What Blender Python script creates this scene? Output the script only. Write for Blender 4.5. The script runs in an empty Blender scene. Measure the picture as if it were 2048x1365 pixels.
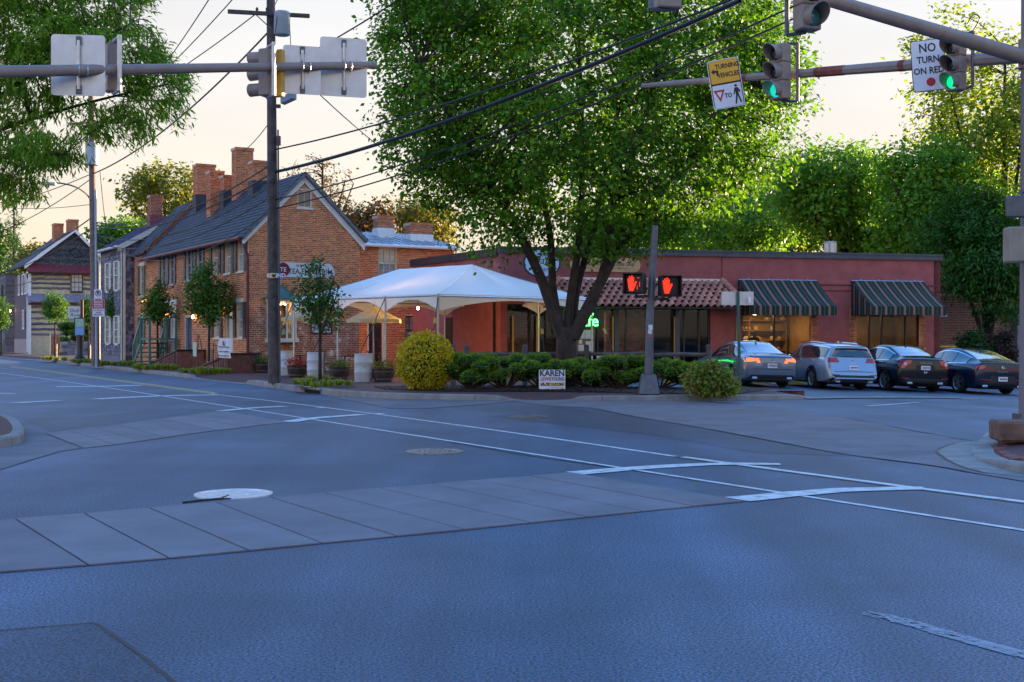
import bpy, bmesh, math, random
import numpy as np
from mathutils import Vector, Matrix
R = math.radians
random.seed(7)
scene = bpy.context.scene
col = scene.collection
# ------------------------------------------------------------------ camera
FPX, CX, HY, EYE = 2400.0, 1024.0, 672.0, 1.6      # focal length in photo pixels, centre column, horizon row, eye height
cam_d = bpy.data.cameras.new('camera'); cam = bpy.data.objects.new('camera', cam_d); col.objects.link(cam)
cam.location = (0, 0, EYE); cam.rotation_euler = (R(90), 0, 0)
cam_d.sensor_width = 36.0; cam_d.lens = FPX / 2048 * 36.0; cam_d.shift_y = -(682.5 - HY) / 2048
cam_d.clip_start = 0.1; cam_d.clip_end = 3000
scene.camera = cam
# ------------------------------------------------------------------ sky, sun, exposure
SUN_EL, SUN_AZ = 3.5, 50.0                          # low sun beyond the trees on the right
w = bpy.data.worlds.new('World'); scene.world = w; w.use_nodes = True
nt = w.node_tree; nt.nodes.clear()
sky = nt.nodes.new('ShaderNodeTexSky'); sky.sky_type = 'NISHITA'; sky.sun_disc = False
sky.sun_elevation = R(SUN_EL); sky.sun_rotation = R(SUN_AZ)
sky.altitude = 100; sky.air_density = 1.0; sky.dust_density = 2.2; sky.ozone_density = 4.0
# thin high haze: pale over the horizon, opening to blue overhead
tcw = nt.nodes.new('ShaderNodeTexCoord'); sx_ = nt.nodes.new('ShaderNodeSeparateXYZ'); nt.links.new(tcw.outputs['Generated'], sx_.inputs[0])
vr = nt.nodes.new('ShaderNodeValToRGB'); vr.color_ramp.elements[0].position = 0.0; vr.color_ramp.elements[0].color = (1.0, 0.80, 0.56, 1)
vr.color_ramp.elements[1].position = 1.0; vr.color_ramp.elements[1].color = (0.86, 0.90, 1.0, 1)
for ps, cc in ((0.05, (1.0, 0.83, 0.60)), (0.13, (1.0, 0.90, 0.76)), (0.20, (0.95, 0.90, 0.85)), (0.28, (0.87, 0.87, 0.88))):
    e = vr.color_ramp.elements.new(ps); e.color = (*cc, 1)
nt.links.new(sx_.outputs['Z'], vr.inputs[0])
vm = nt.nodes.new('ShaderNodeVectorMath'); vm.operation = 'SCALE'; vm.inputs['Scale'].default_value = 0.55
nw = nt.nodes.new('ShaderNodeTexNoise'); nw.inputs['Scale'].default_value = 3.0; nw.inputs['Detail'].default_value = 5; mpw = nt.nodes.new('ShaderNodeMapping'); mpw.inputs['Scale'].default_value = (1, 1, 4); nt.links.new(tcw.outputs['Generated'], mpw.inputs[0]); nt.links.new(mpw.outputs[0], nw.inputs['Vector'])
nr = nt.nodes.new('ShaderNodeMapRange'); nr.inputs[1].default_value = .3; nr.inputs[2].default_value = .7; nr.inputs[3].default_value = .93; nr.inputs[4].default_value = 1.07; nt.links.new(nw.outputs['Fac'], nr.inputs[0])
vx = nt.nodes.new('ShaderNodeVectorMath'); vx.operation = 'SCALE'; nt.links.new(vr.outputs[0], vx.inputs[0]); nt.links.new(nr.outputs[0], vx.inputs['Scale']); nt.links.new(vx.outputs[0], vm.inputs[0])
mrw = nt.nodes.new('ShaderNodeMapRange'); mrw.interpolation_type = 'SMOOTHSTEP'; mrw.inputs[1].default_value = 0.25; mrw.inputs[2].default_value = 0.58; mrw.inputs[3].default_value = 0.985; mrw.inputs[4].default_value = 0.0
nt.links.new(sx_.outputs['Z'], mrw.inputs[0])
# the haze is warm white on the sunset side and softer and pinkish on the far side of the sky
dv = nt.nodes.new('ShaderNodeVectorMath'); dv.operation = 'DOT_PRODUCT'; dv.inputs[1].default_value = (math.sin(R(SUN_AZ)), math.cos(R(SUN_AZ)), 0); nt.links.new(tcw.outputs['Generated'], dv.inputs[0])
ms = nt.nodes.new('ShaderNodeMapRange'); ms.interpolation_type = 'SMOOTHSTEP'; ms.inputs[1].default_value = -0.45; ms.inputs[2].default_value = 0.3; nt.links.new(dv.outputs['Value'], ms.inputs[0])
mc = nt.nodes.new('ShaderNodeMix'); mc.data_type = 'RGBA'; nt.links.new(ms.outputs[0], mc.inputs[0]); mc.inputs[6].default_value = (0.76, 0.69, 0.65, 1); nt.links.new(vm.outputs[0], mc.inputs[7])
mw = nt.nodes.new('ShaderNodeMix'); mw.data_type = 'RGBA'; nt.links.new(mrw.outputs[0], mw.inputs[0]); nt.links.new(sky.outputs[0], mw.inputs[6]); nt.links.new(mc.outputs[2], mw.inputs[7])
bg = nt.nodes.new('ShaderNodeBackground'); bg.inputs[1].default_value = 0.15
wo = nt.nodes.new('ShaderNodeOutputWorld')
nt.links.new(mw.outputs[2], bg.inputs[0]); nt.links.new(bg.outputs[0], wo.inputs[0])
sd = bpy.data.lights.new('sun', 'SUN'); sd.energy = 2.0; sd.angle = R(0.5); sd.color = (1.0, 0.72, 0.42)
so = bpy.data.objects.new('sun', sd); col.objects.link(so)
sv = Vector((math.sin(R(SUN_AZ)) * math.cos(R(SUN_EL)), math.cos(R(SUN_AZ)) * math.cos(R(SUN_EL)), math.sin(R(SUN_EL))))
so.rotation_euler = (-sv).to_track_quat('-Z', 'Y').to_euler(); so.location = sv * 200
vs = scene.view_settings
scene.display_settings.display_device = 'sRGB'
vs.view_transform = 'Standard'; vs.look = 'None'; vs.gamma = 1.0; vs.use_curve_mapping = False
vs.exposure = 3.65
# ------------------------------------------------------------------ photo pixel -> place
def gz(X, Y):
    "the street falls slightly to the right beyond the corner"
    return -0.03 * max(0.0, X - 7.0) * min(1.0, max(0.0, (Y - 22.0) / 8.0))
def at(px, py, D): return Vector(((px - CX) / FPX * D, D, EYE + (HY - py) / FPX * D))
def G(px, py, h=0.0):
    D = 20.0
    z = h
    for _ in range(30):
        D = (EYE - z) * FPX / (py - HY)
        z = h + gz((px - CX) / FPX * D, D)
    return Vector(((px - CX) / FPX * D, D, z))
UA = math.atan2(1424, 2400)
U = Vector((-math.sin(UA), math.cos(UA), 0))         # along the row of houses, away
V = Vector((math.cos(UA), math.sin(UA), 0))          # across the street
UP = Vector((0, 0, 1))
class Fr:
    "local frame on the ground: s along, o outward, z up"
    def __init__(s, O, ex, flip=False):
        s.O = Vector((O[0], O[1], 0)); s.ex = Vector((ex[0], ex[1], 0)).normalized()
        s.n = Vector((s.ex.y, -s.ex.x, 0)) * (-1 if flip else 1)
    def p(s, a, o=0, z=0): return s.O + s.ex * a + s.n * o + UP * z
    def s_of(s, px, o=0.0):
        k = (px - CX) / FPX; P = s.O + s.n * o
        return (k * P.y - P.x) / (s.ex.x - k * s.ex.y)
    def z_of(s, a, py, o=0.0): return EYE + (HY - py) / FPX * s.p(a, o).y
# ------------------------------------------------------------------ materials
MATS = {}
def M(name, c, rough=0.8, var=0.15, scale=6.0, bump=0.0, bscale=60.0, metal=0.0, spec=0.4, emit=None, rnd=0.0, coat=0.0, stain=0.0, stcol=None, stscale=1.2, hue=0.0):
    if name in MATS: return MATS[name]
    m = bpy.data.materials.new(name); m.use_nodes = True; t = m.node_tree; N = t.nodes; L = t.links
    b = N['Principled BSDF']; b.inputs['Roughness'].default_value = rough; b.inputs['Metallic'].default_value = metal
    b.inputs['Specular IOR Level'].default_value = spec; b.inputs['Coat Weight'].default_value = coat; b.inputs['Coat Roughness'].default_value = 0.04
    tc = N.new('ShaderNodeTexCoord')
    no = N.new('ShaderNodeTexNoise'); no.inputs['Scale'].default_value = scale; no.inputs['Detail'].default_value = 6
    L.new(tc.outputs['Object'], no.inputs['Vector'])
    ra = N.new('ShaderNodeValToRGB'); ra.color_ramp.elements[0].position = 0.3; ra.color_ramp.elements[1].position = 0.7
    ra.color_ramp.elements[0].color = (*[x * (1 - var) for x in c], 1); ra.color_ramp.elements[1].color = (*[min(1, x * (1 + var)) for x in c], 1)
    L.new(no.outputs['Fac'], ra.inputs[0]); out = ra.outputs[0]
    if stain > 0:
        n2 = N.new('ShaderNodeTexNoise'); n2.inputs['Scale'].default_value = stscale; n2.inputs['Detail'].default_value = 8; n2.inputs['Roughness'].default_value = 0.65
        L.new(tc.outputs['Object'], n2.inputs['Vector'])
        r2 = N.new('ShaderNodeValToRGB'); r2.color_ramp.elements[0].position = 0.5; r2.color_ramp.elements[1].position = 0.68
        L.new(n2.outputs['Fac'], r2.inputs[0])
        ml = N.new('ShaderNodeMath'); ml.operation = 'MULTIPLY'; ml.inputs[1].default_value = stain; L.new(r2.outputs[0], ml.inputs[0])
        mx = N.new('ShaderNodeMix'); mx.data_type = 'RGBA'; L.new(ml.outputs[0], mx.inputs[0]); L.new(out, mx.inputs[6]); mx.inputs[7].default_value = (*(stcol or [x * .4 for x in c]), 1)
        out = mx.outputs[2]
    if rnd > 0:
        a = N.new('ShaderNodeAttribute'); a.attribute_name = 'rnd'; oi = N.new('ShaderNodeObjectInfo')
        ad = N.new('ShaderNodeMath'); ad.operation = 'ADD'; L.new(a.outputs['Fac'], ad.inputs[0]); L.new(oi.outputs['Random'], ad.inputs[1])
        fr = N.new('ShaderNodeMath'); fr.operation = 'FRACT'; L.new(ad.outputs[0], fr.inputs[0])
        mr = N.new('ShaderNodeMapRange'); mr.inputs[3].default_value = 1 - rnd; mr.inputs[4].default_value = 1 + rnd; L.new(fr.outputs[0], mr.inputs[0])
        hs = N.new('ShaderNodeHueSaturation'); L.new(mr.outputs[0], hs.inputs['Value']); L.new(out, hs.inputs['Color'])
        if hue > 0:
            m3 = N.new('ShaderNodeMath'); m3.operation = 'MULTIPLY'; m3.inputs[1].default_value = 7.13; L.new(fr.outputs[0], m3.inputs[0])
            f3 = N.new('ShaderNodeMath'); f3.operation = 'FRACT'; L.new(m3.outputs[0], f3.inputs[0])
            h3 = N.new('ShaderNodeMapRange'); h3.inputs[3].default_value = .5 - hue; h3.inputs[4].default_value = .5 + hue; L.new(f3.outputs[0], h3.inputs[0])
            L.new(h3.outputs[0], hs.inputs['Hue'])
        out = hs.outputs[0]
    L.new(out, b.inputs['Base Color'])
    if bump > 0:
        nb = N.new('ShaderNodeTexNoise'); nb.inputs['Scale'].default_value = bscale; nb.inputs['Detail'].default_value = 5; L.new(tc.outputs['Object'], nb.inputs['Vector'])
        bp = N.new('ShaderNodeBump'); bp.inputs['Strength'].default_value = bump; bp.inputs['Distance'].default_value = 0.01
        L.new(nb.outputs['Fac'], bp.inputs['Height']); L.new(bp.outputs[0], b.inputs['Normal'])
    if emit: b.inputs['Emission Color'].default_value = (*emit[0], 1); b.inputs['Emission Strength'].default_value = emit[1]
    MATS[name] = m; return m
def leafmat(name, c, c2, trans=0.45, rough=0.5):
    if name in MATS: return MATS[name]
    m = bpy.data.materials.new(name); m.use_nodes = True; t = m.node_tree; N = t.nodes; L = t.links; N.clear()
    o = N.new('ShaderNodeOutputMaterial'); b = N.new('ShaderNodeBsdfPrincipled'); b.inputs['Roughness'].default_value = rough; b.inputs['Specular IOR Level'].default_value = 0.3
    tr = N.new('ShaderNodeBsdfTranslucent'); mx = N.new('ShaderNodeMixShader'); mx.inputs[0].default_value = trans
    a = N.new('ShaderNodeAttribute'); a.attribute_name = 'rnd'
    ra = N.new('ShaderNodeValToRGB'); ra.color_ramp.elements[0].color = (*c, 1); ra.color_ramp.elements[1].color = (*c2, 1); L.new(a.outputs['Fac'], ra.inputs[0])
    g = N.new('ShaderNodeMix'); g.data_type = 'RGBA'; g.blend_type = 'MULTIPLY'; g.inputs[0].default_value = 1; L.new(ra.outputs[0], g.inputs[6]); g.inputs[7].default_value = (1.25, 1.1, 0.6, 1)
    L.new(ra.outputs[0], b.inputs['Base Color']); L.new(g.outputs[2], tr.inputs[0])
    L.new(b.outputs[0], mx.inputs[1]); L.new(tr.outputs[0], mx.inputs[2]); L.new(mx.outputs[0], o.inputs[0])
    MATS[name] = m; return m
def glassmat(name, tint=(0.8, 0.85, 0.9), refl=0.12):
    if name in MATS: return MATS[name]
    m = bpy.data.materials.new(name); m.use_nodes = True; t = m.node_tree; N = t.nodes; L = t.links; N.clear()
    o = N.new('ShaderNodeOutputMaterial'); tr = N.new('ShaderNodeBsdfTransparent'); tr.inputs[0].default_value = (*tint, 1)
    gl = N.new('ShaderNodeBsdfGlossy'); gl.inputs['Roughness'].default_value = 0.03
    f = N.new('ShaderNodeLayerWeight'); f.inputs[0].default_value = 0.22
    ad = N.new('ShaderNodeMath'); ad.operation = 'ADD'; ad.use_clamp = True; ad.inputs[1].default_value = refl; L.new(f.outputs['Fresnel'], ad.inputs[0])
    mx = N.new('ShaderNodeMixShader'); L.new(ad.outputs[0], mx.inputs[0]); L.new(tr.outputs[0], mx.inputs[1]); L.new(gl.outputs[0], mx.inputs[2]); L.new(mx.outputs[0], o.inputs[0])
    MATS[name] = m; return m
def emat(name, c, s, base=None):
    return M(name, base or c, 0.5, 0.05, emit=(c, s))
# ------------------------------------------------------------------ mesh building
def tag(o, label=None, cat=None, group=None, kind=None):
    if label: o['label'] = label
    if cat: o['category'] = cat
    if group: o['group'] = group
    if kind: o['kind'] = kind
    return o
def thing(name, label, cat, loc, group=None):
    o = bpy.data.objects.new(name, None); o.location = loc; o.empty_display_size = 0.2; col.objects.link(o)
    o['base'] = tuple(loc); return tag(o, label, cat, group)
def root_loc(p):
    while p.parent: p = p.parent
    return Vector(p.get('base', (0, 0, 0)))
def link_mesh(name, me, mat=None, parent=None):
    o = bpy.data.objects.new(name, me); col.objects.link(o)
    if mat is not None and not me.materials: me.materials.append(mat)
    if parent: o.parent = parent
    return o
class MB:
    def __init__(s): s.v = []; s.f = []; s.r = []; s.sm = False
    def add(s, vs, fs, r=None):
        n = len(s.v); s.v += [tuple(x) for x in vs]; s.f += [tuple(i + n for i in f) for f in fs]
        s.r += [random.random() if r is None else r] * len(fs)
    def quad(s, a, b, c, d): s.add([a, b, c, d], [(0, 1, 2, 3)])
    def poly(s, pts): s.add(pts, [tuple(range(len(pts)))])
    def hexa(s, b, t, r=None):
        s.add(list(b) + list(t), [(3, 2, 1, 0), (4, 5, 6, 7), (0, 1, 5, 4), (1, 2, 6, 5), (2, 3, 7, 6), (3, 0, 4, 7)], r)
    def box(s, F, s0, s1, o0, o1, z0, z1, r=None):
        p = F.p; s.hexa([p(s0, o0, z0), p(s0, o1, z0), p(s1, o1, z0), p(s1, o0, z0)], [p(s0, o0, z1), p(s0, o1, z1), p(s1, o1, z1), p(s1, o0, z1)], r)
    def cbox(s, c, ex, ey, ez, hx, hy, hz, r=None):
        c = Vector(c); x = Vector(ex).normalized() * hx; y = Vector(ey).normalized() * hy; z = Vector(ez).normalized() * hz
        s.hexa([c - x - y - z, c + x - y - z, c + x + y - z, c - x + y - z], [c - x - y + z, c + x - y + z, c + x + y + z, c - x + y + z], r)
    def tube(s, pts, rad, n=8, cap=True, sq=False):
        pts = [Vector(p) for p in pts]
        if not hasattr(rad, '__len__'): rad = [rad] * len(pts)
        vs = []; k = len(pts)
        d0 = (pts[1] - pts[0]).normalized(); ref = Vector((0, 0, 1)) if abs(d0.z) < 0.9 else Vector((1, 0, 0))
        x = d0.cross(ref).normalized()
        for i, p in enumerate(pts):
            d = (pts[min(i + 1, k - 1)] - pts[max(i - 1, 0)]).normalized()
            x = (x - d * x.dot(d)).normalized(); y = d.cross(x)
            for j in range(n):
                a = 2 * math.pi * (j + (0.5 if sq else 0)) / n
                vs.append(p + (x * math.cos(a) + y * math.sin(a)) * rad[i] * (1.414 if sq else 1))
        fs = [(i * n + j, i * n + (j + 1) % n, (i + 1) * n + (j + 1) % n, (i + 1) * n + j) for i in range(k - 1) for j in range(n)]
        if cap: fs += [tuple(range(n))[::-1], tuple((k - 1) * n + j for j in range(n))]
        s.add(vs, fs)
    def lathe(s, c, prof, n=16, ax=UP, cap=True):
        c = Vector(c); ax = Vector(ax).normalized(); x = ax.orthogonal().normalized(); y = ax.cross(x)
        vs = [c + ax * h + (x * math.cos(2 * math.pi * j / n) + y * math.sin(2 * math.pi * j / n)) * r for r, h in prof for j in range(n)]
        k = len(prof)
        fs = [(i * n + j, i * n + (j + 1) % n, (i + 1) * n + (j + 1) % n, (i + 1) * n + j) for i in range(k - 1) for j in range(n)]
        if cap: fs += [tuple(range(n))[::-1], tuple((k - 1) * n + j for j in range(n))]
        s.add(vs, fs)
    def prism(s, pts, ext):
        n = len(pts); e = Vector(ext); pts = [Vector(p) for p in pts]
        s.add(pts + [p + e for p in pts], [tuple(range(n))[::-1], tuple(range(n, 2 * n))] + [(i, (i + 1) % n, n + (i + 1) % n, n + i) for i in range(n)])
    def build(s, name, mat, parent=None, smooth=None, local=False, bevel=0.0, base=None):
        off = Vector((0, 0, 0)) if (local or not parent) else root_loc(parent)
        if base is not None: off = Vector(base)
        me = bpy.data.meshes.new(name)
        me.from_pydata([(a - off.x, b - off.y, c - off.z) for a, b, c in s.v], [], s.f)
        bm = bmesh.new(); bm.from_mesh(me)
        if bevel > 0:
            bmesh.ops.remove_doubles(bm, verts=bm.verts, dist=1e-5)
            bmesh.ops.bevel(bm, geom=[e for e in bm.edges if len(e.link_faces) == 2 and e.calc_face_angle(0) > 0.5], offset=bevel, segments=1, affect='EDGES', profile=0.7)
        bmesh.ops.recalc_face_normals(bm, faces=bm.faces); bm.to_mesh(me); bm.free()
        if bevel == 0 and len(me.polygons) == len(s.r):
            a = me.attributes.new('rnd', 'FLOAT', 'FACE'); a.data.foreach_set('value', s.r)
        if smooth is not None:
            me.shade_smooth() if smooth >= 180 else me.shade_smooth()
            if smooth < 180: me.set_sharp_from_angle(angle=R(smooth))
        o = link_mesh(name, me, mat, parent)
        if base is not None and not parent: o.location = off
        return o
def copy_tree(o, parent=None):
    c = o.copy(); col.objects.link(c); c.parent = parent
    for ch in list(o.children): copy_tree(ch, c)
    return c
def text(name, body, origin, ex, up, size, mat, parent, align='CENTER', extr=0.002, bold=0.0, shear=0.0, sx=1.0, loc=None):
    cu = bpy.data.curves.new('t', 'FONT'); cu.body = body; cu.size = size; cu.align_x = align; cu.align_y = 'CENTER'; cu.extrude = extr; cu.offset = bold; cu.shear = shear; cu.resolution_u = 2
    to = bpy.data.objects.new('t', cu); col.objects.link(to)
    dg = bpy.context.evaluated_depsgraph_get(); me = bpy.data.meshes.new_from_object(to.evaluated_get(dg))
    bpy.data.objects.remove(to); bpy.data.curves.remove(cu)
    ex = Vector(ex).normalized(); up = Vector(up).normalized(); n = ex.cross(up)
    off = Vector(origin) - (root_loc(parent) if loc is None else Vector(loc))
    mt = Matrix(((ex.x * sx, up.x, n.x, off.x), (ex.y * sx, up.y, n.y, off.y), (ex.z * sx, up.z, n.z, off.z), (0, 0, 0, 1)))
    me.transform(mt); me.materials.clear(); me.name = name
    return link_mesh(name, me, mat, parent)
# ------------------------------------------------------------------ palette
def asphaltmat(name, c, light, spk=0.9):
    m = M(name, c, 0.6, 0.16, 0.5, spec=0.5, stain=0.55, stcol=light, stscale=0.22)
    t = m.node_tree; N = t.nodes; L = t.links; b = N['Principled BSDF']; src = b.inputs['Base Color'].links[0].from_socket
    tc = N.new('ShaderNodeTexCoord'); vo = N.new('ShaderNodeTexNoise'); vo.inputs['Scale'].default_value = 58; vo.inputs['Detail'].default_value = 2; vo.inputs['Roughness'].default_value = .8; L.new(tc.outputs['Object'], vo.inputs['Vector'])
    mr = N.new('ShaderNodeMapRange'); mr.inputs[1].default_value = .38; mr.inputs[2].default_value = .64; mr.inputs[3].default_value = max(.12, 1 - spk); mr.inputs[4].default_value = 1 + spk * 1.5; L.new(vo.outputs['Fac'], mr.inputs[0])
    mx = N.new('ShaderNodeMix'); mx.data_type = 'RGBA'; mx.blend_type = 'MULTIPLY'; mx.inputs[0].default_value = 1; L.new(src, mx.inputs[6]); L.new(mr.outputs[0], mx.inputs[7]); L.new(mx.outputs[2], b.inputs['Base Color'])
    st = N.new('ShaderNodeMapping'); st.inputs['Rotation'].default_value = (0, 0, -UA); st.inputs['Scale'].default_value = (.9, .06, 1); L.new(tc.outputs['Object'], st.inputs[0])
    n3 = N.new('ShaderNodeTexNoise'); n3.inputs['Scale'].default_value = 1.0; n3.inputs['Detail'].default_value = 4; L.new(st.outputs[0], n3.inputs['Vector'])
    m3 = N.new('ShaderNodeMapRange'); m3.inputs[1].default_value = .3; m3.inputs[2].default_value = .7; m3.inputs[3].default_value = .72; m3.inputs[4].default_value = 1.34; L.new(n3.outputs['Fac'], m3.inputs[0])
    m4 = N.new('ShaderNodeMix'); m4.data_type = 'RGBA'; m4.blend_type = 'MULTIPLY'; m4.inputs[0].default_value = 1; L.new(mx.outputs[2], m4.inputs[6]); L.new(m3.outputs[0], m4.inputs[7]); L.new(m4.outputs[2], b.inputs['Base Color'])
    pt_ = N.new('ShaderNodeTexNoise'); pt_.inputs['Scale'].default_value = .16; pt_.inputs['Detail'].default_value = 7; pt_.inputs['Roughness'].default_value = .62; L.new(tc.outputs['Object'], pt_.inputs['Vector'])
    m5 = N.new('ShaderNodeMapRange'); m5.inputs[1].default_value = .36; m5.inputs[2].default_value = .66; m5.inputs[3].default_value = .74; m5.inputs[4].default_value = 1.32; L.new(pt_.outputs['Fac'], m5.inputs[0])
    m6 = N.new('ShaderNodeMix'); m6.data_type = 'RGBA'; m6.blend_type = 'MULTIPLY'; m6.inputs[0].default_value = 1; L.new(m4.outputs[2], m6.inputs[6]); L.new(m5.outputs[0], m6.inputs[7]); L.new(m6.outputs[2], b.inputs['Base Color'])
    sp = N.new('ShaderNodeTexVoronoi'); sp.inputs['Scale'].default_value = 22; L.new(tc.outputs['Object'], sp.inputs['Vector']); s2 = N.new('ShaderNodeMapRange'); s2.inputs[1].default_value = .06; s2.inputs[2].default_value = .16; s2.inputs[3].default_value = .5; s2.inputs[4].default_value = 0; L.new(sp.outputs['Distance'], s2.inputs[0])
    m7 = N.new('ShaderNodeMix'); m7.data_type = 'RGBA'; L.new(s2.outputs[0], m7.inputs[0]); L.new(m6.outputs[2], m7.inputs[6]); m7.inputs[7].default_value = (.2, .22, .26, 1); L.new(m7.outputs[2], b.inputs['Base Color'])
    return m
asphalt = asphaltmat('asphalt', (0.048, 0.069, 0.104), (0.095, 0.11, 0.135))  # blue cast of the skylight is partly put into the base colour
asphalt_new = asphaltmat('asphalt_patch', (0.034, 0.048, 0.072), (0.05, 0.06, 0.08))
tar = M('tar', (0.008, 0.009, 0.013), 0.5, 0.2)
slab_m = M('crosswalk_concrete', (0.175, 0.158, 0.172), 0.7, 0.2, 1.1, bump=0.25, bscale=70, rnd=0.10, stain=0.4, stcol=(0.115, 0.108, 0.122), stscale=1.2)
conc = M('concrete', (0.24, 0.225, 0.21), 0.85, 0.2, 3, bump=0.3, bscale=50, rnd=0.1, stain=0.5, stscale=2)
conc_d = M('concrete_worn', (0.172, 0.155, 0.165), 0.8, 0.16, 1.2, bump=0.25, bscale=60, stain=0.4, stscale=0.9)
paint_w = M('road_paint_white', (0.62, 0.61, 0.6), 0.6, 0.15, 9, stain=0.7, stcol=(0.16, 0.18, 0.21), stscale=6)
paint_worn = M('road_paint_worn', (0.2, 0.22, 0.26), 0.6, 0.3, 14, stain=0.95, stcol=(0.055, 0.065, 0.085), stscale=12)
paint_y = M('road_paint_yellow', (0.62, 0.44, 0.16), 0.6, 0.12, 9, stain=0.4, stcol=(0.2, 0.18, 0.15), stscale=7)
mulch_m = M('mulch', (0.055, 0.032, 0.022), 0.95, 0.5, 25, bump=1.0, bscale=40, rnd=0.4)
earth = M('earth_and_grass', (0.05, 0.06, 0.028), 0.95, 0.3, 2, bump=0.6, bscale=20)
black_m = M('black_metal', (0.012, 0.012, 0.013), 0.45, 0.2, spec=0.5)
steel = M('galvanised_steel', (0.42, 0.43, 0.45), 0.38, 0.15, 12, metal=0.9)
steel_d = M('dull_grey_metal', (0.10, 0.11, 0.13), 0.5, 0.2, 8, metal=0.5, stain=0.4, stcol=(0.12, 0.08, 0.07), stscale=5)
def brickfloor(name, c1, c2, mort, sc):
    m = M(name, c1, 0.85, 0.2, 4, bump=0.2, bscale=60)
    t = m.node_tree; N = t.nodes; L = t.links; b = N['Principled BSDF']
    tc = N.new('ShaderNodeTexCoord'); mp = N.new('ShaderNodeMapping'); mp.inputs['Rotation'].default_value = (0, 0, R(30)); L.new(tc.outputs['Object'], mp.inputs[0])
    bt = N.new('ShaderNodeTexBrick'); bt.inputs['Scale'].default_value = sc; bt.inputs['Color1'].default_value = (*c1, 1); bt.inputs['Color2'].default_value = (*c2, 1); bt.inputs['Mortar'].default_value = (*mort, 1)
    bt.inputs['Mortar Size'].default_value = 0.03; L.new(mp.outputs[0], bt.inputs[0]); L.new(bt.outputs[0], b.inputs['Base Color']); return m
pave = brickfloor('brick_paving', (0.16, 0.058, 0.048), (0.11, 0.042, 0.038), (0.06, 0.04, 0.038), 2.4)
# ------------------------------------------------------------------ ground, road
def grid(name, xs, ys, zf, mat):
    nx, ny = len(xs), len(ys)
    me = bpy.data.meshes.new(name)
    me.from_pydata([(x, y, zf(x, y)) for y in ys for x in xs], [], [(j * nx + i, j * nx + i + 1, (j + 1) * nx + i + 1, (j + 1) * nx + i) for j in range(ny - 1) for i in range(nx - 1)])
    return tag(link_mesh(name, me, mat), kind='structure')
far = [60, 100, 200, 400, 900, 2000]
gx = [-x for x in reversed(far)] + list(range(-40, 41, 4)) + far
gy = [-900, -200, -60] + list(range(-20, 61, 4)) + [80, 120, 200, 400, 900, 2000]
grid('ground', gx, gy, lambda x, y: gz(min(x, 40), y) - 0.03, earth)
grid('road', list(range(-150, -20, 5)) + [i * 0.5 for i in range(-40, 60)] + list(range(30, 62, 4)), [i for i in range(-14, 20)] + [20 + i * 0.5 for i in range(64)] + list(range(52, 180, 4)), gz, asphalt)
def gpoly(name, pix, h, mat, kind='structure', parent=None, z=None):
    m = MB(); m.poly([G(x, y) + UP * h for x, y in pix]); o = m.build(name, mat, parent); 
    bm = bmesh.new(); bm.from_mesh(o.data); bmesh.ops.triangulate(bm, faces=bm.faces)
    for f in bm.faces:
        if f.normal.z < 0: f.normal_flip()
    bm.to_mesh(o.data); bm.free()
    if kind: o['kind'] = kind
    return o
def spl(pts, k=4):
    P = [Vector(p) for p in pts]; out = []
    for i in range(len(P) - 1):
        a, b, c, d = P[max(i - 1, 0)], P[i], P[i + 1], P[min(i + 2, len(P) - 1)]
        for j in range(k):
            t = j / k; out.append(0.5 * (2 * b + (c - a) * t + (2 * a - 5 * b + 4 * c - d) * t * t + (3 * b - a - 3 * c + d) * t ** 3))
    out.append(P[-1]); return out
def gline(name, pix, width, mat, h=0.006, k=4, wend=None, kind='structure', jag=0.0, fit=0):
    P = spl([G(x, y) for x, y in pix], k)
    if fit:
        Y = np.array([p.y for p in P]); X = np.array([p.x for p in P]); c = np.polyfit(Y, X, fit, w=1 / Y); P = [Vector((float(np.polyval(c, y)), float(y), gz(float(np.polyval(c, y)), float(y)))) for y in np.linspace(Y[0], Y[-1], 60)]
    m = MB(); n = len(P); L = []; Rr = []
    for i, p in enumerate(P):
        d = (P[min(i + 1, n - 1)] - P[max(i - 1, 0)]); d.z = 0; d.normalize(); q = Vector((-d.y, d.x, 0))
        wd = width + ((wend if wend is not None else width) - width) * i / (n - 1)
        L.append(p + q * wd * (.5 + random.uniform(-jag, jag)) + UP * h); Rr.append(p - q * wd * (.5 + random.uniform(-jag, jag)) + UP * h)
    for i in range(n - 1): m.quad(L[i], Rr[i], Rr[i + 1], L[i + 1])
    return tag(m.build(name, mat), kind=kind)
# long painted lines of the street
L1 = [(0, 732.5), (137, 746), (290, 768), (424, 787)]
gline('road_marking', L1, 0.13, paint_y, fit=1); gline('road_marking', [(x, y + 2.2) for x, y in L1], 0.1, paint_y, fit=1)
gline('road_marking', [(424, 789), (547, 804), (700, 820), (907, 851), (1039, 869), (1200, 892), (1360, 914)], 0.10, paint_w, jag=.04, fit=2)
gline('road_marking', [(1366, 915), (1500, 933), (1650, 953), (1800, 973), (2048, 1004.5), (2300, 1037)], 0.13, paint_w, fit=2)
gline('dark_edge_line', [(1330, 912), (1500, 935.5), (1650, 955.7), (1800, 975.8), (2048, 1008), (2300, 1041)], 0.05, tar, 0.004, kind='structure')  # dark strip along the lower edge of the white line
gline('road_marking', [(0, 746), (113, 763), (212, 774), (424, 811), (615, 837), (776, 860), (951, 892), (1069, 912), (1264, 939), (1578, 988.5), (1800, 1024), (2048, 1062), (2300, 1100)], 0.085, paint_w, jag=.04, fit=3)
gline('dark_edge_line', [(900, 885), (1069, 914), (1264, 941.5), (1400, 963)], 0.04, tar, 0.004)  # second dark strip, beside the lower white line
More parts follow.
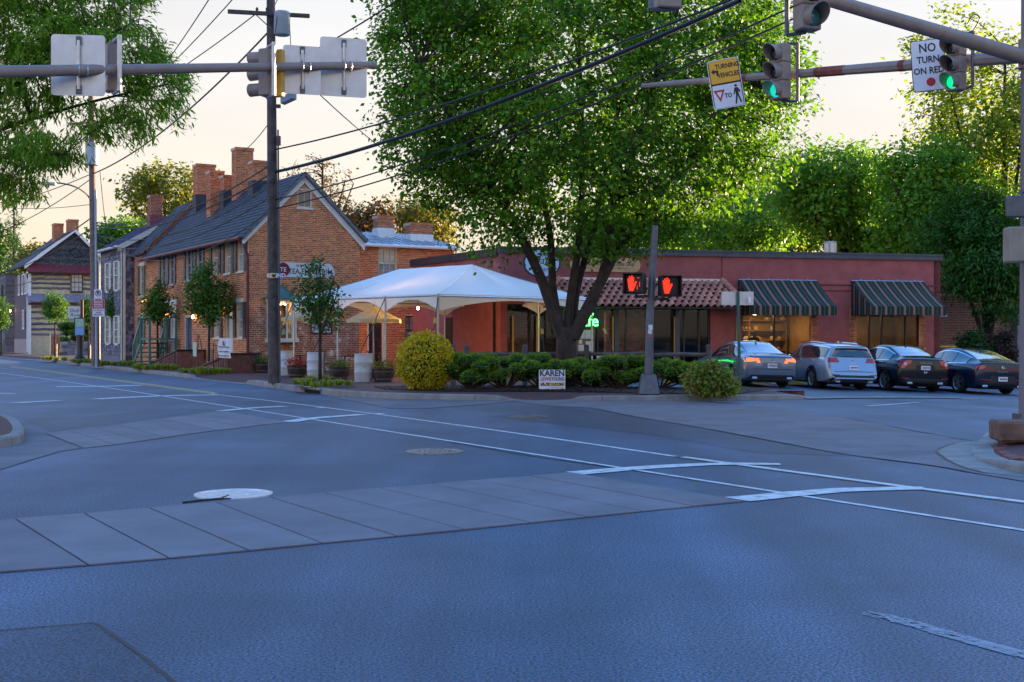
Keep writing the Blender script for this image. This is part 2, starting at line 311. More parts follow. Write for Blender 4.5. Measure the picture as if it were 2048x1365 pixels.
for pts, w0, w1 in [([(1150, 948), (1250, 939.5), (1390, 931), (1476, 929), (1561, 930)], .34, .20), ([(1474, 1000.5), (1592, 989), (1681, 982), (1800, 978.5), (1850, 978)], .34, .24),
                    ([(576, 845), (622, 838), (700, 832), (726, 830)], .34, .28), ([(442, 823), (506, 817), (571, 813.5)], .3, .3),
                    ([(193, 799), (318, 793), (437, 790.6)], .42, .4), ([(113, 774.5), (205, 773.5), (282, 771.5)], .5, .45), ([(29, 807), (118, 802)], .35, .3), ([(-30, 787), (28, 788)], .3, .3),
                    ([(1735, 813), (1775, 810.5), (1838, 806)], .16, .14), ([(635, 817), (655, 816)], .2, .2), ([(745, 829), (765, 828)], .3, .3)]:
    gline('road_marking', pts, w0, paint_w, h=0.009, wend=w1, jag=.04)
m = MB(); LP_ = spl([G(*p) for p in [(1745, 1229), (1830, 1250), (1940, 1282), (2048, 1311), (2200, 1352)]], 40); d_ = (LP_[-1] - LP_[0]).normalized(); q_ = Vector((-d_.y, d_.x, 0)); rw = random.Random(5)
for i in range(len(LP_) - 1):
    for k in range(9):
        if rw.random() < min(.5, .08 + .6 * i / len(LP_)):
            c_ = LP_[i] + q_ * (-.06 + .013 * k + rw.uniform(-.006, .006)) + d_ * rw.uniform(-.03, .03); l_ = rw.uniform(.012, .045); w_ = rw.uniform(.003, .008); hz = UP * (.004 + .0001 * (i % 12) + .0013 * (k % 3)); m.quad(c_ - d_ * l_ - q_ * w_ + hz, c_ + d_ * l_ - q_ * w_ + hz, c_ + d_ * l_ * .8 + q_ * w_ + hz, c_ - d_ * l_ * .7 + q_ * w_ + hz)
tag(m.build('worn_lane_marking', M('worn_paint_flakes', (.34, .36, .4), .7, .2, 20)), kind='structure')
gline('road_crack', [(-40, 1265), (0, 1262.5), (60, 1257), (130, 1252), (190, 1247.5)], 0.022, tar, .004, k=6, jag=.25)
gline('road_crack', [(190, 1247.5), (215, 1265), (270, 1303), (290, 1318), (347, 1366), (420, 1430)], 0.024, tar, .004, k=6, jag=.25)
gline('road_crack', [(1690, 838), (1740, 845), (1814, 860.5), (1880, 872.5), (1946, 882)], 0.04, tar, .014, k=5, jag=.4)
gpoly('asphalt_patch', [(-60, 1266), (0, 1263), (190, 1248.5), (345, 1365), (430, 1440), (-200, 1440)], 0.003, asphalt_new)
gpoly('asphalt_patch', [(980, 834), (1120, 815), (1250, 832), (1400, 858), (1560, 889), (1700, 914), (1500, 905), (1300, 870), (1120, 850)], 0.003, asphalt_new)
gpoly('asphalt_patch', [(40, 838), (100, 864), (300, 839), (440, 820), (360, 818), (180, 832)], 0.003, asphalt_new)
# concrete crossings ------------------------------------------------
def crossing(name, joints):
    st = bpy.data.objects.new(name, None); col.objects.link(st); st.location = G(*joints[len(joints) // 2][0]); st['base'] = tuple(st.location); st['kind'] = 'structure'
    m = MB(); a, b = joints[0], joints[-1]
    m.poly([G(*a[0]) + UP * .003, G(*a[1]) + UP * .003] + [G(*j[1]) + UP * .003 for j in joints[1:-1]] + [G(*b[1]) + UP * .003, G(*b[0]) + UP * .003] + [G(*j[0]) + UP * .003 for j in joints[-2:0:-1]])
    m.build('joint_bed', tar, st)
    for (f0, n0), (f1, n1) in zip(joints[:-1], joints[1:]):
        q = [G(*f0), G(*n0), G(*n1), G(*f1)]; c = sum(q, Vector()) / 4; g = 0.011
        q2 = []
        for i, p in enumerate(q):
            e1 = (q[(i + 1) % 4] - p).normalized(); e2 = (q[i - 1] - p).normalized(); q2.append(p + e1 * g + e2 * g)
        m = MB(); hh = 0.012 + random.uniform(0, .003); r = random.random()
        m.hexa([p - UP * .03 for p in q2], [p + UP * hh for p in q2], r); m.build('concrete_slab', slab_m, st)
crossing('concrete_crossing', [((-250, 1063), (-370, 1181)), ((-110, 1052), (-10, 1148)), ((29, 1040), (176, 1133)), ((167, 1029), (337, 1119)), ((297, 1018), (497, 1104)), ((430, 1006.5), (643, 1089)), ((540, 997), (793, 1075)), ((647, 988), (928, 1062)), ((758, 978.5), (1061, 1048)), ((862, 970), (1174, 1036.5)), ((954, 962), (1286, 1025)), ((1057, 954), (1387, 1015)), ((1142, 947), (1489, 1005))])
crossing('concrete_crossing', [((91, 868), (167, 897.6)), ((137, 863), (231, 891)), ((186, 857), (280, 884)), ((236, 851), (330, 876.5)), ((285, 845), (381, 869)), ((325, 839), (434, 862)), ((367, 833.5), (489, 856)), ((404, 828.5), (523, 851)), ((441, 823), (578, 846))])
gpoly('concrete_apron', [(-60, 958), (0, 941), (60, 922), (120, 904), (165, 897.8), (128, 885), (91, 868.6), (60, 858), (-60, 868)], 0.008, conc_d)
gpoly('concrete_apron', [(1010, 801), (1090, 812), (1180, 817), (1254, 831), (1407, 857), (1578, 889), (1681, 908), (1748, 917), (1871, 933), (1939, 946), (2060, 966), (2060, 955), (1968, 947), (1928, 936), (1900, 924), (1875, 904), (1902, 890), (1930, 884), (1880, 872.5), (1814, 860), (1748, 847), (1681, 834), (1568, 819), (1476, 811), (1390, 804), (1250, 801.5), (1140, 801)], 0.008, conc_d)
gpoly('concrete_apron', [(640, 792), (700, 802), (780, 818), (860, 817), (960, 810), (1030, 803), (900, 798)], 0.008, conc_d)
gline('expansion_joint', [(1180, 815.5), (1254, 831.5), (1407, 857.5), (1578, 889.5), (1681, 908.5), (1748, 917.5), (1871, 933.5), (1939, 946)], .03, tar, .011)
# kerbs and pavements -----------------------------------------------
def kerb(name, pix, hts, label_kind, width=0.17, step=3.0, inner=1.0):
    "pix: base line of the kerb face in order (pavement on the left of travel), hts: kerb height at each point"
    P = [G(x, y) for x, y in pix]; P = spl([Vector((p.x, p.y, h)) for p, h in zip(P, hts)], 6)
    st = bpy.data.objects.new(name, None); col.objects.link(st); st.location = (P[0].x, P[0].y, 0); st['base'] = tuple(st.location); st['kind'] = 'structure'
    n = len(P); base = []; inn = []; inn2 = []
    for i, p in enumerate(P):
        d = P[min(i + 1, n - 1)] - P[max(i - 1, 0)]; d.z = 0; d.normalize(); q = Vector((-d.y, d.x, 0))
        b = Vector((p.x, p.y, 0)); base.append(b); inn.append(b + q * width); inn2.append(b + q * inner)
    acc = 0; seg = [0]
    for i in range(1, n):
        acc += (base[i] - base[i - 1]).length
        if acc > step: seg.append(i); acc = 0
    if seg[-1] != n - 1: seg.append(n - 1)
    for a, b in zip(seg[:-1], seg[1:]):
        m = MB(); r = random.random()
        for i in range(a, b):
            vs = []
            for k, j in ((0, i), (1, i + 1)):
                sh = (base[i + 1] - base[i]).normalized() * (0.006 if (k == 0 and i == a) else -0.006 if (k == 1 and j == b) else 0)
                h = P[j].z; z0 = UP * gz(base[j].x, base[j].y)
                vs.append([base[j] + sh + z0 - UP * .2, base[j] + sh + z0 + UP * max(h - .03, .003), base[j] + sh + z0 + (inn[j] - base[j]).normalized() * .025 + UP * max(h, .008), inn[j] + sh + z0 + UP * max(h, .008), inn[j] + sh + z0 - UP * .2])
            A, B = vs
            fs = [(k, k + 1, 5 + k + 1, 5 + k) for k in range(4)] + ([(0, 1, 2, 3, 4)] if i == a else []) + ([(9, 8, 7, 6, 5)] if i == b - 1 else [])
            m.add(A + B, fs, r)
        m.build('kerb_stone', conc, st)
    return P, base, inn, inn2
KP = [(-420, 696), (-200, 705), (-60, 712), (30, 717.5), (48, 719), (130, 728), (200, 736.5), (300, 748), (372, 756), (392, 758), (480, 767.5), (500, 769.5), (560, 779), (640, 789), (740, 797), (860, 800), (985, 801.5), (1040, 802), (1130, 802), (1170, 802.5), (1300, 802.5), (1480, 801.5), (1590, 799), (1622, 797.6)]
KH = [.15, .15, .15, .15, .02, .15, .15, .15, .15, .02, .02, .15, .16, .16, .16, .15, .13, .02, .02, .12, .14, .14, .12, .02]
KH[3] = .02
P, kb, ki, ki2 = kerb('kerb', KP, KH, None)
SW = 0.15
m = MB()
for i in range(len(P) - 1):
    a, b = P[i], P[i + 1]
    m.quad(ki[i] + UP * max(a.z, .008), ki[i + 1] + UP * max(b.z, .008), ki2[i + 1] + UP * SW, ki2[i] + UP * SW)
ring = [ki2[i] + UP * SW for i in range(len(P))]
back = [Vector((7.7, 31.6, SW)), Vector((3.4, 32.6, SW)), Vector((3.6, 38.0, SW)), Vector((4.4, 45.0, SW)), Vector((4.4, 70, SW)), Vector((-20, 130, SW)), Vector((-100, 200, SW))]
m.poly(ring + back)
for a, b in zip(back[:-2], back[1:-1]): m.quad(a, b, b - UP * .5, a - UP * .5)
pv = m.build('pavement', pave); pv['kind'] = 'structure'
bm = bmesh.new(); bm.from_mesh(pv.data); bmesh.ops.triangulate(bm, faces=bm.faces); 
for f in bm.faces:
    if f.normal.z < -0.2: f.normal_flip()
bm.to_mesh(pv.data); bm.free()
# raised walk before the shop windows and car park edge
CV = Vector((0.968, 0.25, 0)); CO = Vector((-.45, 45.3, 0)); CF = Fr(CO, CV)
m = MB()
for i in range(12):
    a, b = 4.6 + i * 1.3, 4.6 + (i + 1) * 1.3
    f = lambda s, o, h: (lambda p: Vector((p.x, p.y, gz(p.x, p.y) + h)))(CF.p(s, o))
    m.quad(f(a, 2.6, .14), f(b, 2.6, .14), f(b, -1, .14), f(a, -1, .14)); m.quad(f(a, 2.6, -.2), f(b, 2.6, -.2), f(b, 2.6, .14), f(a, 2.6, .14))
m.quad(f(a + 1.3, 2.6, -.2), f(a + 1.3, -1, -.2), f(a + 1.3, -1, .14), f(a + 1.3, 2.6, .14))
tag(m.build('walkway', pave), kind='structure')
gline('concrete_apron', [(1590, 797.5), (1680, 796), (1780, 795.5), (1900, 796.5), (1960, 799)], .9, conc, h=.014, k=5)
# mulch bed along the corner
ml = [G(x, y, SW) for x, y in [(770, 779.5), (860, 783), (985, 784.5), (1060, 784), (1150, 784.5), (1300, 788), (1478, 788)]]
mb_ = [Vector((7.4, 33.0, SW)), Vector((3.4, 32.5, SW)), Vector((1.2, 34.6, SW)), Vector((-2.2, 34.8, SW)), Vector((-3.9, 33.9, SW))]
m = MB(); allp = [p + UP * .012 for p in ml + mb_]; cen = sum(allp, Vector()) / len(allp) + UP * .09
for i in range(len(allp)): m.add([allp[i], allp[(i + 1) % len(allp)], cen], [(0, 1, 2)])
bed = tag(m.build('mulch_bed', mulch_m), kind='structure')
m = MB()
for _ in range(2600):
    i = random.randrange(len(allp)); t = random.random(); a = allp[i].lerp(allp[(i + 1) % len(allp)], t); p = a.lerp(cen, random.random() ** 1.5); p = p + Vector((random.uniform(-.1, .1), random.uniform(-.12, .05), .012))
    an = random.uniform(0, 6.3); d = Vector((math.cos(an), math.sin(an), random.uniform(-.2, .3))); q = Vector((-d.y, d.x, random.uniform(-.3, .5)))
    l = random.uniform(.02, .05); w_ = random.uniform(.008, .02); m.quad(p - d * l - q * w_, p + d * l - q * w_, p + d * l + q * w_, p - d * l + q * w_)
tag(m.build('bark_chips', mulch_m), 'scattered brown bark chips and fallen leaves on the corner bed', 'mulch', kind='stuff')
# near left corner island and right corner pavement
LK = [(-300, 825), (-60, 836), (0, 842), (30, 852), (46, 868), (48, 880), (38, 889), (0, 896), (-80, 904), (-300, 915)]
LK = LK[::-1]
Pl, lb, li, li2 = kerb('kerb', LK, [.15] * len(LK), None, step=2.2, inner=.4)
m = MB(); m.poly([p + UP * .148 for p in li]); tag(m.build('pavement', pave), kind='structure')
RK = [(2300, 842), (2120, 850), (2048, 856), (2000, 864), (1979, 872), (1955, 891), (1940, 906), (1951, 918), (1975, 929), (2001, 938), (2048, 949), (2130, 962), (2300, 985)]
Pr, rb, ri, ri2 = kerb('kerb', RK, [.14, .14, .14, .14, .13, .08, .04, .04, .06, .09, .12, .14, .14], None, step=1.5, width=.3, inner=.6)
m = MB(); m.poly([Vector((p.x, p.y, max(.02, q.z) - .006)) for p, q in zip(ri, Pr)]); rp = tag(m.build('pavement', pave), kind='structure')
bm = bmesh.new(); bm.from_mesh(rp.data); bmesh.ops.triangulate(bm, faces=bm.faces); bm.to_mesh(rp.data); bm.free()
gpoly('concrete_gutter', [(1956, 884), (1930, 884), (1902, 890), (1873, 904), (1900, 924), (1928, 936), (1968, 947), (2060, 958), (2060, 951), (2001, 939), (1951, 919), (1939, 906), (1955, 891)], .012, conc)
gline('gutter_joint', [(1930, 884.5), (1902, 890.5), (1873, 904), (1900, 924.5), (1928, 936.5), (1968, 947.5)], .03, tar, .014)
paver_m = M('brick_paver', (0.2, 0.075, 0.065), .85, .2, 8, bump=.3, rnd=.3, hue=.015)
pm = MB(); ex_ = Vector((1, 0, 0)); pm.hexa([(0, 0, -.05), (.195, 0, -.05), (.195, .095, -.05), (0, .095, -.05)], [(.004, .004, .012), (.191, .004, .012), (.191, .091, .012), (.004, .091, .012)])
def inside(pt, poly):
    c = False; n = len(poly); j = n - 1
    for i in range(n):
        a, b = poly[i], poly[j]
        if (a.y > pt.y) != (b.y > pt.y) and pt.x < (b.x - a.x) * (pt.y - a.y) / (b.y - a.y) + a.x: c = not c
        j = i
    return c
pav0 = None; cnt = 0
for i in range(60):
    for j in range(80):
        p = Vector((5.2, 13.6, 0)) + Vector((math.cos(.5), math.sin(.5), 0)) * (i * .205 + (j % 2) * .1 - 3) + Vector((-math.sin(.5), math.cos(.5), 0)) * (j * .105)
        if cnt < 290 and inside(p, ri) and p.x / p.y < .46:
            k = min(range(len(ri)), key=lambda q: (ri[q] - p).length); zz = max(.02, Pr[k].z)
            if pav0 is None: o = pm.build('brick_paver', paver_m, rp, local=True); pav0 = o
            else: o = link_mesh('brick_paver', pav0.data, None, rp)
            o.location = (p.x, p.y, zz + .002 + random.uniform(0, .004)); o.rotation_euler = (0, 0, .5 + random.uniform(-.02, .02)); cnt += 1
# ironwork in the road ----------------------------------------------
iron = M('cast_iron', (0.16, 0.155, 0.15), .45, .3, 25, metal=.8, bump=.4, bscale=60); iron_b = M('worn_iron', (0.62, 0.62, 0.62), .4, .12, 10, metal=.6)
def manhole(px, py, r, lab, cm, grp=None):
    c = G(px, py); t = thing('manhole_cover', lab, 'manhole', c)
    m = MB(); m.lathe(c, [(r, -.02), (r, .014), (r * .88, .016), (r * .87, .006)], 28, cap=False); m.build('rim', cm, t)
    m = MB(); m.lathe(c, [(r * .865, -.02), (r * .865, .008)], 28); lid = m.build('lid', cm, t)
    m = MB()
    for i in range(-4, 5):
        for j in range(-4, 5):
            if (i * i + j * j) < 17 and (i + j) % 2 == 0: m.cbox(c + Vector((i * r * .17, j * r * .17, .01)), V, U, UP, r * .045, r * .045, .003)
    tag(m.build('tread', cm, lid), kind='stuff')
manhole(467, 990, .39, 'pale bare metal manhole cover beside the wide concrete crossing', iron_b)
manhole(870, 904.5, .40, 'dark round manhole cover with a worn rim in mid street', M('worn_iron_mid', (.24, .23, .22), .45, .4, 22, metal=.7))
manhole(1057, 834.5, .38, 'sunken dark manhole cover near the cafe corner kerb', iron)
m = MB(); a = G(365, 1010); b = G(462, 1004)
m.tube([a + UP * .02, a.lerp(b, .4) + UP * .03, a.lerp(b, .75) + UP * .035, b + UP * .03], [.012, .014, .012, .008], 6); m.tube([a.lerp(b, .75) + UP * .035, b + Vector((-.05, .12, .05))], [.009, .005], 5)
tag(m.build('fallen_stick', M('bark', (.05, .038, .03), .9, .4, 20, bump=.8, bscale=40)), 'dry brown stick lying by the pale manhole cover', 'stick')
# storm drain under the kerb
t = thing('storm_drain', 'dark storm drain opening set in the corner kerb', 'drain', G(640, 789))
F = Fr(G(610, 786), (G(668, 792.5) - G(610, 786)))
m = MB(); m.box(F, 0, F.s_of(672) if False else 1.05, .002, .012, .015, .1); m.build('opening', M('drain_dark', (.004, .004, .004), 1, 0), t)  # black plate on the kerb face; the hollow's shade put into its colour
m = MB(); m.box(F, -.1, 1.15, -.25, .03, .112, .175); m.build('hood', conc, t, bevel=.01)
# ------------------------------------------------------------------ building kit
brick_m = M('old_brick', (0.47, 0.15, 0.06), .85, .22, 9, bump=.3, bscale=40, rnd=.38, hue=.018)
brick_w = M('brick_flaking_white', (0.25, 0.085, 0.055), .85, .22, 9, bump=.3, bscale=40, rnd=.38, stain=.95, stcol=(.62, .6, .6), stscale=3.2)
brick_r = M('red_brick', (0.23, 0.05, 0.035), .85, .2, 9, bump=.3, bscale=40, rnd=.35)
mortar_m = M('mortar', (0.80, 0.54, 0.33), .95, .15, 12, bump=.3)
mortar_d = M('mortar_dark', (0.6, 0.4, 0.26), .95, .15, 12, bump=.3)
slate = M('slate_roof', (0.034, 0.042, 0.058), .7, .3, 5, rnd=.35, bump=.3)
cream = M('cream_paint', (0.62, 0.58, 0.47), .6, .08, 5, stain=.25, stscale=4)
white_p = M('white_paint', (0.80, 0.78, 0.73), .55, .06, 5, stain=.2, stcol=(.45, .44, .42), stscale=4)
brown_p = M('dark_brown_paint', (0.05, 0.036, 0.028), .55, .15)
blue_p = M('slate_blue_paint', (0.035, 0.055, 0.085), .5, .12)
blue_l = M('pale_blue_paint', (0.22, 0.3, 0.38), .5, .1)
green_p = M('dark_green_paint', (0.03, 0.09, 0.07), .5, .12)
maroon = M('maroon_paint', (0.11, 0.02, 0.022), .5, .15)
copper = M('verdigris_copper', (0.075, 0.19, 0.16), .6, .35, 6, stain=.5, stcol=(.05, .06, .05), stscale=3)
pane_m = M('window_glass', (0.02, 0.025, 0.03), .06, .1, spec=.8, coat=.6)
curtain_p = M('window_glass_curtain', (0.33, 0.34, 0.35), .12, .25, 3, spec=.7, coat=.8)
wood_g = M('weathered_wood', (0.15, 0.14, 0.145), .9, .35, 7, bump=.6, bscale=30, rnd=.25)
def wallbricks(F, s0, s1, z0, z1, top, holes, proud=.010, bl=.236, bh=.078, j=.019, named=0, choose=None, warp=0.0):
    "full bricks as (s, z, length) in running bond with row headers; clipped to holes and the roof line"
    out = []; row = 0; z = z0
    while z < z1:
        hdr = row % 6 == 5; L = bl / 2 if hdr else bl; s = s0 - (L / 2 if row % 2 else 0)
        while s < s1:
            a, b = max(s, s0), min(s + L, s1); zt = min(top(a), top(b))
            if b - a > .045 and z + bh < zt:
                segs = [(a, b)]
                for h0, h1, hz0, hz1 in holes:
                    if z + bh > hz0 + .002 and z < hz1 - .002:
                        ns = []
                        for (p, q) in segs:
                            if q <= h0 or p >= h1: ns.append((p, q))
                            else:
                                if h0 - p > .045: ns.append((p, h0))
                                if q - h1 > .045: ns.append((h1, q))
                        segs = ns
                for p, q in segs: out.append((p + j / 2, q - j / 2, z + j / 2, z + bh - j / 2))
            s += L
        z += bh; row += 1
    return out
def brickbox(m, F, b, proud):
    p0, p1, z0, z1 = b; p = F.p; o = proud + random.uniform(-.002, .003)
    v = [p(p0, 0, z0), p(p1, 0, z0), p(p1, 0, z1), p(p0, 0, z1), p(p0, o, z0), p(p1, o, z0), p(p1, o, z1), p(p0, o, z1)]
    m.add(v, [(4, 5, 6, 7), (0, 1, 5, 4), (1, 2, 6, 5), (2, 3, 7, 6), (3, 0, 4, 7)])
UNITBRICK = None
def brick_wall(name, F, s0, s1, z0, z1, parent, top=None, holes=(), thick=.25, mat=None, mort=None, named=0, pick=None, lowmat=None, lowtest=None, bz=None):
    "mortar wall with openings (cells) plus bricks standing proud of it"
    global UNITBRICK
    mat = mat or brick_m; mort = mort or mortar_m; top = top or (lambda s: z1)
    cs = sorted({s0, s1, *[h for H in holes for h in H[:2] if s0 < h < s1]}); cz = sorted({z0, *[h for H in holes for h in H[2:] if z0 < h < z1]})
    m = MB()
    if top(s0) == z1 and top(s1) == z1 and top((s0 + s1) / 2) == z1:
        zs = cz + [z1]
        for a, b in zip(cs[:-1], cs[1:]):
            for c, d in zip(zs[:-1], zs[1:]):
                if not any(h[0] <= a + 1e-4 and b <= h[1] + 1e-4 and h[2] <= c + 1e-4 and d <= h[3] + 1e-4 for h in holes): m.box(F, a, b, -thick, 0, c, d)
    else:
        zt = min(top(s0), top(s1)); zs = [z for z in cz if z < zt] + [zt]
        for a, b in zip(cs[:-1], cs[1:]):
            for c, d in zip(zs[:-1], zs[1:]):
                if not any(h[0] <= a + 1e-4 and b <= h[1] + 1e-4 and h[2] <= c + 1e-4 and d <= h[3] + 1e-4 for h in holes): m.box(F, a, b, -thick, 0, c, d)
        prof = [(s0, zt), (s1, zt)] + [(s0 + (s1 - s0) * k / 40, top(s0 + (s1 - s0) * k / 40)) for k in range(40, -1, -1)]
        hg = [h for h in holes if h[2] >= zt - 1e-3]
        if not hg: m.prism([F.p(a, -thick, b) for a, b in prof], F.n * thick)
        else:
            h = hg[0]
            def col_(a, b, lo, hi=None):
                pts = [F.p(a, -thick, lo), F.p(b, -thick, lo)] + [F.p(a + (b - a) * k / 12, -thick, (hi if hi else top(a + (b - a) * k / 12))) for k in range(12, -1, -1)]
                m.prism(pts, F.n * thick)
            col_(s0 + .001, h[0], zt); col_(h[1], s1 - .001, zt); col_(h[0], h[1], h[3]); 
            if h[2] - zt > .02: m.box(F, h[0], h[1], -thick, 0, zt, h[2])
    wl = m.build(name, mort, parent)
    bs = wallbricks(F, s0, s1, z0 if bz is None else bz, z1, top, holes)
    full = []
    if named:
        full = sorted([b for b in bs if abs((b[1] - b[0]) - .217) < .002], key=pick)[:named]
        fs = set(full); bs = [b for b in bs if b not in fs]
        if UNITBRICK is None:
            mm = MB(); brickbox(mm, Fr((0, 0), (1, 0)), (0, .217, 0, .059), .011)
            me = bpy.data.meshes.new('brick'); me.from_pydata([tuple(v) for v in mm.v], [], mm.f); me.materials.append(brick_m); UNITBRICK = me
        base = root_loc(parent); rot = math.atan2(F.ex.y, F.ex.x)
        for b in full:
            o = link_mesh('brick', UNITBRICK, None, wl); o.location = F.p(b[0], random.uniform(-.001, .002), b[2]) - base; o.rotation_euler = (0, 0, rot)
    m = MB(); m2 = MB()
    for b in bs: brickbox(m2 if (lowtest and lowtest(b)) else m, F, b, .010)
    if m.f: tag(m.build('brickwork', mat, wl), kind='stuff')
    if m2.f: tag(m2.build('brickwork', lowmat, wl), kind='stuff')
    return wl
def window(F, s0, s1, z0, z1, parent, frame=None, cols=2, rows=3, pane=None, rec=.10, shut=None, sw=None, sill=True, lintel=True, lm=None, label=None, wide=.06):
    frame = frame or white_p; pane = pane or pane_m
    m = MB(); fw = wide; o0, o1 = -rec - .05, -rec + .02
    m.box(F, s0, s0 + fw, o0, o1, z0, z1); m.box(F, s1 - fw, s1, o0, o1, z0, z1); m.box(F, s0 + fw, s1 - fw, o0, o1, z0, z0 + fw); m.box(F, s0 + fw, s1 - fw, o0, o1, z1 - fw, z1)
    mid = (z0 + z1) / 2
    if rows > 2: m.box(F, s0 + fw, s1 - fw, o0, o1 + .01, mid - .025, mid + .025)
    for i in range(1, cols): a = s0 + (s1 - s0) * i / cols; m.box(F, a - .011, a + .011, o0 + .02, o1 - .015, z0 + fw, z1 - fw)
    for i in range(1, rows):
        a = z0 + (z1 - z0) * i / rows
        if abs(a - mid) > .06: m.box(F, s0 + fw, s1 - fw, o0 + .025, o1 - .018, a - .011, a + .011)
    w_ = m.build('window', frame, parent)
    if label: w_['label'] = label
    m = MB(); m.box(F, s0 + fw * .6, s1 - fw * .6, o0 + .005, o0 + .022, z0 + fw * .6, z1 - fw * .6); m.build('pane', pane, w_)
    if sill: m = MB(); m.box(F, s0 - .06, s1 + .06, -rec, .07, z0 - .075, z0 - .002); m.build('sill', frame, w_)
    if lintel: m = MB(); m.box(F, s0 - .1, s1 + .1, -.02, .024, z1 + .002, z1 + .16); m.build('lintel', lm or cream, w_)
    if shut:
        sw = sw or (s1 - s0) * .5
        for a, b in ((s0 - sw - .01, s0 - .01), (s1 + .01, s1 + sw + .01)):
            m = MB(); m.box(F, a, b, .016, .045, z0, z1)
            for k in range(3):
                c, d = z0 + (z1 - z0) * k / 3 + .05, z0 + (z1 - z0) * (k + 1) / 3 - .05; m.box(F, a + .05, b - .05, .044, .058, c, d)
            m.build('shutter', shut, parent)
    return w_
def door(F, s0, s1, z0, z1, parent, mat, rec=.12, trim=None, panes=False):
    m = MB(); m.box(F, s0 + .06, s1 - .06, -rec - .05, -rec, z0, z1 - .06); d = m.build('door', mat, parent)
    m = MB()
    for k in range(3): m.box(F, s0 + .14, s1 - .14, -rec - .002, -rec + .014, z0 + .15 + (z1 - z0 - .35) * k / 3, z0 + .08 + (z1 - z0 - .35) * (k + 1) / 3)
    m.build('panel', pane_m if panes else mat, d)
    m = MB(); m.tube([F.p(s1 - .12, -rec, z0 + 1.0), F.p(s1 - .12, -rec + .06, z0 + 1.0)], .025, 8); m.build('handle', steel, d)
    m = MB(); m.box(F, s0, s0 + .06, -rec - .05, -.02, z0, z1); m.box(F, s1 - .06, s1, -rec - .05, -.02, z0, z1); m.box(F, s0 + .06, s1 - .06, -rec - .05, -.02, z1 - .06, z1); m.build('door_frame', trim or white_p, parent)
def stepped_roof(name, A, B, C, D, mat, parent, step=.22, th=.02, under=.12):
    "A-B lower edge, D-C upper edge; courses lapping downwards"
    A, B, C, D = map(Vector, (A, B, C, D)); n = (B - A).cross(D - A).normalized()
    if n.z < 0: n = -n
    k = max(2, int((D - A).length / step)); m = MB(); W = (B - A).length
    for i in range(k):
        a, b = A.lerp(D, i / k), B.lerp(C, i / k); c, d = B.lerp(C, (i + 1) / k), A.lerp(D, (i + 1) / k)
        q = max(1, int((b - a).length / .28)) if step < .3 else 1
        for j in range(q):
            t0, t1 = j / q, (j + 1) / q; off = n * (th + random.uniform(0, .006))
            p0, p1, p2, p3 = a.lerp(b, t0), a.lerp(b, t1), d.lerp(c, t1), d.lerp(c, t0)
            m.add([p0 + off, p1 + off, p2 + n * .001, p3 + n * .001, p0, p1], [(0, 1, 2, 3), (4, 5, 1, 0)])
    r = m.build(name, mat, parent); r['kind'] = 'stuff'
    m = MB(); m.hexa([A - n * under, B - n * under, C - n * under, D - n * under], [A - n * .004, B - n * .004, C - n * .004, D - n * .004]); m.build('roof_deck', wood_g, parent)
    return r
def chimney(F, s0, s1, o0, o1, z0, z1, parent, mat=None, flash=None):
    m = MB(); m.box(F, s0, s1, o0, o1, z0, z1 - .16); m.box(F, s0 - .04, s1 + .04, o0 - .04, o1 + .04, z1 - .16, z1 - .03); m.box(F, s0 + .1, s1 - .1, o0 + .1, o1 - .1, z1 - .03, z1)
    c = m.build('chimney', mortar_d, parent)
    b = MB()
    f1 = Fr(F.p(s0, o1), F.ex, flip=(F.n - Fr((0, 0), F.ex).n).length > 1); f2 = Fr(F.p(s0, o0), F.ex, flip=(F.n - Fr((0, 0), F.ex).n).length < 1)
    for ff, L in ((f1, s1 - s0), (f2, s1 - s0)):
        for q in wallbricks(ff, 0, L, z0, z1 - .16, lambda s: 99, []): brickbox(b, ff, q, .010)
        for q in wallbricks(Fr(ff.p(-.04, .04), ff.ex, flip=(ff.n - Fr((0, 0), ff.ex).n).length > 1), 0, L + .08, z1 - .16, z1 - .03 - .04, lambda s: 99, []): brickbox(b, Fr(ff.p(-.04, .04), ff.ex, flip=(ff.n - Fr((0, 0), ff.ex).n).length > 1), q, .010)
    for sx in (s0, s1):
        ex = F.n; ff = Fr(F.p(sx, o0), ex); 
        if ff.n.dot(F.ex) * (1 if sx == s1 else -1) < 0: ff = Fr(F.p(sx, o0), ex, flip=True)
        for q in wallbricks(ff, 0, o1 - o0, z0, z1 - .16, lambda s: 99, []): brickbox(b, ff, q, .010)
    tag(b.build('brickwork', mat or brick_m, c), kind='stuff')
    if flash:
        m = MB(); m.box(F, s0 - .03, s1 + .03, o0 - .03, o1 + .03, z0, flash[0]); m.build('flashing', flash[1], c)
    return c
def lantern(F, s, z, parent_label, o=.0):
    P = F.p(s, o + .16, z); t = thing('wall_lantern', parent_label, 'lantern', P, 'wall lanterns along the old houses')
    m = MB(); m.tube([F.p(s, o - .02, z + .12), F.p(s, o + .16, z + .2), F.p(s, o + .16, z + .15)], .014, 6); m.lathe(P, [(.05, .12), (.085, .1), (.01, .17)], 8); m.lathe(P, [(.05, -.13), (.06, -.12), (.05, -.1)], 8)
    for k in range(4): a = k * math.pi / 2 + .4; d = Vector((math.cos(a), math.sin(a), 0)); m.tube([P + d * .055 - UP * .11, P + d * .075 + UP * .1], .006, 4)
    m.build('cage', black_m, t)
    m = MB(); m.lathe(P, [(.01, -.09), (.045, -.06), (.05, .03), (.01, .08)], 10); m.build('bulb', emat('lantern_glow', (1.0, .5, .12), 6), t, smooth=60)
    return t
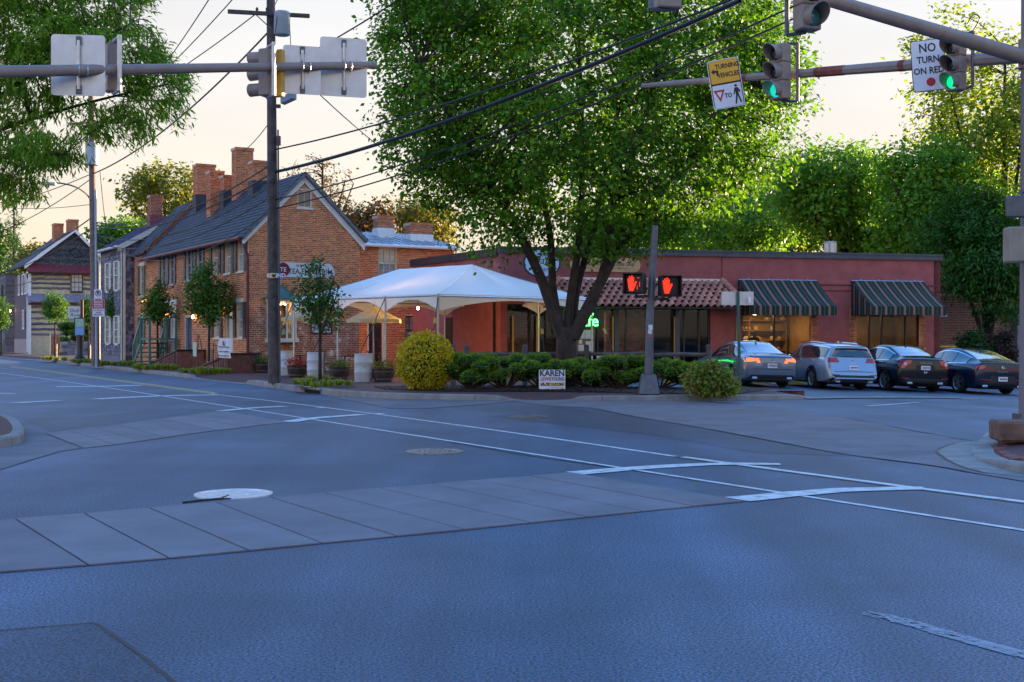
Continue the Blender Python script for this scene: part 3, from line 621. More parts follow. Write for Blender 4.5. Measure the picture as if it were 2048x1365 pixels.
# ------------------------------------------------------------------ brick tea house, gable to the camera
HO = Vector((-10.65, 48.5, 0)); GF = Fr(HO, V); FF = Fr(HO, U, flip=True); SWZ = .13
GW = 4.85; EAVE = 5.78; PEAKS = GF.s_of(607); PEAK = GF.z_of(PEAKS, 351)
house = thing('brick_house', 'two storey brick house with slate roof and white gable boards behind the tall pole', 'house', HO + UP * SWZ)
def gtop(s): 
    return EAVE + (PEAK - EAVE) * (s / PEAKS if s < PEAKS else (GW - s) / (GW - PEAKS))
wz0, wz1 = GF.z_of(PEAKS, 416), GF.z_of(PEAKS, 381); ws0, ws1 = GF.s_of(595), GF.s_of(624)
bs0, bs1 = GF.s_of(536), GF.s_of(581); bz0, bz1 = GF.z_of(1, 677), GF.z_of(1, 605)
gh = [(ws0, ws1, wz0, wz1), (bs0, bs1, bz0, bz1)]
brick_wall('gable_wall', GF, 0, GW, SWZ, PEAK, house, top=gtop, holes=gh, named=300, pick=lambda b: -b[2] + abs(b[0] - 2.4) * .2, lowmat=brick_w, lowtest=lambda b: b[3] < 2.55 + .5 * math.sin(b[0] * 1.3) + random.uniform(-.25, .25))
window(GF, ws0, ws1, wz0, wz1, house, cream, 2, 2, rec=.08, lintel=False)
RL = 16.6                                              # length of the near row
def fwin(px, y0, y1, wd=.86): s = FF.s_of(px); return (s - wd / 2, s + wd / 2, FF.z_of(s, y1), FF.z_of(s, y0))
upW = [(fwin(482, 475, 543), brown_p, cream), (fwin(456.4, 480, 547), brown_p, cream), (fwin(431, 485, 548), brown_p, cream), (fwin(399, 494, 555), blue_p, blue_l), (fwin(377.5, 500, 561), blue_p, blue_l), (fwin(343.5, 506, 569), blue_p, blue_l), (fwin(327, 511, 572), blue_p, blue_l)]
loW = [(fwin(480, 605, 676), brown_p, cream), (fwin(434, 617, 676), brown_p, cream), (fwin(331, 634, 677), blue_p, blue_l)]
doors = [(fwin(459, 612, 729, 1.0), cream), (fwin(377, 634, 712, 1.15), blue_p), (fwin(346, 612, 716, 1.0), white_p)]
fh = [w_[0] for w_ in upW + loW] + [d[0][:2] + (SWZ + .25, d[0][3]) for d in doors]
brick_wall('front_wall', FF, 0.252, RL, SWZ, EAVE, house, holes=fh, bz=SWZ)
for (a, b, c, d), sh, fr in upW + loW: window(FF, a, b, c, d, house, fr, 2, 4, shut=sh, sw=.4, pane=curtain_p if sh is brown_p else pane_m, wide=.05)
for (a, b, c, d), mt in doors: door(FF, a, b, SWZ + .25, d, house, mt, trim=mt if mt is not blue_p else blue_l)
for (a, b, c, d), mt in doors: m = MB(); m.box(FF, a - .1, b + .1, -.05, .5, SWZ, SWZ + .25); m.build('door_step', conc, house, bevel=.01)
for (a, b, c, d), mt in doors[2:]: m = MB(); m.box(FF, a - .25, b + 1.2, -.02, .05, d + .03, d + .3); m.build('door_lintel', white_p, house)
# roof: front slope, back slope
ov = .28
rA, rB = GF.p(-.35, ov, EAVE - .22), GF.p(PEAKS, ov, PEAK + .13)
bk = GF.p(GW + .3, ov, EAVE - .15)
stepped_roof('roof', rA, rA + U * (RL + ov), rB + U * (RL + ov), rB, slate, house)
stepped_roof('roof', bk + U * (RL + ov), bk, rB, rB + U * (RL + ov), slate, house, step=.4)
m = MB()
for sgn, (s_a, z_a), (s_b, z_b) in ((0, (-.28, EAVE - .28), (PEAKS, PEAK - .02)), (1, (PEAKS, PEAK - .02), (GW + .22, EAVE - .24))):
    m.hexa([GF.p(s_a, .02, z_a - .27), GF.p(s_a, .07, z_a - .27), GF.p(s_b, .07, z_b - .32), GF.p(s_b, .02, z_b - .32)], [GF.p(s_a, .02, z_a + .04), GF.p(s_a, .07, z_a + .04), GF.p(s_b, .07, z_b + .06), GF.p(s_b, .02, z_b + .06)])
m.build('barge_board', white_p, house)
m = MB(); g0 = GF.p(-.42, ov - .1, EAVE - .25); m.tube([g0, g0 + U * (RL + .2)], .075, 8); m.tube([GF.p(-.42, -.05, EAVE - .3), GF.p(-.2, .06, EAVE - .55), GF.p(-.06, .07, EAVE - .9), GF.p(-.06, .07, SWZ + .05)], .05, 8); m.build('gutter', maroon, house)
m = MB(); m.quad(GF.p(GW, -.25, SWZ), GF.p(GW, -.25, EAVE), GF.p(GW, -.25, EAVE) + U * RL, GF.p(GW, -.25, SWZ) + U * RL); m.build('rear_wall', brick_m, house)
# chimneys along the ridge
def chim(px, wpx, ytop, fl=None, side=0.0, dep=.6, zb=None):
    "astride the ridge, as far up the row as its column in the photograph says"
    k = (px - CX) / FPX; R0 = HO + V * (PEAKS + side); sU = (k * R0.y - R0.x) / (U.x - k * U.y)
    f = Fr(R0 + U * sU, V); w2 = wpx / FPX * f.O.y / 2 / V.x; ht = f.z_of(0, ytop); zb = zb or PEAK - 1.0 - abs(side) * .5
    chimney(f, -w2, w2, -dep, 0, zb, ht, house, flash=(fl, slate) if fl else None)
chim(489, 31, 295); chim(524, 32, 321, PEAK + .35); chim(434, 24, 341, side=-.7); chim(460, 22, 350, PEAK + .25, side=-.4); chim(412, 33, 328, PEAK + .6)
# bay window with copper roof
m = MB(); bo = .55
for a in (bs0 - .06, bs0 + .16, (bs0 + bs1) / 2 + .1, bs1 - .16, bs1): m.box(GF, a, a + .07, bo - .06, bo, bz0, bz1)
for a in (bs0 - .06, bs1): m.box(GF, a, a + .07, 0, .08, bz0, bz1)
m.box(GF, bs0 - .14, bs1 + .15, 0, bo + .06, bz0 - .16, bz0); m.box(GF, bs0 - .12, bs1 + .13, 0, bo + .05, bz1, bz1 + .16)
bay = m.build('bay_window', cream, house)
m = MB(); m.box(GF, bs0, bs1, bo - .045, bo - .03, bz0, bz1); m.build('pane', glassmat('shop_glass', (.85, .88, .9), .0), bay)
for a in (bs0 - .035, bs1 + .03): m = MB(); m.box(GF, a, a + .01, .08, bo - .06, bz0, bz1); m.build('pane', MATS['shop_glass'], bay)
bc = (bs0 + bs1) / 2; zt_ = GF.z_of(bc, 572); e0, e1 = bs0 - .28, bs1 + .28; zb_ = bz1 + .16
lo = [GF.p(e0, 0, zb_), GF.p(e0 + .1, bo + .2, zb_), GF.p(e1 - .1, bo + .2, zb_), GF.p(e1, 0, zb_)]; tp = [GF.p(bc - .1, 0, zt_), GF.p(bc - .1, .05, zt_), GF.p(bc + .1, .05, zt_), GF.p(bc + .1, 0, zt_)]
m = MB(); md = [l.lerp(t, .45) - UP * .12 for l, t in zip(lo, tp)]; m.hexa(lo, md); m.hexa(md, tp)
for i, (A, B) in enumerate(((0, 1), (1, 2), (2, 3))):
    for t in (0, .33, .66, 1) if i == 1 else (0, .5):
        m.tube([lo[A].lerp(lo[B], t), md[A].lerp(md[B], t) + UP * .01, tp[A].lerp(tp[B], t) + UP * .01], .016, 5)
m.build('bay_roof', copper, house)
m = MB(); m.box(GF, bs0, bs1, -.9, -.85, bz0 - .1, bz1 + .1); m.build('display_backdrop', M('shop_display', (.25, .16, .1), .8, .5, 4), bay)
for k, (ds, dz, cc) in enumerate(((.35, .25, (.5, .12, .2)), (.62, .5, (.08, .12, .3)), (.3, .75, (.7, .6, .5)), (.75, .12, (.75, .7, .35)), (.5, .1, (.2, .45, .4)))):
    m = MB(); c = GF.p(bs0 + .1 + ds, .1, bz0 + dz * 1.2); m.lathe(c, [(.04, 0), (.11, .06), (.12, .16), (.07, .24), (.08, .28)], 10)
    tag(m.build('display_jar', M('jar%d' % k, cc, .4, .1), smooth=40), ['rose pink', 'dark blue', 'pale cream', 'yellow', 'teal green'][k] + ' jar on show in the copper roofed bay window', 'jar')
m = MB(); m.cbox(GF.p(bc, .15, bz1 - .08), V, U, UP, .3, .05, .02); m.build('bay_light', emat('warm_strip', (1.0, .62, .25), 3), bay)
# rear wing ----------------------------------------------------------
WF = Fr(HO + U * 1.2, V); w0, w1 = GW + .02, WF.s_of(908); WE = WF.z_of(6, 492)
wing = thing('brick_wing', 'low brick rear wing with pale metal roof and two chimneys beside the tent', 'house', WF.p((w0 + w1) / 2, 0, SWZ))
a0, a1 = WF.s_of(757), WF.s_of(794); d0, d1 = WF.s_of(735), WF.s_of(768); g0, g1 = WF.s_of(811), WF.s_of(848)
hl = [(a0, a1, WF.z_of(a0, 556), WF.z_of(a0, 497)), (d0, d1, SWZ, 2.25), (g0, g1, WF.z_of(g0, 690), WF.z_of(g0, 632))]
brick_wall('wing_wall', WF, w0, w1, SWZ, WE, wing, holes=hl)
window(WF, *hl[0], wing, cream, 3, 4, pane=curtain_p, lintel=False); window(WF, *hl[2], wing, brown_p, 4, 4, pane=curtain_p, lintel=False); door(WF, d0, d1, SWZ, 2.25, wing, brown_p, panes=True)
m = MB(); m.quad(WF.p(w1, 0, SWZ), WF.p(w1, 0, WE), WF.p(w1, -5, WE + .5), WF.p(w1, -5, SWZ)); m.build('side_wall', brick_m, wing)
tin = M('weathered_tin_roof', (.42, .44, .47), .4, .2, 3, metal=.4, stain=.6, stcol=(.09, .1, .13), stscale=1.2)
r0, r1, r2, r3 = WF.p(w0 - .05, .25, WE + .08), WF.p(w1 + .15, .25, WE + .08), WF.p(w1 + .1, -4.5, WE + 1.0), WF.p(w0 - .05, -4.5, WE + 1.0)
m = MB(); m.hexa([p - UP * .06 for p in (r0, r1, r2, r3)], [r0, r1, r2, r3])
for k in range(14): t = k / 13; m.cbox((r0.lerp(r1, t) + r3.lerp(r2, t)) / 2 + UP * .02, (r3 - r0), V, UP, (r3 - r0).length / 2, .012, .02)
m.build('metal_roof', tin, wing)
m = MB(); m.tube([WF.p(w0, .32, WE), WF.p(w1 + .1, .32, WE)], .07, 8); m.tube([WF.p(w1 + .05, .2, WE), WF.p(w1 + .02, .06, WE - .3), WF.p(w1 + .02, .06, 3)], .045, 6); m.build('gutter', white_p, wing)
ca, cb = WF.s_of(757, -2.4), WF.s_of(787, -2.4); chimney(WF, ca, cb, -3.0, -2.4, WE + .3, WF.z_of(ca, 430, -2.4), wing, flash=(WF.z_of(ca, 456, -2.4), white_p))
ca, cb = WF.s_of(822, -1.6), WF.s_of(865, -1.6); chimney(WF, ca, cb, -2.3, -1.6, WE + .2, WF.z_of(ca, 444, -1.6), wing, flash=(WF.z_of(ca, 468, -1.6), white_p))
# ------------------------------------------------------------------ cafe: low maroon building
stucco = M('maroon_stucco', (0.36, 0.095, 0.085), .85, .16, 2.5, bump=.35, bscale=35, stain=.55, stcol=(.25, .07, .068), stscale=.9)
coping_m = M('lead_coping', (0.075, 0.08, 0.1), .5, .2, 3, metal=.3)
tile_m = M('terracotta_tile', (0.56, 0.235, 0.165), .75, .2, 6, bump=.3, rnd=.3, hue=.01, stain=.3, stcol=(.14, .07, .06), stscale=3)
yel_p = M('ochre_paint', (0.45, 0.27, 0.06), .5, .1)
warm_wall = M('warm_interior_wall', (0.30, 0.17, 0.06), .9, .3, 1.5)
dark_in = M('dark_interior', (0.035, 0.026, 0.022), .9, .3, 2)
shelf_m = M('shelf_wood', (0.2, 0.11, 0.05), .7, .3, 4)
shopg = MATS['shop_glass']
CL = 18.9; CH = 4.95
cafe = thing('cafe_building', 'low maroon stucco cafe with dark coping, tiled canopy and striped awnings', 'cafe', CF.p(9, 0, 0))
S = CF.s_of; Zc = CF.z_of
def zpx(px, py, o=0): s = S(px, o); return Zc(s, py, o)
sf0, sf1 = S(1003), S(1421); sft, sfb = zpx(1300, 610), zpx(1300, 735)
a0, a1 = S(1484), S(1626); b0, b1 = S(1708), S(1842); at_, ab_ = zpx(1550, 622), zpx(1550, 728)
m = MB(); zb = -.7
for s0, s1 in ((0, sf0), (sf1, a0), (a1, b0), (b1, CL)): m.box(CF, s0, s1, -.3, 0, zb, at_ + .3)
m.box(CF, sf0, sf1, -.3, 0, sft, at_ + .3); m.box(CF, sf0, sf1, -.3, 0, zb, sfb)
for s0, s1 in ((a0, a1), (b0, b1)): m.box(CF, s0, s1, -.3, 0, zb, ab_); m.box(CF, s0, s1, -.3, 0, at_, at_ + .3)
m.box(CF, 0, CL, -.3, 0, at_ + .3, CH - .2)
m.build('front_wall', stucco, cafe)
m = MB(); m.box(CF, S(1443), S(1444.5), .002, .014, at_ + .35, CH - .22); m.box(CF, 10.5, CL, .002, .02, zpx(1660, 572), zpx(1660, 569)); m.box(CF, 10.5, CL, .002, .02, zpx(1660, 583), zpx(1660, 581)); m.build('stucco_joint', M('stucco_joint', (.13, .035, .04), .85, .1), cafe)
SD = Vector((-.4746, .88, 0)); CS = Fr(CO, SD, flip=True)
m = MB(); m.box(CS, .0, 8.2, -.3, 0, zb, CH - .2); m.build('side_wall', stucco, cafe)
CE = Fr(CF.p(CL, 0), (-CF.n.x, -CF.n.y))
m = MB(); m.box(CE, 0, 9, -.3, 0, zb, CH - .2); m.build('end_wall', stucco, cafe)
m = MB(); q = [CF.p(.1, -.1, CH - .3), CF.p(CL - .1, -.1, CH - .3), CF.p(CL - .1, -9, CH - .3), CS.p(8.2, -.1, CH - .3)]; m.hexa([p - UP * .15 for p in q], q); m.build('flat_roof', coping_m, cafe)
k = 6
for i in range(k):
    m = MB(); m.box(CF, -.08 + (CL + .16) * i / k + .004, -.08 + (CL + .16) * (i + 1) / k - .004, -.38, .09, CH - .22, CH + .02); m.box(CF, -.08 + (CL + .16) * i / k + .004, -.08 + (CL + .16) * (i + 1) / k - .004, .09, .12, CH - .04, CH + .03); m.build('coping', coping_m, cafe)
for i in range(2): m = MB(); m.box(CS, .14 + 4.1 * i, 4.2 + 4.1 * i, -.38, .1, CH - .32, CH - .02); m.build('coping', M('brown_fascia', (.055, .035, .035), .6, .2), cafe)
m = MB(); m.box(CE, .12, 9, -.38, .09, CH - .22, CH); m.build('coping', coping_m, cafe)
m = MB(); m.box(CS, CS.s_of(905), CS.s_of(893), .002, .03, .1, 2.35); sdo = m.build('side_door', M('side_door_dark', (.02, .012, .012), .5, .2), cafe)
# rooms behind the glass
def room(s0, s1, z0, z1, depth, wallm, name):
    m = MB(); p = CF.p
    m.quad(p(s0, -depth, z0), p(s1, -depth, z0), p(s1, -depth, z1), p(s0, -depth, z1)); m.quad(p(s0, -.31, z0), p(s0, -depth, z0), p(s0, -depth, z1), p(s0, -.31, z1)); m.quad(p(s1, -.31, z0), p(s1, -depth, z0), p(s1, -depth, z1), p(s1, -.31, z1))
    m.quad(p(s0, -.31, z0), p(s1, -.31, z0), p(s1, -depth, z0), p(s0, -depth, z0)); m.quad(p(s0, -.31, z1), p(s1, -.31, z1), p(s1, -depth, z1), p(s0, -depth, z1)); return m.build(name, wallm, cafe)
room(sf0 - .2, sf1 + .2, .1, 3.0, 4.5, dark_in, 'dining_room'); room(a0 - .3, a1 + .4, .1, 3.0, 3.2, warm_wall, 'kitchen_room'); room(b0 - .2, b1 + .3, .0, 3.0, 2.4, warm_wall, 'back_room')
glow = emat('kitchen_lamp', (1.0, .62, .22), 5)
for s_, o_, L_ in (((a0 + a1) / 2 - .7, -1.6, .6), ((a0 + a1) / 2 + .6, -1.4, .5), (b0 + .5, -1.2, .3)):
    t = thing('ceiling_lamp', 'warm strip lamp hanging inside the ' + ('lit kitchen window' if s_ < b0 else 'back room window') + (' over the bread shelves' if s_ < (a0 + a1) / 2 else ''), 'lamp', CF.p(s_, o_, 2.5))
    m = MB(); m.box(CF, s_ - L_ - .03, s_ + L_ + .03, o_ - .12, o_ + .12, 2.5, 2.58); m.tube([CF.p(s_, o_, 2.58), CF.p(s_, o_, 2.99)], .012, 5); m.build('housing', black_m, t)
    m = MB(); m.box(CF, s_ - L_, s_ + L_, o_ - .09, o_ + .09, 2.47, 2.497); m.build('tube', glow, t)
t = thing('pendant_lamp', 'dim amber pendant lamp deep inside the dark dining room', 'lamp', CF.p(4.2, -2.8, 2.2))
m = MB(); m.lathe(CF.p(4.2, -2.8, 2.2), [(.16, 0), (.1, .14), (.03, .2)], 12, cap=False); m.tube([CF.p(4.2, -2.8, 2.38), CF.p(4.2, -2.8, 2.98)], .01, 5); m.build('shade', yel_p, t); m = MB(); m.lathe(CF.p(4.2, -2.8, 2.1), [(.02, 0), (.06, .05), (.05, .12), (.01, .15)], 10); m.build('bulb', emat('amber_bulb', (1, .5, .15), 8), t)
# shelves of bread
t = thing('bread_shelf', 'wooden shelves of loaves along the back of the lit kitchen', 'shelf', CF.p(a0 + 1, -2.9, .12))
for k in range(5): m = MB(); z_ = .55 + k * .42; m.box(CF, a0 - .1, a1 + .2, -3.1, -2.65, z_, z_ + .035); m.build('shelf', shelf_m, t)
for s_ in (a0 - .1, (a0 + a1) / 2, a1 + .18): m = MB(); m.box(CF, s_, s_ + .04, -3.12, -2.64, .12, 2.3); m.build('upright', shelf_m, t)
loafs = [M('loaf%d' % i, c_, .7, .25, 9) for i, c_ in enumerate(((.5, .28, .1), (.62, .42, .2), (.35, .16, .06), (.55, .5, .4)))]
for k in range(4):
    s_ = a0 + .05
    while s_ < a1:
        if random.random() < .75:
            wv = random.uniform(.08, .15); m = MB(); z_ = .585 + (k + 1) * .42 - .0; c = CF.p(s_ + wv, -2.85, z_); m.lathe(c, [(wv * .7, 0), (wv, .04), (wv * .95, .09), (wv * .55, random.uniform(.12, .18))], 8)
            li_ = random.randrange(4); tag(m.build('loaf', loafs[li_], smooth=50), ['golden', 'pale', 'dark crusted', 'floury'][li_] + ' round loaf on the ' + ['second', 'third', 'fourth', 'top'][k] + ' kitchen shelf behind glass', 'loaf', 'loaves on the ' + ['second', 'third', 'fourth', 'top'][k] + ' kitchen shelf')
        s_ += random.uniform(.27, .42)
# shop window frames
def storefront(s0, s1, z0, z1, bars, mat, lab):
    m = MB()
    for s_ in [s0] + [b for b in bars] + [s1 - .07]: m.box(CF, s_, s_ + .07, -.16, -.08, z0, z1)
    m.box(CF, s0, s1, -.165, -.075, z0 - .001, z0 + .08); m.box(CF, s0, s1, -.165, -.075, z1 - .07, z1 + .001)
    wf = m.build('shop_window', mat, cafe)
    e = [s0] + list(bars) + [s1]
    for a, b in zip(e[:-1], e[1:]): m = MB(); m.box(CF, a + .06, b + .01, -.125, -.115, z0 + .06, z1 - .05); m.build('pane', shopg, wf)
dk = M('dark_frame', (.02, .017, .016), .4, .2)
storefront(sf0, sf1, sfb, sft, [S(x) for x in (1060, 1118, 1195, 1252, 1300, 1345, 1368, 1398)], dk, 0)
storefront(a0, a1, ab_, at_, [S(1549)], dk, 0); storefront(b0, b1, ab_, at_, [S(1740), S(1765), S(1812)], dk, 0)
for x, w_, mt in ((1228, .16, coping_m), (1350, .16, coping_m), (1118, .12, coping_m)): m = MB(); m.box(CF, S(x), S(x) + w_, -.06, .1, sfb, sft + .02); m.build('column', mt, cafe)
for x in (1024, 1072, 1224, 1347, 1471, 1474): m = MB(); m.box(CF, S(x), S(x) + .055, .01, .07, sfb if x < 1400 else 0, zpx(1300, 633)); m.build('ochre_post', yel_p, cafe)
for x in (1060, 1130, 1232, 1270, 1320, 1362): m = MB(); m.box(CF, S(x), S(x + 42), -.2, -.17, sft - .22, sft - .08); m.build('soffit_panel', yel_p, cafe)
# interior brick piers visible through the glass
for x in (985, 1030, 1235, 1266): 
    f = Fr(CF.p(S(x) + .3, -2.2), CV); tw = 1.0
    brick_wall('interior_brick_pier', f, 0, tw, .1, 2.6, cafe, thick=.3, mat=brick_m, mort=mortar_d)
for x in (1622, 1698, 1838): 
    f = Fr(CF.p(S(x), .0), CV); brick_wall('brick_pier', f, 0, .34, -.5, at_ + .1, cafe, thick=.02, mort=mortar_d)
# notices and neon
t = thing('neon_cafe_sign', 'glowing green neon cafe sign in the window beside the tree trunk', 'sign', CF.p(S(1172), .02, zpx(1172, 645)))
m = MB(); m.box(CF, S(1140), S(1196), .0, .03, zpx(1172, 658), zpx(1172, 622)); m.build('backing', black_m, t)
neon = emat('green_neon', (.03, 1.0, .06), 2.2, (.05, .5, .08))
text('neon_lettering', 'Cafe', CF.p(S(1168), .055, zpx(1164, 643)), CV, UP, .62, neon, t, extr=.012, bold=-.004); m = MB(); m.tube([CF.p(S(1183), .06, zpx(1183, 632)), CF.p(S(1186), .06, zpx(1186, 628))], .014, 6); m.build('accent', neon, t)
paper = M('white_paper', (.66, .68, .72), .8, .08, 6); board_m = M('brown_board', (.2, .13, .08), .8, .2)
t = thing('notice_board', 'brown board of white notices under the green neon sign', 'notice board', CF.p(S(1172), .02, zpx(1172, 680)))
m = MB(); m.box(CF, S(1152), S(1189), .0, .03, zpx(1172, 706), zpx(1172, 659)); m.build('board', board_m, t)
for (x0, x1, y0, y1) in ((1157, 1169, 678, 661), (1170, 1186, 678, 661), (1157, 1164, 688, 680), (1171, 1186, 702, 683), (1156, 1167, 702, 690)): m = MB(); m.box(CF, S(x0), S(x1), .031, .036, zpx(x0, y0), zpx(x0, y1)); m.build('notice', paper, t)
# tiled canopy: every tile its own piece
tr0, tr1 = S(1120, .02), S(1440, .02); zt_, ze = zpx(1300, 563, .1), zpx(1300, 612, 1.0); pr = 1.05
tc_ = thing('tile_canopy', 'terracotta pantile canopy over the dark cafe windows', 'canopy', CF.p((tr0 + tr1) / 2, .5, zt_))
nrow = 6; wv = .285; def_h = .10
slope = Vector(CF.n * pr + UP * (ze - zt_)); sl = slope.length; sd_ = slope.normalized(); nn = CV.cross(sd_); nn = -nn if nn.z < 0 else nn
tl = MB(); seg = 7; L_ = sl / nrow * 1.16; vv = []
for e, lift in ((0, 0.0), (1, .0)):
    for i in range(seg + 1):
        u_ = i / seg; hgt = def_h * (math.sin(math.pi * u_ / .62) if u_ < .62 else -.45 * math.sin(math.pi * (u_ - .62) / .38))
        for th in (0, .016): vv.append(Vector((wv * 1.06 * u_, e * L_, hgt + th + (.03 if e else 0))))
idx = lambda e, i, h: (e * (seg + 1) + i) * 2 + h
fs = []
for i in range(seg): fs += [(idx(0, i, 1), idx(0, i + 1, 1), idx(1, i + 1, 1), idx(1, i, 1)), (idx(1, i, 0), idx(1, i + 1, 0), idx(0, i + 1, 0), idx(0, i, 0)), (idx(1, i, 1), idx(1, i + 1, 1), idx(1, i + 1, 0), idx(1, i, 0))]
tl.add(vv, fs); tme = bpy.data.meshes.new('roof_tile'); tme.from_pydata([tuple(v) for v in tl.v], [], tl.f); tme.materials.append(tile_m); tme.shade_smooth(); tme.set_sharp_from_angle(angle=R(50))
rot = Matrix((-CV, sd_, nn)).transposed().to_euler(); cb_ = root_loc(tc_)
for r_ in range(nrow):
    ext = (r_ + .5) / nrow * .95
    a, b = tr0 - ext * 1.0, tr1 + ext * .55; nC = int(round((b - a) / wv))
    for c_ in range(nC):
        o = link_mesh('roof_tile', tme, None, tc_); s_ = a + c_ * wv
        o.location = CF.p(s_ + wv, .06, zt_) + sd_ * (r_ * sl / nrow) + nn * random.uniform(0, .008) - cb_; o.rotation_euler = rot
for sa, sb in ((tr0 - .05, tr0 - 1.0), (tr1 + .05, tr1 + .6)):
    for k in range(6):
        p0 = CF.p(sa + (sb - sa) * k / 6, .06 + pr * k / 6, zt_ + (ze - zt_) * k / 6 + .1); p1 = CF.p(sa + (sb - sa) * (k + 1.15) / 6, .06 + pr * (k + 1.15) / 6, zt_ + (ze - zt_) * (k + 1.15) / 6 + .13)
        m = MB(); m.tube([p0, p1], [.10, .125], 10); m.build('hip_tile', tile_m, tc_, smooth=50)
m = MB(); m.box(CF, tr0 - .1, tr1 + .1, .005, .1, zt_ + .02, zt_ + .12); m.build('flashing', steel, tc_)
m = MB(); m.hexa([CF.p(tr0 - .9, .02, ze - .1), CF.p(tr0 - .9, pr - .06, ze - .1), CF.p(tr1 + .5, pr - .06, ze - .1), CF.p(tr1 + .5, .02, ze - .1)], [CF.p(tr0 - .9, .02, ze - .03), CF.p(tr0 - .9, pr - .06, ze - .04), CF.p(tr1 + .5, pr - .06, ze - .04), CF.p(tr1 + .5, .02, ze - .03)]); m.build('soffit', dk, tc_)
# striped awnings
def stripes(name, along):
    m = bpy.data.materials.new(name); m.use_nodes = True; t = m.node_tree; N = t.nodes; L = t.links; b = N['Principled BSDF']; b.inputs['Roughness'].default_value = .85
    uv = N.new('ShaderNodeAttribute'); uv.attribute_name = 'stripe'; mu = N.new('ShaderNodeMath'); mu.operation = 'FRACT'; L.new(uv.outputs['Fac'], mu.inputs[0])
    ra = N.new('ShaderNodeValToRGB'); ra.color_ramp.interpolation = 'CONSTANT'; e = ra.color_ramp.elements; e[0].color = (.006, .026, .016, 1); e[1].position = .36; e[1].color = (.27, .125, .09, 1)
    for p_, c_ in ((.60, (.006, .026, .016, 1)), (.96, (.16, .15, .12, 1))): q = e.new(p_); q.color = c_
    L.new(mu.outputs[0], ra.inputs[0]); L.new(ra.outputs[0], b.inputs['Base Color']); return m
stripe_m = stripes('awning_stripes', 0)
def awning(px0, px1, yt, proj, zf, zv, lab):
    s0, s1 = S(px0), S(px1); zt = Zc(s0, yt); t = thing('striped_awning', lab, 'awning', CF.p((s0 + s1) / 2, .5, zf), 'striped awnings')
    def cloth(name, rows, sv):
        n = len(sv); me = bpy.data.meshes.new(name); vs = []; fs = []; st = []
        base = root_loc(t)
        for row in rows:
            vs += [tuple(p - base) for p in row]
        for j in range(len(rows) - 1):
            for i in range(n - 1): fs.append((j * n + i, j * n + i + 1, (j + 1) * n + i + 1, (j + 1) * n + i))
        me.from_pydata(vs, [], fs); a = me.attributes.new('stripe', 'FLOAT', 'POINT'); a.data.foreach_set('value', list(sv) * len(rows))
        o = link_mesh(name, me, stripe_m, t); md = o.modifiers.new('thick', 'SOLIDIFY'); md.thickness = .012; return o
    n = 61; ss = [s0 + (s1 - s0) * i / (n - 1) for i in range(n)]; sv = [(s - s0) / .42 for s in ss]
    sag = lambda t_: .05 * math.sin(math.pi * t_)
    cloth('slope', [[CF.p(s, .03 + proj * tt, zt + (zf - zt) * tt - sag(tt)) for s in ss] for tt in (0, .2, .4, .6, .8, 1)], sv)
    cloth('valance', [[CF.p(s, .03 + proj + .006, zf - (zf - zv) * tt - (.025 * abs(math.sin((s - s0) * 14)) if tt == 1 else 0)) for s in ss] for tt in (0, .5, 1)], sv)
    for se in (s0, s1):
        q = [i / 12 for i in range(13)]; cloth('side', [[CF.p(se, .03 + proj * u_, zv) for u_ in q], [CF.p(se, .03 + proj * u_, max(zv, zt + (zf - zt) * u_ - sag(u_))) for u_ in q]], [u_ * proj / .42 for u_ in q])
    m = MB(); m.tube([CF.p(s0, .03, zt), CF.p(s1, .03, zt)], .03, 6)
    for k in range(4): a = s0 + (s1 - s0) * (k + .5) / 4; m.tube([CF.p(a, 0, zt + .01), CF.p(a, .06, zt + .05)], .03, 6)
    m.build('head_rail', steel, t)
awning(1476, 1633, 560, 1.55, zpx(1560, 613, 1.55), zpx(1560, 630, 1.55), 'green and pink striped awning over the lit kitchen window')
awning(1702, 1846, 562, 1.55, zpx(1770, 614, 1.55), zpx(1770, 630, 1.55), 'green and pink striped awning at the far end of the maroon wall')
m = MB(); e0 = CF.p(CL, 0, 0); p1_ = CE.p(.6, .02, 3.1); p2_ = CE.p(.6, .75, 2.42); p3_ = CE.p(.6, .02, 2.42)
tb = thing('awning_bracket', 'thin pale triangular bracket sticking out of the cafe end wall', 'bracket', p3_); m.tube([p1_, p2_], .018, 6); m.tube([p3_, p2_], .018, 6); m.build('arm', steel, tb)
# roof vent, wall signs
vp = at(1661, 505, 50.5); t = thing('roof_vent', 'bright steel drum vent on the flat cafe roof', 'vent', vp - UP * .1); 
m = MB(); m.lathe(vp - UP * .35, [(.27, 0), (.27, .76)], 20, cap=False); m.build('drum', steel, t, smooth=60); m = MB(); m.lathe(vp + UP * .41, [(.285, -.01), (.29, .02), (.15, .05)], 20); m.build('lid', steel, t)
board_y = M('tan_sign_board', (.55, .33, .15), .6, .08, 4); ink = M('dark_ink', (.02, .018, .02), .6, .1)
s0, s1 = S(1139), S(1280); zc_ = zpx(1210, 530.5); hh = .27
t = thing('coffee_shop_sign', 'long tan rounded sign with dark script on the maroon parapet', 'sign', CF.p((s0 + s1) / 2, .03, zc_))
pts = []
for cx_, a0_ in ((s1 - hh, -90), (s0 + hh, 90)):
    for k in range(9): an = R(a0_ + k * 22.5); pts.append(CF.p(cx_ + hh * math.cos(an), .01, zc_ + hh * math.sin(an)))
m = MB(); m.prism(pts, CF.n * .05); m.build('board', board_y, t)
text('lettering', 'Your Neighborhood Coffee Shop', CF.p((s0 + s1) / 2, .062, zc_ + .04), CV, UP, .22, ink, t, shear=.35, sx=.78)
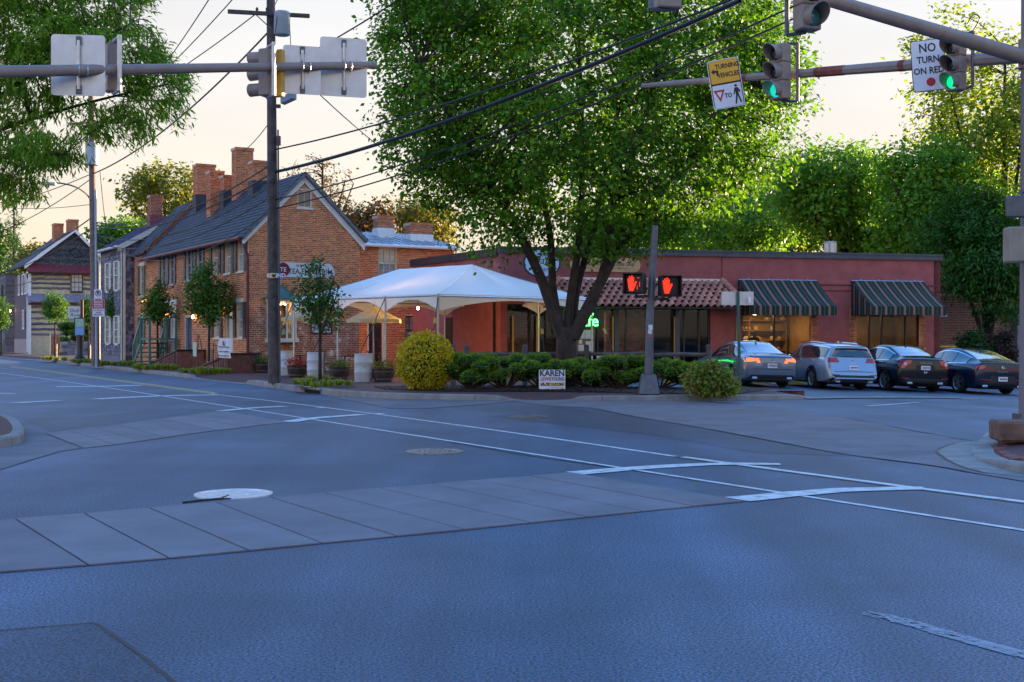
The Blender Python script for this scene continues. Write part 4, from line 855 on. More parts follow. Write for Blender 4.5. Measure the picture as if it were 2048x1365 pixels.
m = MB(); m.box(CF, s0 + .5, s1 - .45, .061, .064, zc_ - .13, zc_ - .115); m.build('underline', M('red_line', (.3, .06, .03), .6, .1), t)
# oval sign hung at the corner of the parapet
oc = at(1083, 527, 44.6); t = thing('oval_sign', 'pale blue oval sign with dark rim half hidden by the tree limbs', 'sign', oc)
F = Fr((oc.x, oc.y), CV)
def oval(rx, rz, off, th): m = MB(); m.prism([F.p(rx * math.cos(2 * math.pi * k / 32), off, oc.z + rz * math.sin(2 * math.pi * k / 32)) for k in range(32)], F.n * th); return m
oval(.72, .56, 0, .06).build('rim', M('navy', (.02, .02, .05), .5, .1), t); oval(.66, .50, .061, .008).build('face', M('pale_blue', (.5, .58, .7), .6, .05), t)
text('lettering', 'Cafe', F.p(0, .072, oc.z + .1), CV, UP, .42, ink, t, shear=.3); text('lettering', 'Bakery', F.p(0, .072, oc.z - .22), CV, UP, .26, ink, t, shear=.3)
m = MB(); m.box(F, -.05, .05, -.9, -.02, oc.z - .1, oc.z + .1); m.build('bracket', black_m, t)
# wheel stops
stop_m = M('yellow_stop_paint', (.5, .33, .02), .6, .2, 6, stain=.4, stcol=(.3, .25, .15), stscale=5)
for k, (x0, x1) in enumerate(((1238, 1280), (1344, 1376), (1482, 1542), (1575, 1598), (1650, 1700), (1765, 1800), (1950, 2000))):
    q = G((x0 + x1) / 2, 766 + (max(0, (x0 - 1500)) * .015)); L_ = (x1 - x0) / FPX * q.y / 2; L_ = max(L_, .55)
    F2 = Fr((q.x, q.y), CV); m = MB(); z_ = q.z; m.hexa([F2.p(-L_, -.09, z_), F2.p(-L_, .09, z_), F2.p(L_, .09, z_), F2.p(L_, -.09, z_)], [F2.p(-L_ + .03, -.05, z_ + .15), F2.p(-L_ + .03, .05, z_ + .15), F2.p(L_ - .03, .05, z_ + .15), F2.p(L_ - .03, -.05, z_ + .15)])
    tag(m.build('wheel_stop', stop_m), 'yellow painted concrete wheel stop at the edge of the cafe car park', 'wheel stop', 'yellow wheel stops')
# ------------------------------------------------------------------ frame tent
canvas = leafmat('tent_vinyl', (.80, .76, .70), (.84, .80, .74), trans=.12, rough=.35)
C0 = Vector((-2.34, 38.0, 0)); ta = Vector((-.70, .714, 0)).normalized(); tb_ = Vector((.714, .70, 0)).normalized(); TA, TB = 8.0, 7.3; TE = 2.93; TV = .56
tp_ = lambda a, b, z: C0 + ta * a + tb_ * b + UP * z
tent = thing('marquee_tent', 'white frame tent with scalloped valance over the patio between house and cafe', 'tent', tp_(TA / 2, TB / 2, SWZ))
RG = 4.12; r0_, r1_ = 2.4, 6.4; E = TE
def sagq(m, A, B, C, D, n=24, sag=.09, bays=3):
    vs = []; 
    for j in range(n + 1):
        for i in range(n + 1):
            u_, v_ = i / n, j / n; p = (A.lerp(B, u_)).lerp(D.lerp(C, u_), v_); p = p - UP * math.sin(math.pi * min(v_, .98)) ** .8 * (.04 + sag * abs(math.sin(math.pi * bays * u_))); vs.append(p)
    m.add(vs, [(j * (n + 1) + i, j * (n + 1) + i + 1, (j + 1) * (n + 1) + i + 1, (j + 1) * (n + 1) + i) for j in range(n) for i in range(n)])
K = [tp_(0, 0, E), tp_(TA, 0, E), tp_(TA, TB, E), tp_(0, TB, E)]; Ra, Rb = tp_(r0_, TB / 2, RG), tp_(r1_, TB / 2, RG)
m = MB(); sagq(m, K[0], K[1], Rb, Ra); sagq(m, K[2], K[3], Ra, Rb); sagq(m, K[3], K[0], Ra, Ra, bays=2); sagq(m, K[1], K[2], Rb, Rb, bays=2)
m.build('roof', canvas, tent, smooth=60)
def valance(A, B, bays):
    m = MB(); n = bays * 16; top = []; bot = []
    outn = (B - A).normalized().cross(UP)
    for i in range(n + 1):
        t = i / n; p = A.lerp(B, t); ph = (t * bays) % 1.0; d = TV * (1 - .72 * math.sin(math.pi * ph) ** .8); w_ = outn * (.02 * math.sin(i * 2.4))
        top.append(p + UP * .004); bot.append(p - UP * d + w_)
    for i in range(n): m.quad(top[i], top[i + 1], bot[i + 1], bot[i])
    return m.build('valance', canvas, tent, smooth=60)
valance(K[0], K[1], 3); valance(K[3], K[0], 1); valance(K[2], K[3], 3); valance(K[1], K[2], 2)
alu = M('aluminium_pole', (.5, .51, .53), .35, .1, 10, metal=.8)
posts = [(TA * k / 3, 0) for k in range(4)] + [(0, TB)] + [(TA * k / 3, TB) for k in range(1, 4)] + [(TA, TB / 2)]
strap_m = M('dark_strap', (.05, .06, .075), .7, .2); ratchet = M('yellow_ratchet', (.5, .36, .06), .5, .2)
for a, b in posts:
    m = MB(); m.tube([tp_(a, b, SWZ), tp_(a, b, E)], .035, 8); m.lathe(tp_(a, b, SWZ), [(.1, 0), (.1, .02), (.04, .04)], 10); m.build('post', alu, tent)
m = MB()
for A, B in ((K[0], K[1]), (K[1], K[2]), (K[2], K[3]), (K[3], K[0]), (Ra, Rb), (K[0], Ra), (K[3], Ra), (K[1], Rb), (K[2], Rb)): m.tube([A - UP * .05, B - UP * .06], .028, 6)
m.build('roof_frame', alu, tent)
for a, b, da, db in ((0, 0, -.5, -.7), (TA / 3, 0, .1, -1.0), (TA * 2 / 3, 0, .1, -1.0), (TA, 0, .2, -.8), (0, TB, -1.0, .5), (TA / 3, TB, -.4, .0), (TA * 2 / 3, TB, -.4, 0)):
    top = tp_(a, b, E - .05); bt = tp_(a + da, b + db, SWZ + .85 if b == 0 else SWZ + .1); mid = top.lerp(bt, .42)
    m = MB(); m.tube([top, mid, bt], .018, 4); st = m.build('tie_strap', strap_m, tent); m = MB(); m.cbox(mid, bt - top, V, U, .1, .04, .04); m.build('ratchet', ratchet, st)
t = thing('festoon_bulb', 'small warm light bulb hanging under the tent roof', 'lamp', at(836, 617, 42.0)); m = MB(); bp_ = at(836, 617, 42.0); m.lathe(bp_, [(.01, -.05), (.035, -.03), (.04, .01), (.02, .05)], 10); m.build('bulb', emat('festoon_glow', (1, .62, .25), 8), t); m = MB(); m.tube([bp_ + UP * .05, bp_ + UP * .75], .012, 5); m.build('cord', black_m, t)
lp = bpy.data.lights.new('festoon_bulb_light', 'POINT'); lp.energy = 14; lp.color = (1, .6, .25); lp.shadow_soft_size = .06; lo_ = bpy.data.objects.new('festoon_bulb_light', lp); col.objects.link(lo_); lo_.location = bp_ - UP * .12
# ------------------------------------------------------------------ cars
from mathutils.bvhtree import BVHTree
tyre_m = M('tyre_rubber', (.012, .012, .013), .8, .2, 20); rim_m = M('alloy_rim', (.5, .52, .55), .3, .1, 10, metal=.85)
cglass = M('tinted_car_glass', (.012, .016, .02), .04, .1, spec=.9, coat=1.0); trim_b = M('black_trim', (.014, .014, .015), .5, .15)
chrome = M('chrome', (.7, .72, .75), .12, .05, metal=1.0); under_m = M('underbody', (.008, .008, .008), .95, .1)
red_l = M('tail_lamp_red', (.38, .012, .014), .12, .05, coat=1.0); red_on = emat('tail_lamp_lit', (1.0, .14, .03), .22, (.6, .05, .03)); plate_m = M('number_plate', (.62, .62, .66), .5, .1, 40)
platei = M('plate_print', (.12, .05, .08), .6, .2)
def carpaint(name, c, metal=.35): return M(name, c, .3, .04, 3, metal=metal, coat=1.0, spec=.6)
def cr(P, t):
    n = len(P) - 1; i = min(int(t), n - 1); f = t - i; a, b, c, d = P[max(i - 1, 0)], P[i], P[i + 1], P[min(i + 2, n)]
    return [.5 * (2 * q + (r - p) * f + (2 * p - 5 * q + 4 * r - s) * f * f + (3 * q - p - 3 * r + s) * f ** 3) for p, q, r, s in zip(a, b, c, d)]
def make_car(name, label, st, paint, wb, wr, rear, glass_side, glass_back, glass_front, lean=0.0, roofm=None, clad=False, chrome_line=True, spokes=5, group=None, lit=False, text_badge=None, rails=False, fuel=None):
    L0, L1 = st[0][0], st[-1][0]
    t = thing(name, label, 'car', (0, 0, 0)); 
    NU, NV = 96, 8
    def sec(u):
        x, zb, ze, zt, wl, wbt, wt = cr(st, u); hh = zt - ze
        prof = [(0, zb), (wl * .8, zb), (wl * .97, zb + .05), (wl, zb + .25), (wl * .995, zb + (ze - zb) * .72), (wbt, ze), (wt + (wbt - wt) * .12, zt - hh * .2), (wt * .8, zt - hh * .02), (0, zt + .012)]
        return x, prof
    nseg = len(st) - 1
    us = [nseg * k / NU for k in range(NU + 1)]
    vs_ = []; K = [0, 1, 2, 2.5, 3, 3.5, 4, 4.5, 5, 5.25, 5.5, 5.75, 6, 6.35, 6.7, 7, 7.35, 7.7, 8]
    def pt(u, v):
        x, prof = sec(u); i = min(int(v), 7); f = v - i
        if 5 <= v <= 6 or v < 1: y = prof[i][0] + (prof[i + 1][0] - prof[i][0]) * f; z = prof[i][1] + (prof[i + 1][1] - prof[i][1]) * f
        else: y, z = cr(prof, v)
        return Vector((x + lean * (z - .9) * (max(0, (u - nseg * .75)) / (nseg * .25)) ** 2, y, z))
    H = len(K); body = MB(); row = []
    for u in us:
        r = [pt(u, v) for v in K]; row.append([Vector((p.x, p.y, p.z)) for p in r] + [Vector((p.x, -p.y, p.z)) for p in reversed(r[1:-1])])
    W = len(row[0]); vv = [p for r in row for p in r]; fs = []
    ax = [wb / 2 + rear[0], -wb / 2 + rear[0]]
    for i in range(NU):
        for j in range(W):
            q = (i * W + j, i * W + (j + 1) % W, (i + 1) * W + (j + 1) % W, (i + 1) * W + j); c = sum((vv[k] for k in q), Vector()) / 4
            if abs(c.y) > .5 and any((c.x - a) ** 2 + (c.z - wr) ** 2 < (wr + .045) ** 2 for a in ax): continue
            fs.append(q)
    fs += [tuple(range(W)), tuple(NU * W + j for j in range(W))][::1]
    body.add(vv, fs); bo = body.build('body', paint, t, smooth=38, local=True)
    bvh = BVHTree.FromPolygons([tuple(v) for v in vv], [f for f in fs if len(f) == 4] + [f for f in fs if len(f) > 4])
    def patch(nm, par, mat, c4, dirn, n=(8, 4), off=.008, smooth=40):
        "c4: corners in the plane seen along dirn ('x' rear: (y,z), 'y' side: (x,z), 'z' top: (x,y))"
        g = []; 
        for j in range(n[1] + 1):
            for i in range(n[0] + 1):
                u, v = i / n[0], j / n[1]; a = [c4[0][k] * (1 - u) * (1 - v) + c4[1][k] * u * (1 - v) + c4[2][k] * u * v + c4[3][k] * (1 - u) * v for k in (0, 1)]
                if dirn == 'x': o, d = Vector((-6, a[0], a[1])), Vector((1, 0, 0))
                elif dirn == 'f': o, d = Vector((6, a[0], a[1])), Vector((-1, 0, 0))
                elif dirn == 'y': o, d = Vector((a[0], 3, a[1])), Vector((0, -1, 0))
                else: o, d = Vector((a[0], -3, a[1])), Vector((0, 1, 0))
                h = bvh.ray_cast(o, d); p = h[0] if h[0] else o + d * (6 + L1 if dirn == 'x' else 2.1); g.append(p - d * off)
        m = MB(); m.add(g, [(j * (n[0] + 1) + i, j * (n[0] + 1) + i + 1, (j + 1) * (n[0] + 1) + i + 1, (j + 1) * (n[0] + 1) + i) for j in range(n[1]) for i in range(n[0])])
        return m.build(nm, mat, par, smooth=smooth, local=True)
    def ux(x):
        lo, hi = 0, nseg
        for _ in range(40):
            mid = (lo + hi) / 2
            if sec(mid)[0] > x: lo = mid
            else: hi = mid
        return lo
    def skin(nm, par, mat, x0, x1, v0, v1, mirror=0, n=14, k=5, off=.007, vfun=None):
        ps = []; 
        for i in range(n + 1):
            u = ux(x0 + (x1 - x0) * i / n); a, b = (v0, v1) if not vfun else vfun(i / n)
            for j in range(k + 1):
                v = a + (b - a) * j / k; p = pt(u, v); du = pt(min(u + .02, nseg), v) - pt(max(u - .02, 0), v); dv = pt(u, min(v + .02, 8)) - pt(u, max(v - .02, 0)); nr = du.cross(dv)
                nr = nr.normalized() if nr.length > 1e-9 else UP
                if nr.y < 0 and v < 7: nr = -nr
                if v >= 7 and nr.z < 0: nr = -nr
                p = p + nr * off; ps.append(Vector((p.x, -p.y, p.z)) if mirror else p)
        m = MB(); m.add(ps, [(i * (k + 1) + j, i * (k + 1) + j + 1, (i + 1) * (k + 1) + j + 1, (i + 1) * (k + 1) + j) for i in range(n) for j in range(k)])
        return m.build(nm, mat, par, smooth=50, local=True)
    # glass
    xa, xb = glass_side; cuts = [xa, xa + (xb - xa) * .47, xb] if len(glass_side) == 2 else None
    for mi in (0, 1):
        ncut = [xa, xa + (xb - xa) * .30, xa + (xb - xa) * .63, xb]
        for a, b in zip(ncut[:-1], ncut[1:]): skin('side_window', t, cglass, a + .025, b - .02, 5.1, 5.93, mi, off=.009)
        if chrome_line: skin('window_trim', t, chrome, xa - .05, xb + .02, 5.02, 5.09, mi, k=1, off=.011); skin('window_trim', t, chrome, xa - .05, xb, 5.95, 6.04, mi, k=1, off=.011)
        skin('pillar_trim', t, trim_b, xa, xb, 5.06, 5.97, mi, off=.005)
    for a, b, nm, par in ((glass_back[0], glass_back[1], 'rear_window', t), (glass_front[0], glass_front[1], 'windscreen', t)):
        if a is None: continue
        ps = []; n, k = 12, 12
        for i in range(n + 1):
            u = ux(a + (b - a) * i / n)
            for j in range(k + 1):
                w_ = -1 + 2 * j / k; v = 8 - abs(w_) * 1.55; p = pt(u, v); p = Vector((p.x, p.y * (1 if w_ > 0 else -1), p.z)); ps.append(p + UP * .006 + Vector((-.006 if nm == 'rear_window' else .006, 0, 0)))
        m = MB(); m.add(ps, [(i * (k + 1) + j, i * (k + 1) + j + 1, (i + 1) * (k + 1) + j + 1, (i + 1) * (k + 1) + j) for i in range(n) for j in range(k)]); m.build(nm, cglass, t, smooth=50, local=True)
    # wheels
    for a in ax:
        for sgn in (1, -1):
            yo = st[len(st) // 2][4] - .005; c = Vector((a, sgn * (yo - .11), wr)); axd = Vector((0, sgn, 0))
            m = MB(); m.lathe(c, [(wr * .66, -.1), (wr * .93, -.11), (wr, -.08), (wr, .08), (wr * .93, .11), (wr * .68, .1)], 28, axd, cap=False); ty = m.build('tyre', tyre_m, None, smooth=40, local=True)
            m = MB(); m.lathe(c, [(wr * .68, .1), (wr * .64, .085), (wr * .62, .04)], 28, axd, cap=False); m.lathe(c, [(wr * .14, .05), (wr * .13, .09), (.01, .095)], 12, axd)
            for k in range(spokes):
                an = 2 * math.pi * k / spokes + .3; d = Vector((math.cos(an), 0, math.sin(an))); q = axd.cross(d)
                for sp in (-.05, .05): m.hexa([c + axd * .05 + d * wr * .1 + q * (sp - .02) * .6, c + axd * .05 + d * wr * .1 + q * (sp + .02) * .6, c + axd * .045 + d * wr * .65 + q * (sp * 1.6 + .02), c + axd * .045 + d * wr * .65 + q * (sp * 1.6 - .02)], [c + axd * .085 + d * wr * .1 + q * (sp - .02) * .6, c + axd * .085 + d * wr * .1 + q * (sp + .02) * .6, c + axd * .08 + d * wr * .65 + q * (sp * 1.6 + .02), c + axd * .08 + d * wr * .65 + q * (sp * 1.6 - .02)])
            wh = m.build('wheel', rim_m, t, local=True); ty.parent = wh
            m = MB(); m.lathe(c, [(wr * .6, .0), (.01, .0)], 20, axd, cap=False); m.build('brake_disc', under_m, wh, local=True)
            m = MB(); n = 20; r0_, r1_ = wr + .03, wr + (.085 if clad else .055); ring = []
            for k in range(n + 1):
                an = R(-12) + R(204) * k / n
                for rr, oo in ((r0_, -.02), (r0_, .012), (r1_, .008), (r1_ + .01, -.03)): ring.append(Vector((a + rr * math.cos(an), sgn * (yo + oo), max(.14, wr + rr * math.sin(an)))))
            m.add(ring, [(k * 4 + j, k * 4 + j + 1, (k + 1) * 4 + j + 1, (k + 1) * 4 + j) for k in range(n) for j in range(3)]); m.build('wheel_arch', trim_b if clad else paint, t, smooth=40, local=True)
            m = MB(); lin = []
            for k in range(n + 1):
                an = R(-12) + R(204) * k / n
                for oo in (0, -.5): lin.append(Vector((a + (wr + .05) * math.cos(an), sgn * (yo - .01 + oo), max(.13, wr + (wr + .05) * math.sin(an)))))
            m.add(lin, [(k * 2, k * 2 + 1, k * 2 + 3, k * 2 + 2) for k in range(n)]); m.build('arch_liner', under_m, t, local=True)
    m = MB(); m.hexa([(L1 + .3, -.6, .16), (L0 - .3, -.6, .16), (L0 - .3, .6, .16), (L1 + .3, .6, .16)], [(L1 + .3, -.6, .3), (L0 - .3, -.6, .3), (L0 - .3, .6, .3), (L1 + .3, .6, .3)]); m.build('underbody', under_m, t, local=True)
    # rear end
    R_ = rear[1]
    for sg in (1, -1):
        m4 = [(y * sg, z) for y, z in R_['lamp']]; lm = patch('tail_lamp', t, red_on if lit else red_l, m4, 'x', (10, 4), .012)
        if 'lamp2' in R_: patch('lamp_insert', lm, M('lamp_clear', (.5, .5, .52), .2, .1), [(y * sg, z) for y, z in R_['lamp2']], 'x', (6, 3), .018)
        if 'lampx' in R_: patch('tail_lamp', t, red_on if lit else red_l, [(y * sg, z) for y, z in R_['lampx']], 'x', (6, 3), .012)
        patch('reflector', t, red_l, [(y * sg, z) for y, z in R_['refl']], 'x', (4, 1), .01)
        m = MB(); yc, zc = R_['pipe']; px_ = bvh.ray_cast(Vector((-6, yc * sg, zc + .05)), Vector((1, 0, 0)))[0]; px_ = (px_.x if px_ else L1) - .02
        m.cbox((px_ + .03, yc * sg, zc), (1, 0, 0), (0, 1, 0), UP, .05, .09, .035); ep = m.build('exhaust_tip', chrome, t, local=True, bevel=.015)
        for x_, z_ in R_['handles']: m = MB(); yy = bvh.ray_cast(Vector((x_, 3, z_)), Vector((0, -1, 0)))[0]; m.cbox((x_, sg * (yy.y + .012), z_), (1, 0, 0), (0, 1, 0), UP, .11, .014, .018); m.build('door_handle', chrome if chrome_line else paint, t, local=True, bevel=.006)
    if 'bar' in R_: patch('light_bar', t, red_l, R_['bar'], 'x', (12, 1), .01)
    patch('lower_valance', t, trim_b, R_['val'], 'x', (14, 3), .01)
    if 'skid' in R_: patch('skid_plate', t, steel, R_['skid'], 'x', (10, 2), .02)
    patch('plate_recess', t, R_.get('recm', paint), R_['rec'], 'x', (6, 3), .006)
    pl = patch('number_plate', t, plate_m, R_['plate'], 'x', (2, 1), .022)
    (y0, z0), (y1, _), (_, z1), _ = R_['plate']
    m = MB(); xx = bvh.ray_cast(Vector((-6, (y0 + y1) / 2, (z0 + z1) / 2)), Vector((1, 0, 0)))[0].x - .03
    for k in range(6): yk = y0 + (y1 - y0) * (k + .9) / 7.6; m.hexa([(xx, yk - .012, z0 + .045), (xx, yk + .012, z0 + .045), (xx, yk + .012, z1 - .04), (xx, yk - .012, z1 - .04)], [(xx + .004, yk - .012, z0 + .045), (xx + .004, yk + .012, z0 + .045), (xx + .004, yk + .012, z1 - .04), (xx + .004, yk - .012, z1 - .04)])
    tag(m.build('plate_marks', platei, pl, local=True), kind='stuff')
    for c4 in R_['seams']: patch('panel_gap', t, under_m, c4, 'x', (14, 1), .004)
    for x_ in R_['doorgaps']:
        for sg in ('y', 'n'): patch('panel_gap', t, under_m, [(x_ - .005, .3), (x_ + .005, .3), (x_ + .005, .86), (x_ - .005, .86)], sg, (1, 8), .003)
    ez = R_['emblem']; ex_ = bvh.ray_cast(Vector((-6, 0, ez)), Vector((1, 0, 0)))[0]
    m = MB(); pts = [Vector((ex_.x - .012, .055 * math.cos(2 * math.pi * k / 20), ez + .038 * math.sin(2 * math.pi * k / 20))) for k in range(21)]; m.tube(pts, .007, 5, cap=False); m.tube([ex_ + Vector((-.012, -.025, -.02)), ex_ + Vector((-.012, -.02, .022))], .006, 4); m.tube([ex_ + Vector((-.012, .025, -.02)), ex_ + Vector((-.012, .02, .022))], .006, 4); m.tube([ex_ + Vector((-.012, -.02, 0)), ex_ + Vector((-.012, .02, 0))], .005, 4); m.build('emblem', chrome, t, local=True)
    if text_badge:
        bx, bz, bt, bs = text_badge; text('badge', bt, Vector((bx, 0, bz)), (0, -1, 0), UP, bs, chrome, t, extr=.004, sx=1.7, loc=(0, 0, 0))
    rx, rz = R_['fin']; m = MB(); m.add([(rx + .11, 0, rz), (rx - .09, .03, rz), (rx - .09, -.03, rz), (rx - .08, 0, rz + .085), (rx - .03, 0, rz + .08)], [(0, 1, 3, 4), (0, 4, 3, 2), (1, 2, 3), (0, 2, 1)]); m.build('antenna_fin', paint, t, local=True)
    for sg in (1, -1): 
        mx = glass_front[0] + .75 if glass_front[0] else 1; m = MB(); zz = st[len(st) // 2][2] + .06; yb = st[len(st) // 2][5]; m.lathe(Vector((R_['mirror'], sg * (yb + .1), zz)), [(.02, -.09), (.07, -.07), (.075, .06), (.02, .09)], 10, Vector((0, sg, .1))); m.tube([Vector((R_['mirror'], sg * (yb - .04), zz - .05)), Vector((R_['mirror'], sg * (yb + .06), zz))], .025, 6); m.build('mirror', paint, t, smooth=50, local=True)
    if rails:
        for sg in (1, -1):
            m = MB(); m.tube([Vector((-1.55, sg * .56, 1.37)), Vector((-1.45, sg * .55, 1.46)), Vector((-.4, sg * .56, 1.49)), Vector((.25, sg * .56, 1.45)), Vector((.42, sg * .55, 1.33))], .02, 6); m.build('roof_rail', chrome, t, local=True)
    if fuel: patch('fuel_flap', t, paint, [(fuel[0] - .08, fuel[1] - .08), (fuel[0] + .08, fuel[1] - .08), (fuel[0] + .08, fuel[1] + .08), (fuel[0] - .08, fuel[1] + .08)], 'y', (3, 3), .006)
    for sg in (1, -1): patch('headlamp', t, M('headlamp_glass', (.6, .62, .65), .1, .05, coat=1), [(.45 * sg, .62), (.72 * sg, .64), (.72 * sg, .74), (.45 * sg, .70)], 'f', (5, 2), .01)
    patch('grille', t, trim_b, [(-.42, .38), (.42, .38), (.4, .6), (-.4, .6)], 'f', (6, 3), .012)
    return t
SED = [(2.45, .34, .56, .62, .55, .58, .45), (2.36, .24, .62, .69, .74, .74, .6), (2.1, .19, .69, .80, .87, .85, .72), (1.5, .17, .76, .92, .92, .88, .74), (.95, .17, .82, 1.01, .925, .88, .70), (.45, .17, .86, 1.26, .93, .88, .62), (.0, .17, .88, 1.42, .93, .87, .57), (-.5, .17, .90, 1.455, .93, .87, .57), (-1.0, .17, .92, 1.40, .93, .87, .57), (-1.5, .17, .935, 1.22, .93, .86, .59), (-1.95, .18, .94, 1.065, .92, .84, .64), (-2.2, .2, .93, 1.035, .90, .82, .68), (-2.36, .24, .91, 1.01, .86, .79, .68), (-2.43, .3, .88, .97, .81, .75, .66), (-2.455, .38, .82, .90, .74, .70, .6)]
rear1 = dict(lamp=[(.46, .84), (.86, .80), (.84, .93), (.44, .915)], lampx=[(.40, .775), (.52, .775), (.5, .845), (.42, .845)], lamp2=[(.5, .875), (.66, .87), (.66, .91), (.5, .905)], refl=[(.5, .53), (.8, .55), (.8, .565), (.5, .545)], pipe=(.58, .3), handles=[(-.35, .83), (-1.25, .86)], val=[(-.78, .28), (.78, .28), (.7, .40), (-.7, .40)], rec=[(-.36, .60), (.36, .60), (.30, .78), (-.30, .78)], plate=[(-.16, .62), (.16, .62), (.16, .76), (-.16, .76)], seams=[[(-.62, .575), (.62, .575), (.62, .59), (-.62, .59)], [(-.72, .935), (.72, .935), (.72, .945), (-.72, .945)]], doorgaps=[.35, -.75], emblem=.85, fin=(-1.05, 1.40), mirror=.72)
WAG = [(2.28, .36, .58, .64, .55, .58, .45), (2.2, .26, .66, .74, .76, .75, .6), (1.95, .2, .74, .86, .86, .84, .72), (1.4, .19, .80, .97, .90, .86, .73), (.9, .19, .85, 1.06, .90, .86, .70), (.42, .19, .88, 1.30, .90, .86, .63), (.0, .19, .90, 1.44, .905, .86, .60), (-.6, .19, .92, 1.48, .905, .86, .60), (-1.3, .19, .94, 1.465, .90, .85, .60), (-1.75, .2, .95, 1.44, .90, .84, .60), (-2.0, .22, .95, 1.40, .88, .82, .60), (-2.16, .25, .94, 1.36, .86, .80, .58), (-2.24, .3, .92, 1.31, .82, .77, .56), (-2.27, .36, .88, 1.27, .76, .73, .54)]
rear2 = dict(lamp=[(.44, .87), (.84, .86), (.80, 1.0), (.52, 1.01)], refl=[(.5, .47), (.75, .48), (.75, .5), (.5, .49)], pipe=(.55, .27), handles=[(-.25, .90), (-1.15, .92)], val=[(-.8, .26), (.8, .26), (.74, .47), (-.74, .47)], skid=[(-.5, .27), (.5, .27), (.46, .34), (-.46, .34)], rec=[(-.40, .62), (.40, .62), (.34, .80), (-.34, .80)], plate=[(-.16, .63), (.16, .63), (.16, .77), (-.16, .77)], seams=[[(-.66, .575), (.66, .575), (.66, .588), (-.66, .588)], [(-.58, 1.355), (.58, 1.355), (.55, 1.372), (-.55, 1.372)]], doorgaps=[.38, -.70, -1.4], emblem=.90, fin=(-1.2, 1.475), mirror=.75)
S60 = [(2.3, .34, .58, .65, .55, .6, .45), (2.22, .24, .66, .74, .76, .75, .6), (1.95, .19, .74, .85, .88, .85, .72), (1.4, .17, .80, .96, .92, .88, .74), (.9, .17, .85, 1.05, .925, .88, .70), (.4, .17, .88, 1.30, .93, .88, .62), (-.05, .17, .90, 1.44, .93, .87, .57), (-.55, .17, .92, 1.475, .93, .87, .57), (-1.0, .17, .94, 1.43, .93, .87, .57), (-1.45, .17, .955, 1.27, .93, .86, .59), (-1.85, .18, .96, 1.115, .92, .84, .62), (-2.08, .2, .955, 1.085, .90, .82, .66), (-2.22, .24, .94, 1.06, .87, .79, .66), (-2.29, .3, .90, 1.01, .82, .76, .64), (-2.31, .38, .84, .93, .75, .7, .58)]
rear3 = dict(lamp=[(.56, .78), (.86, .74), (.84, .99), (.46, 1.0)], lamp2=[(.64, .84), (.74, .84), (.72, .93), (.66, .93)], refl=[(.55, .42), (.8, .44), (.8, .46), (.55, .44)], pipe=(.52, .28), handles=[(-.3, .88), (-1.15, .91)], val=[(-.78, .28), (.78, .28), (.72, .42), (-.72, .42)], rec=[(-.34, .68), (.34, .68), (.30, .85), (-.30, .85)], plate=[(-.16, .7), (.16, .7), (.16, .83), (-.16, .83)], seams=[[(-.62, .62), (.62, .62), (.62, .635), (-.62, .635)], [(-.8, .5), (.8, .5), (.8, .515), (-.8, .515)]], doorgaps=[.38, -.70], emblem=.64, fin=(-1.0, 1.44), mirror=.72, recm=trim_b)
SON = [(2.45, .34, .52, .57, .55, .58, .45), (2.36, .24, .60, .66, .74, .74, .6), (2.1, .19, .68, .78, .87, .85, .72), (1.5, .17, .76, .91, .92, .88, .74), (.98, .17, .82, 1.0, .925, .88, .70), (.45, .17, .86, 1.26, .93, .88, .62), (.0, .17, .88, 1.405, .93, .87, .57), (-.5, .17, .90, 1.445, .93, .87, .56), (-1.0, .17, .915, 1.39, .93, .87, .55), (-1.5, .17, .93, 1.25, .93, .86, .56), (-1.95, .18, .94, 1.10, .92, .84, .60), (-2.25, .2, .93, 1.02, .90, .82, .66), (-2.38, .24, .91, 1.005, .87, .79, .68), (-2.44, .3, .88, .98, .82, .76, .66), (-2.46, .36, .80, .89, .76, .71, .6)]
rear4 = dict(lamp=[(.62, .78), (.88, .80), (.86, .92), (.60, .90)], bar=[(-.64, .775), (.64, .775), (.64, .80), (-.64, .80)], refl=[(.42, .44), (.76, .46), (.76, .485), (.42, .465)], pipe=(.6, .26), handles=[(-.35, .83), (-1.25, .86)], val=[(-.8, .28), (.8, .28), (.74, .40), (-.74, .40)], rec=[(-.46, .4), (.46, .4), (.42, .58), (-.42, .58)], plate=[(-.16, .42), (.16, .42), (.16, .56), (-.16, .56)], seams=[[(-.66, .65), (.66, .65), (.66, .665), (-.66, .665)], [(-.7, .39), (.7, .39), (.7, .4), (-.7, .4)]], doorgaps=[.35, -.75], emblem=.86, fin=(-1.15, 1.37), mirror=.72, recm=trim_b)
YAW = 11
def park(car, px, half, D=37.6, yaw=YAW):
    a = R(yaw); fw = Vector((-math.sin(a), math.cos(a), 0)); rc = Vector(((px - CX) / FPX * D, D, 0)); c = rc + fw * half
    z = [gz(p.x, p.y) for p in (c, c + Vector((.8, 0, 0)), c - Vector((.8, 0, 0)))]
    car.location = (c.x, c.y, z[0] + .003); tilt = math.atan2(z[1] - z[2], 1.6)
    car.rotation_euler = (Matrix.Rotation(-tilt, 4, 'Y') @ Matrix.Rotation(a + math.pi / 2, 4, 'Z')).to_euler(); car['base'] = (0, 0, 0)
c1 = make_car('parked_car', 'blue grey saloon car with lit red tail lamps behind the green signpost', SED, carpaint('blue_grey_paint', (.085, .14, .22)), 2.83, .335, (0.02, rear1), (-1.62, .78), (-1.92, -1.12), (.18, .88), lit=True, spokes=5); park(c1, 1543, 2.45)
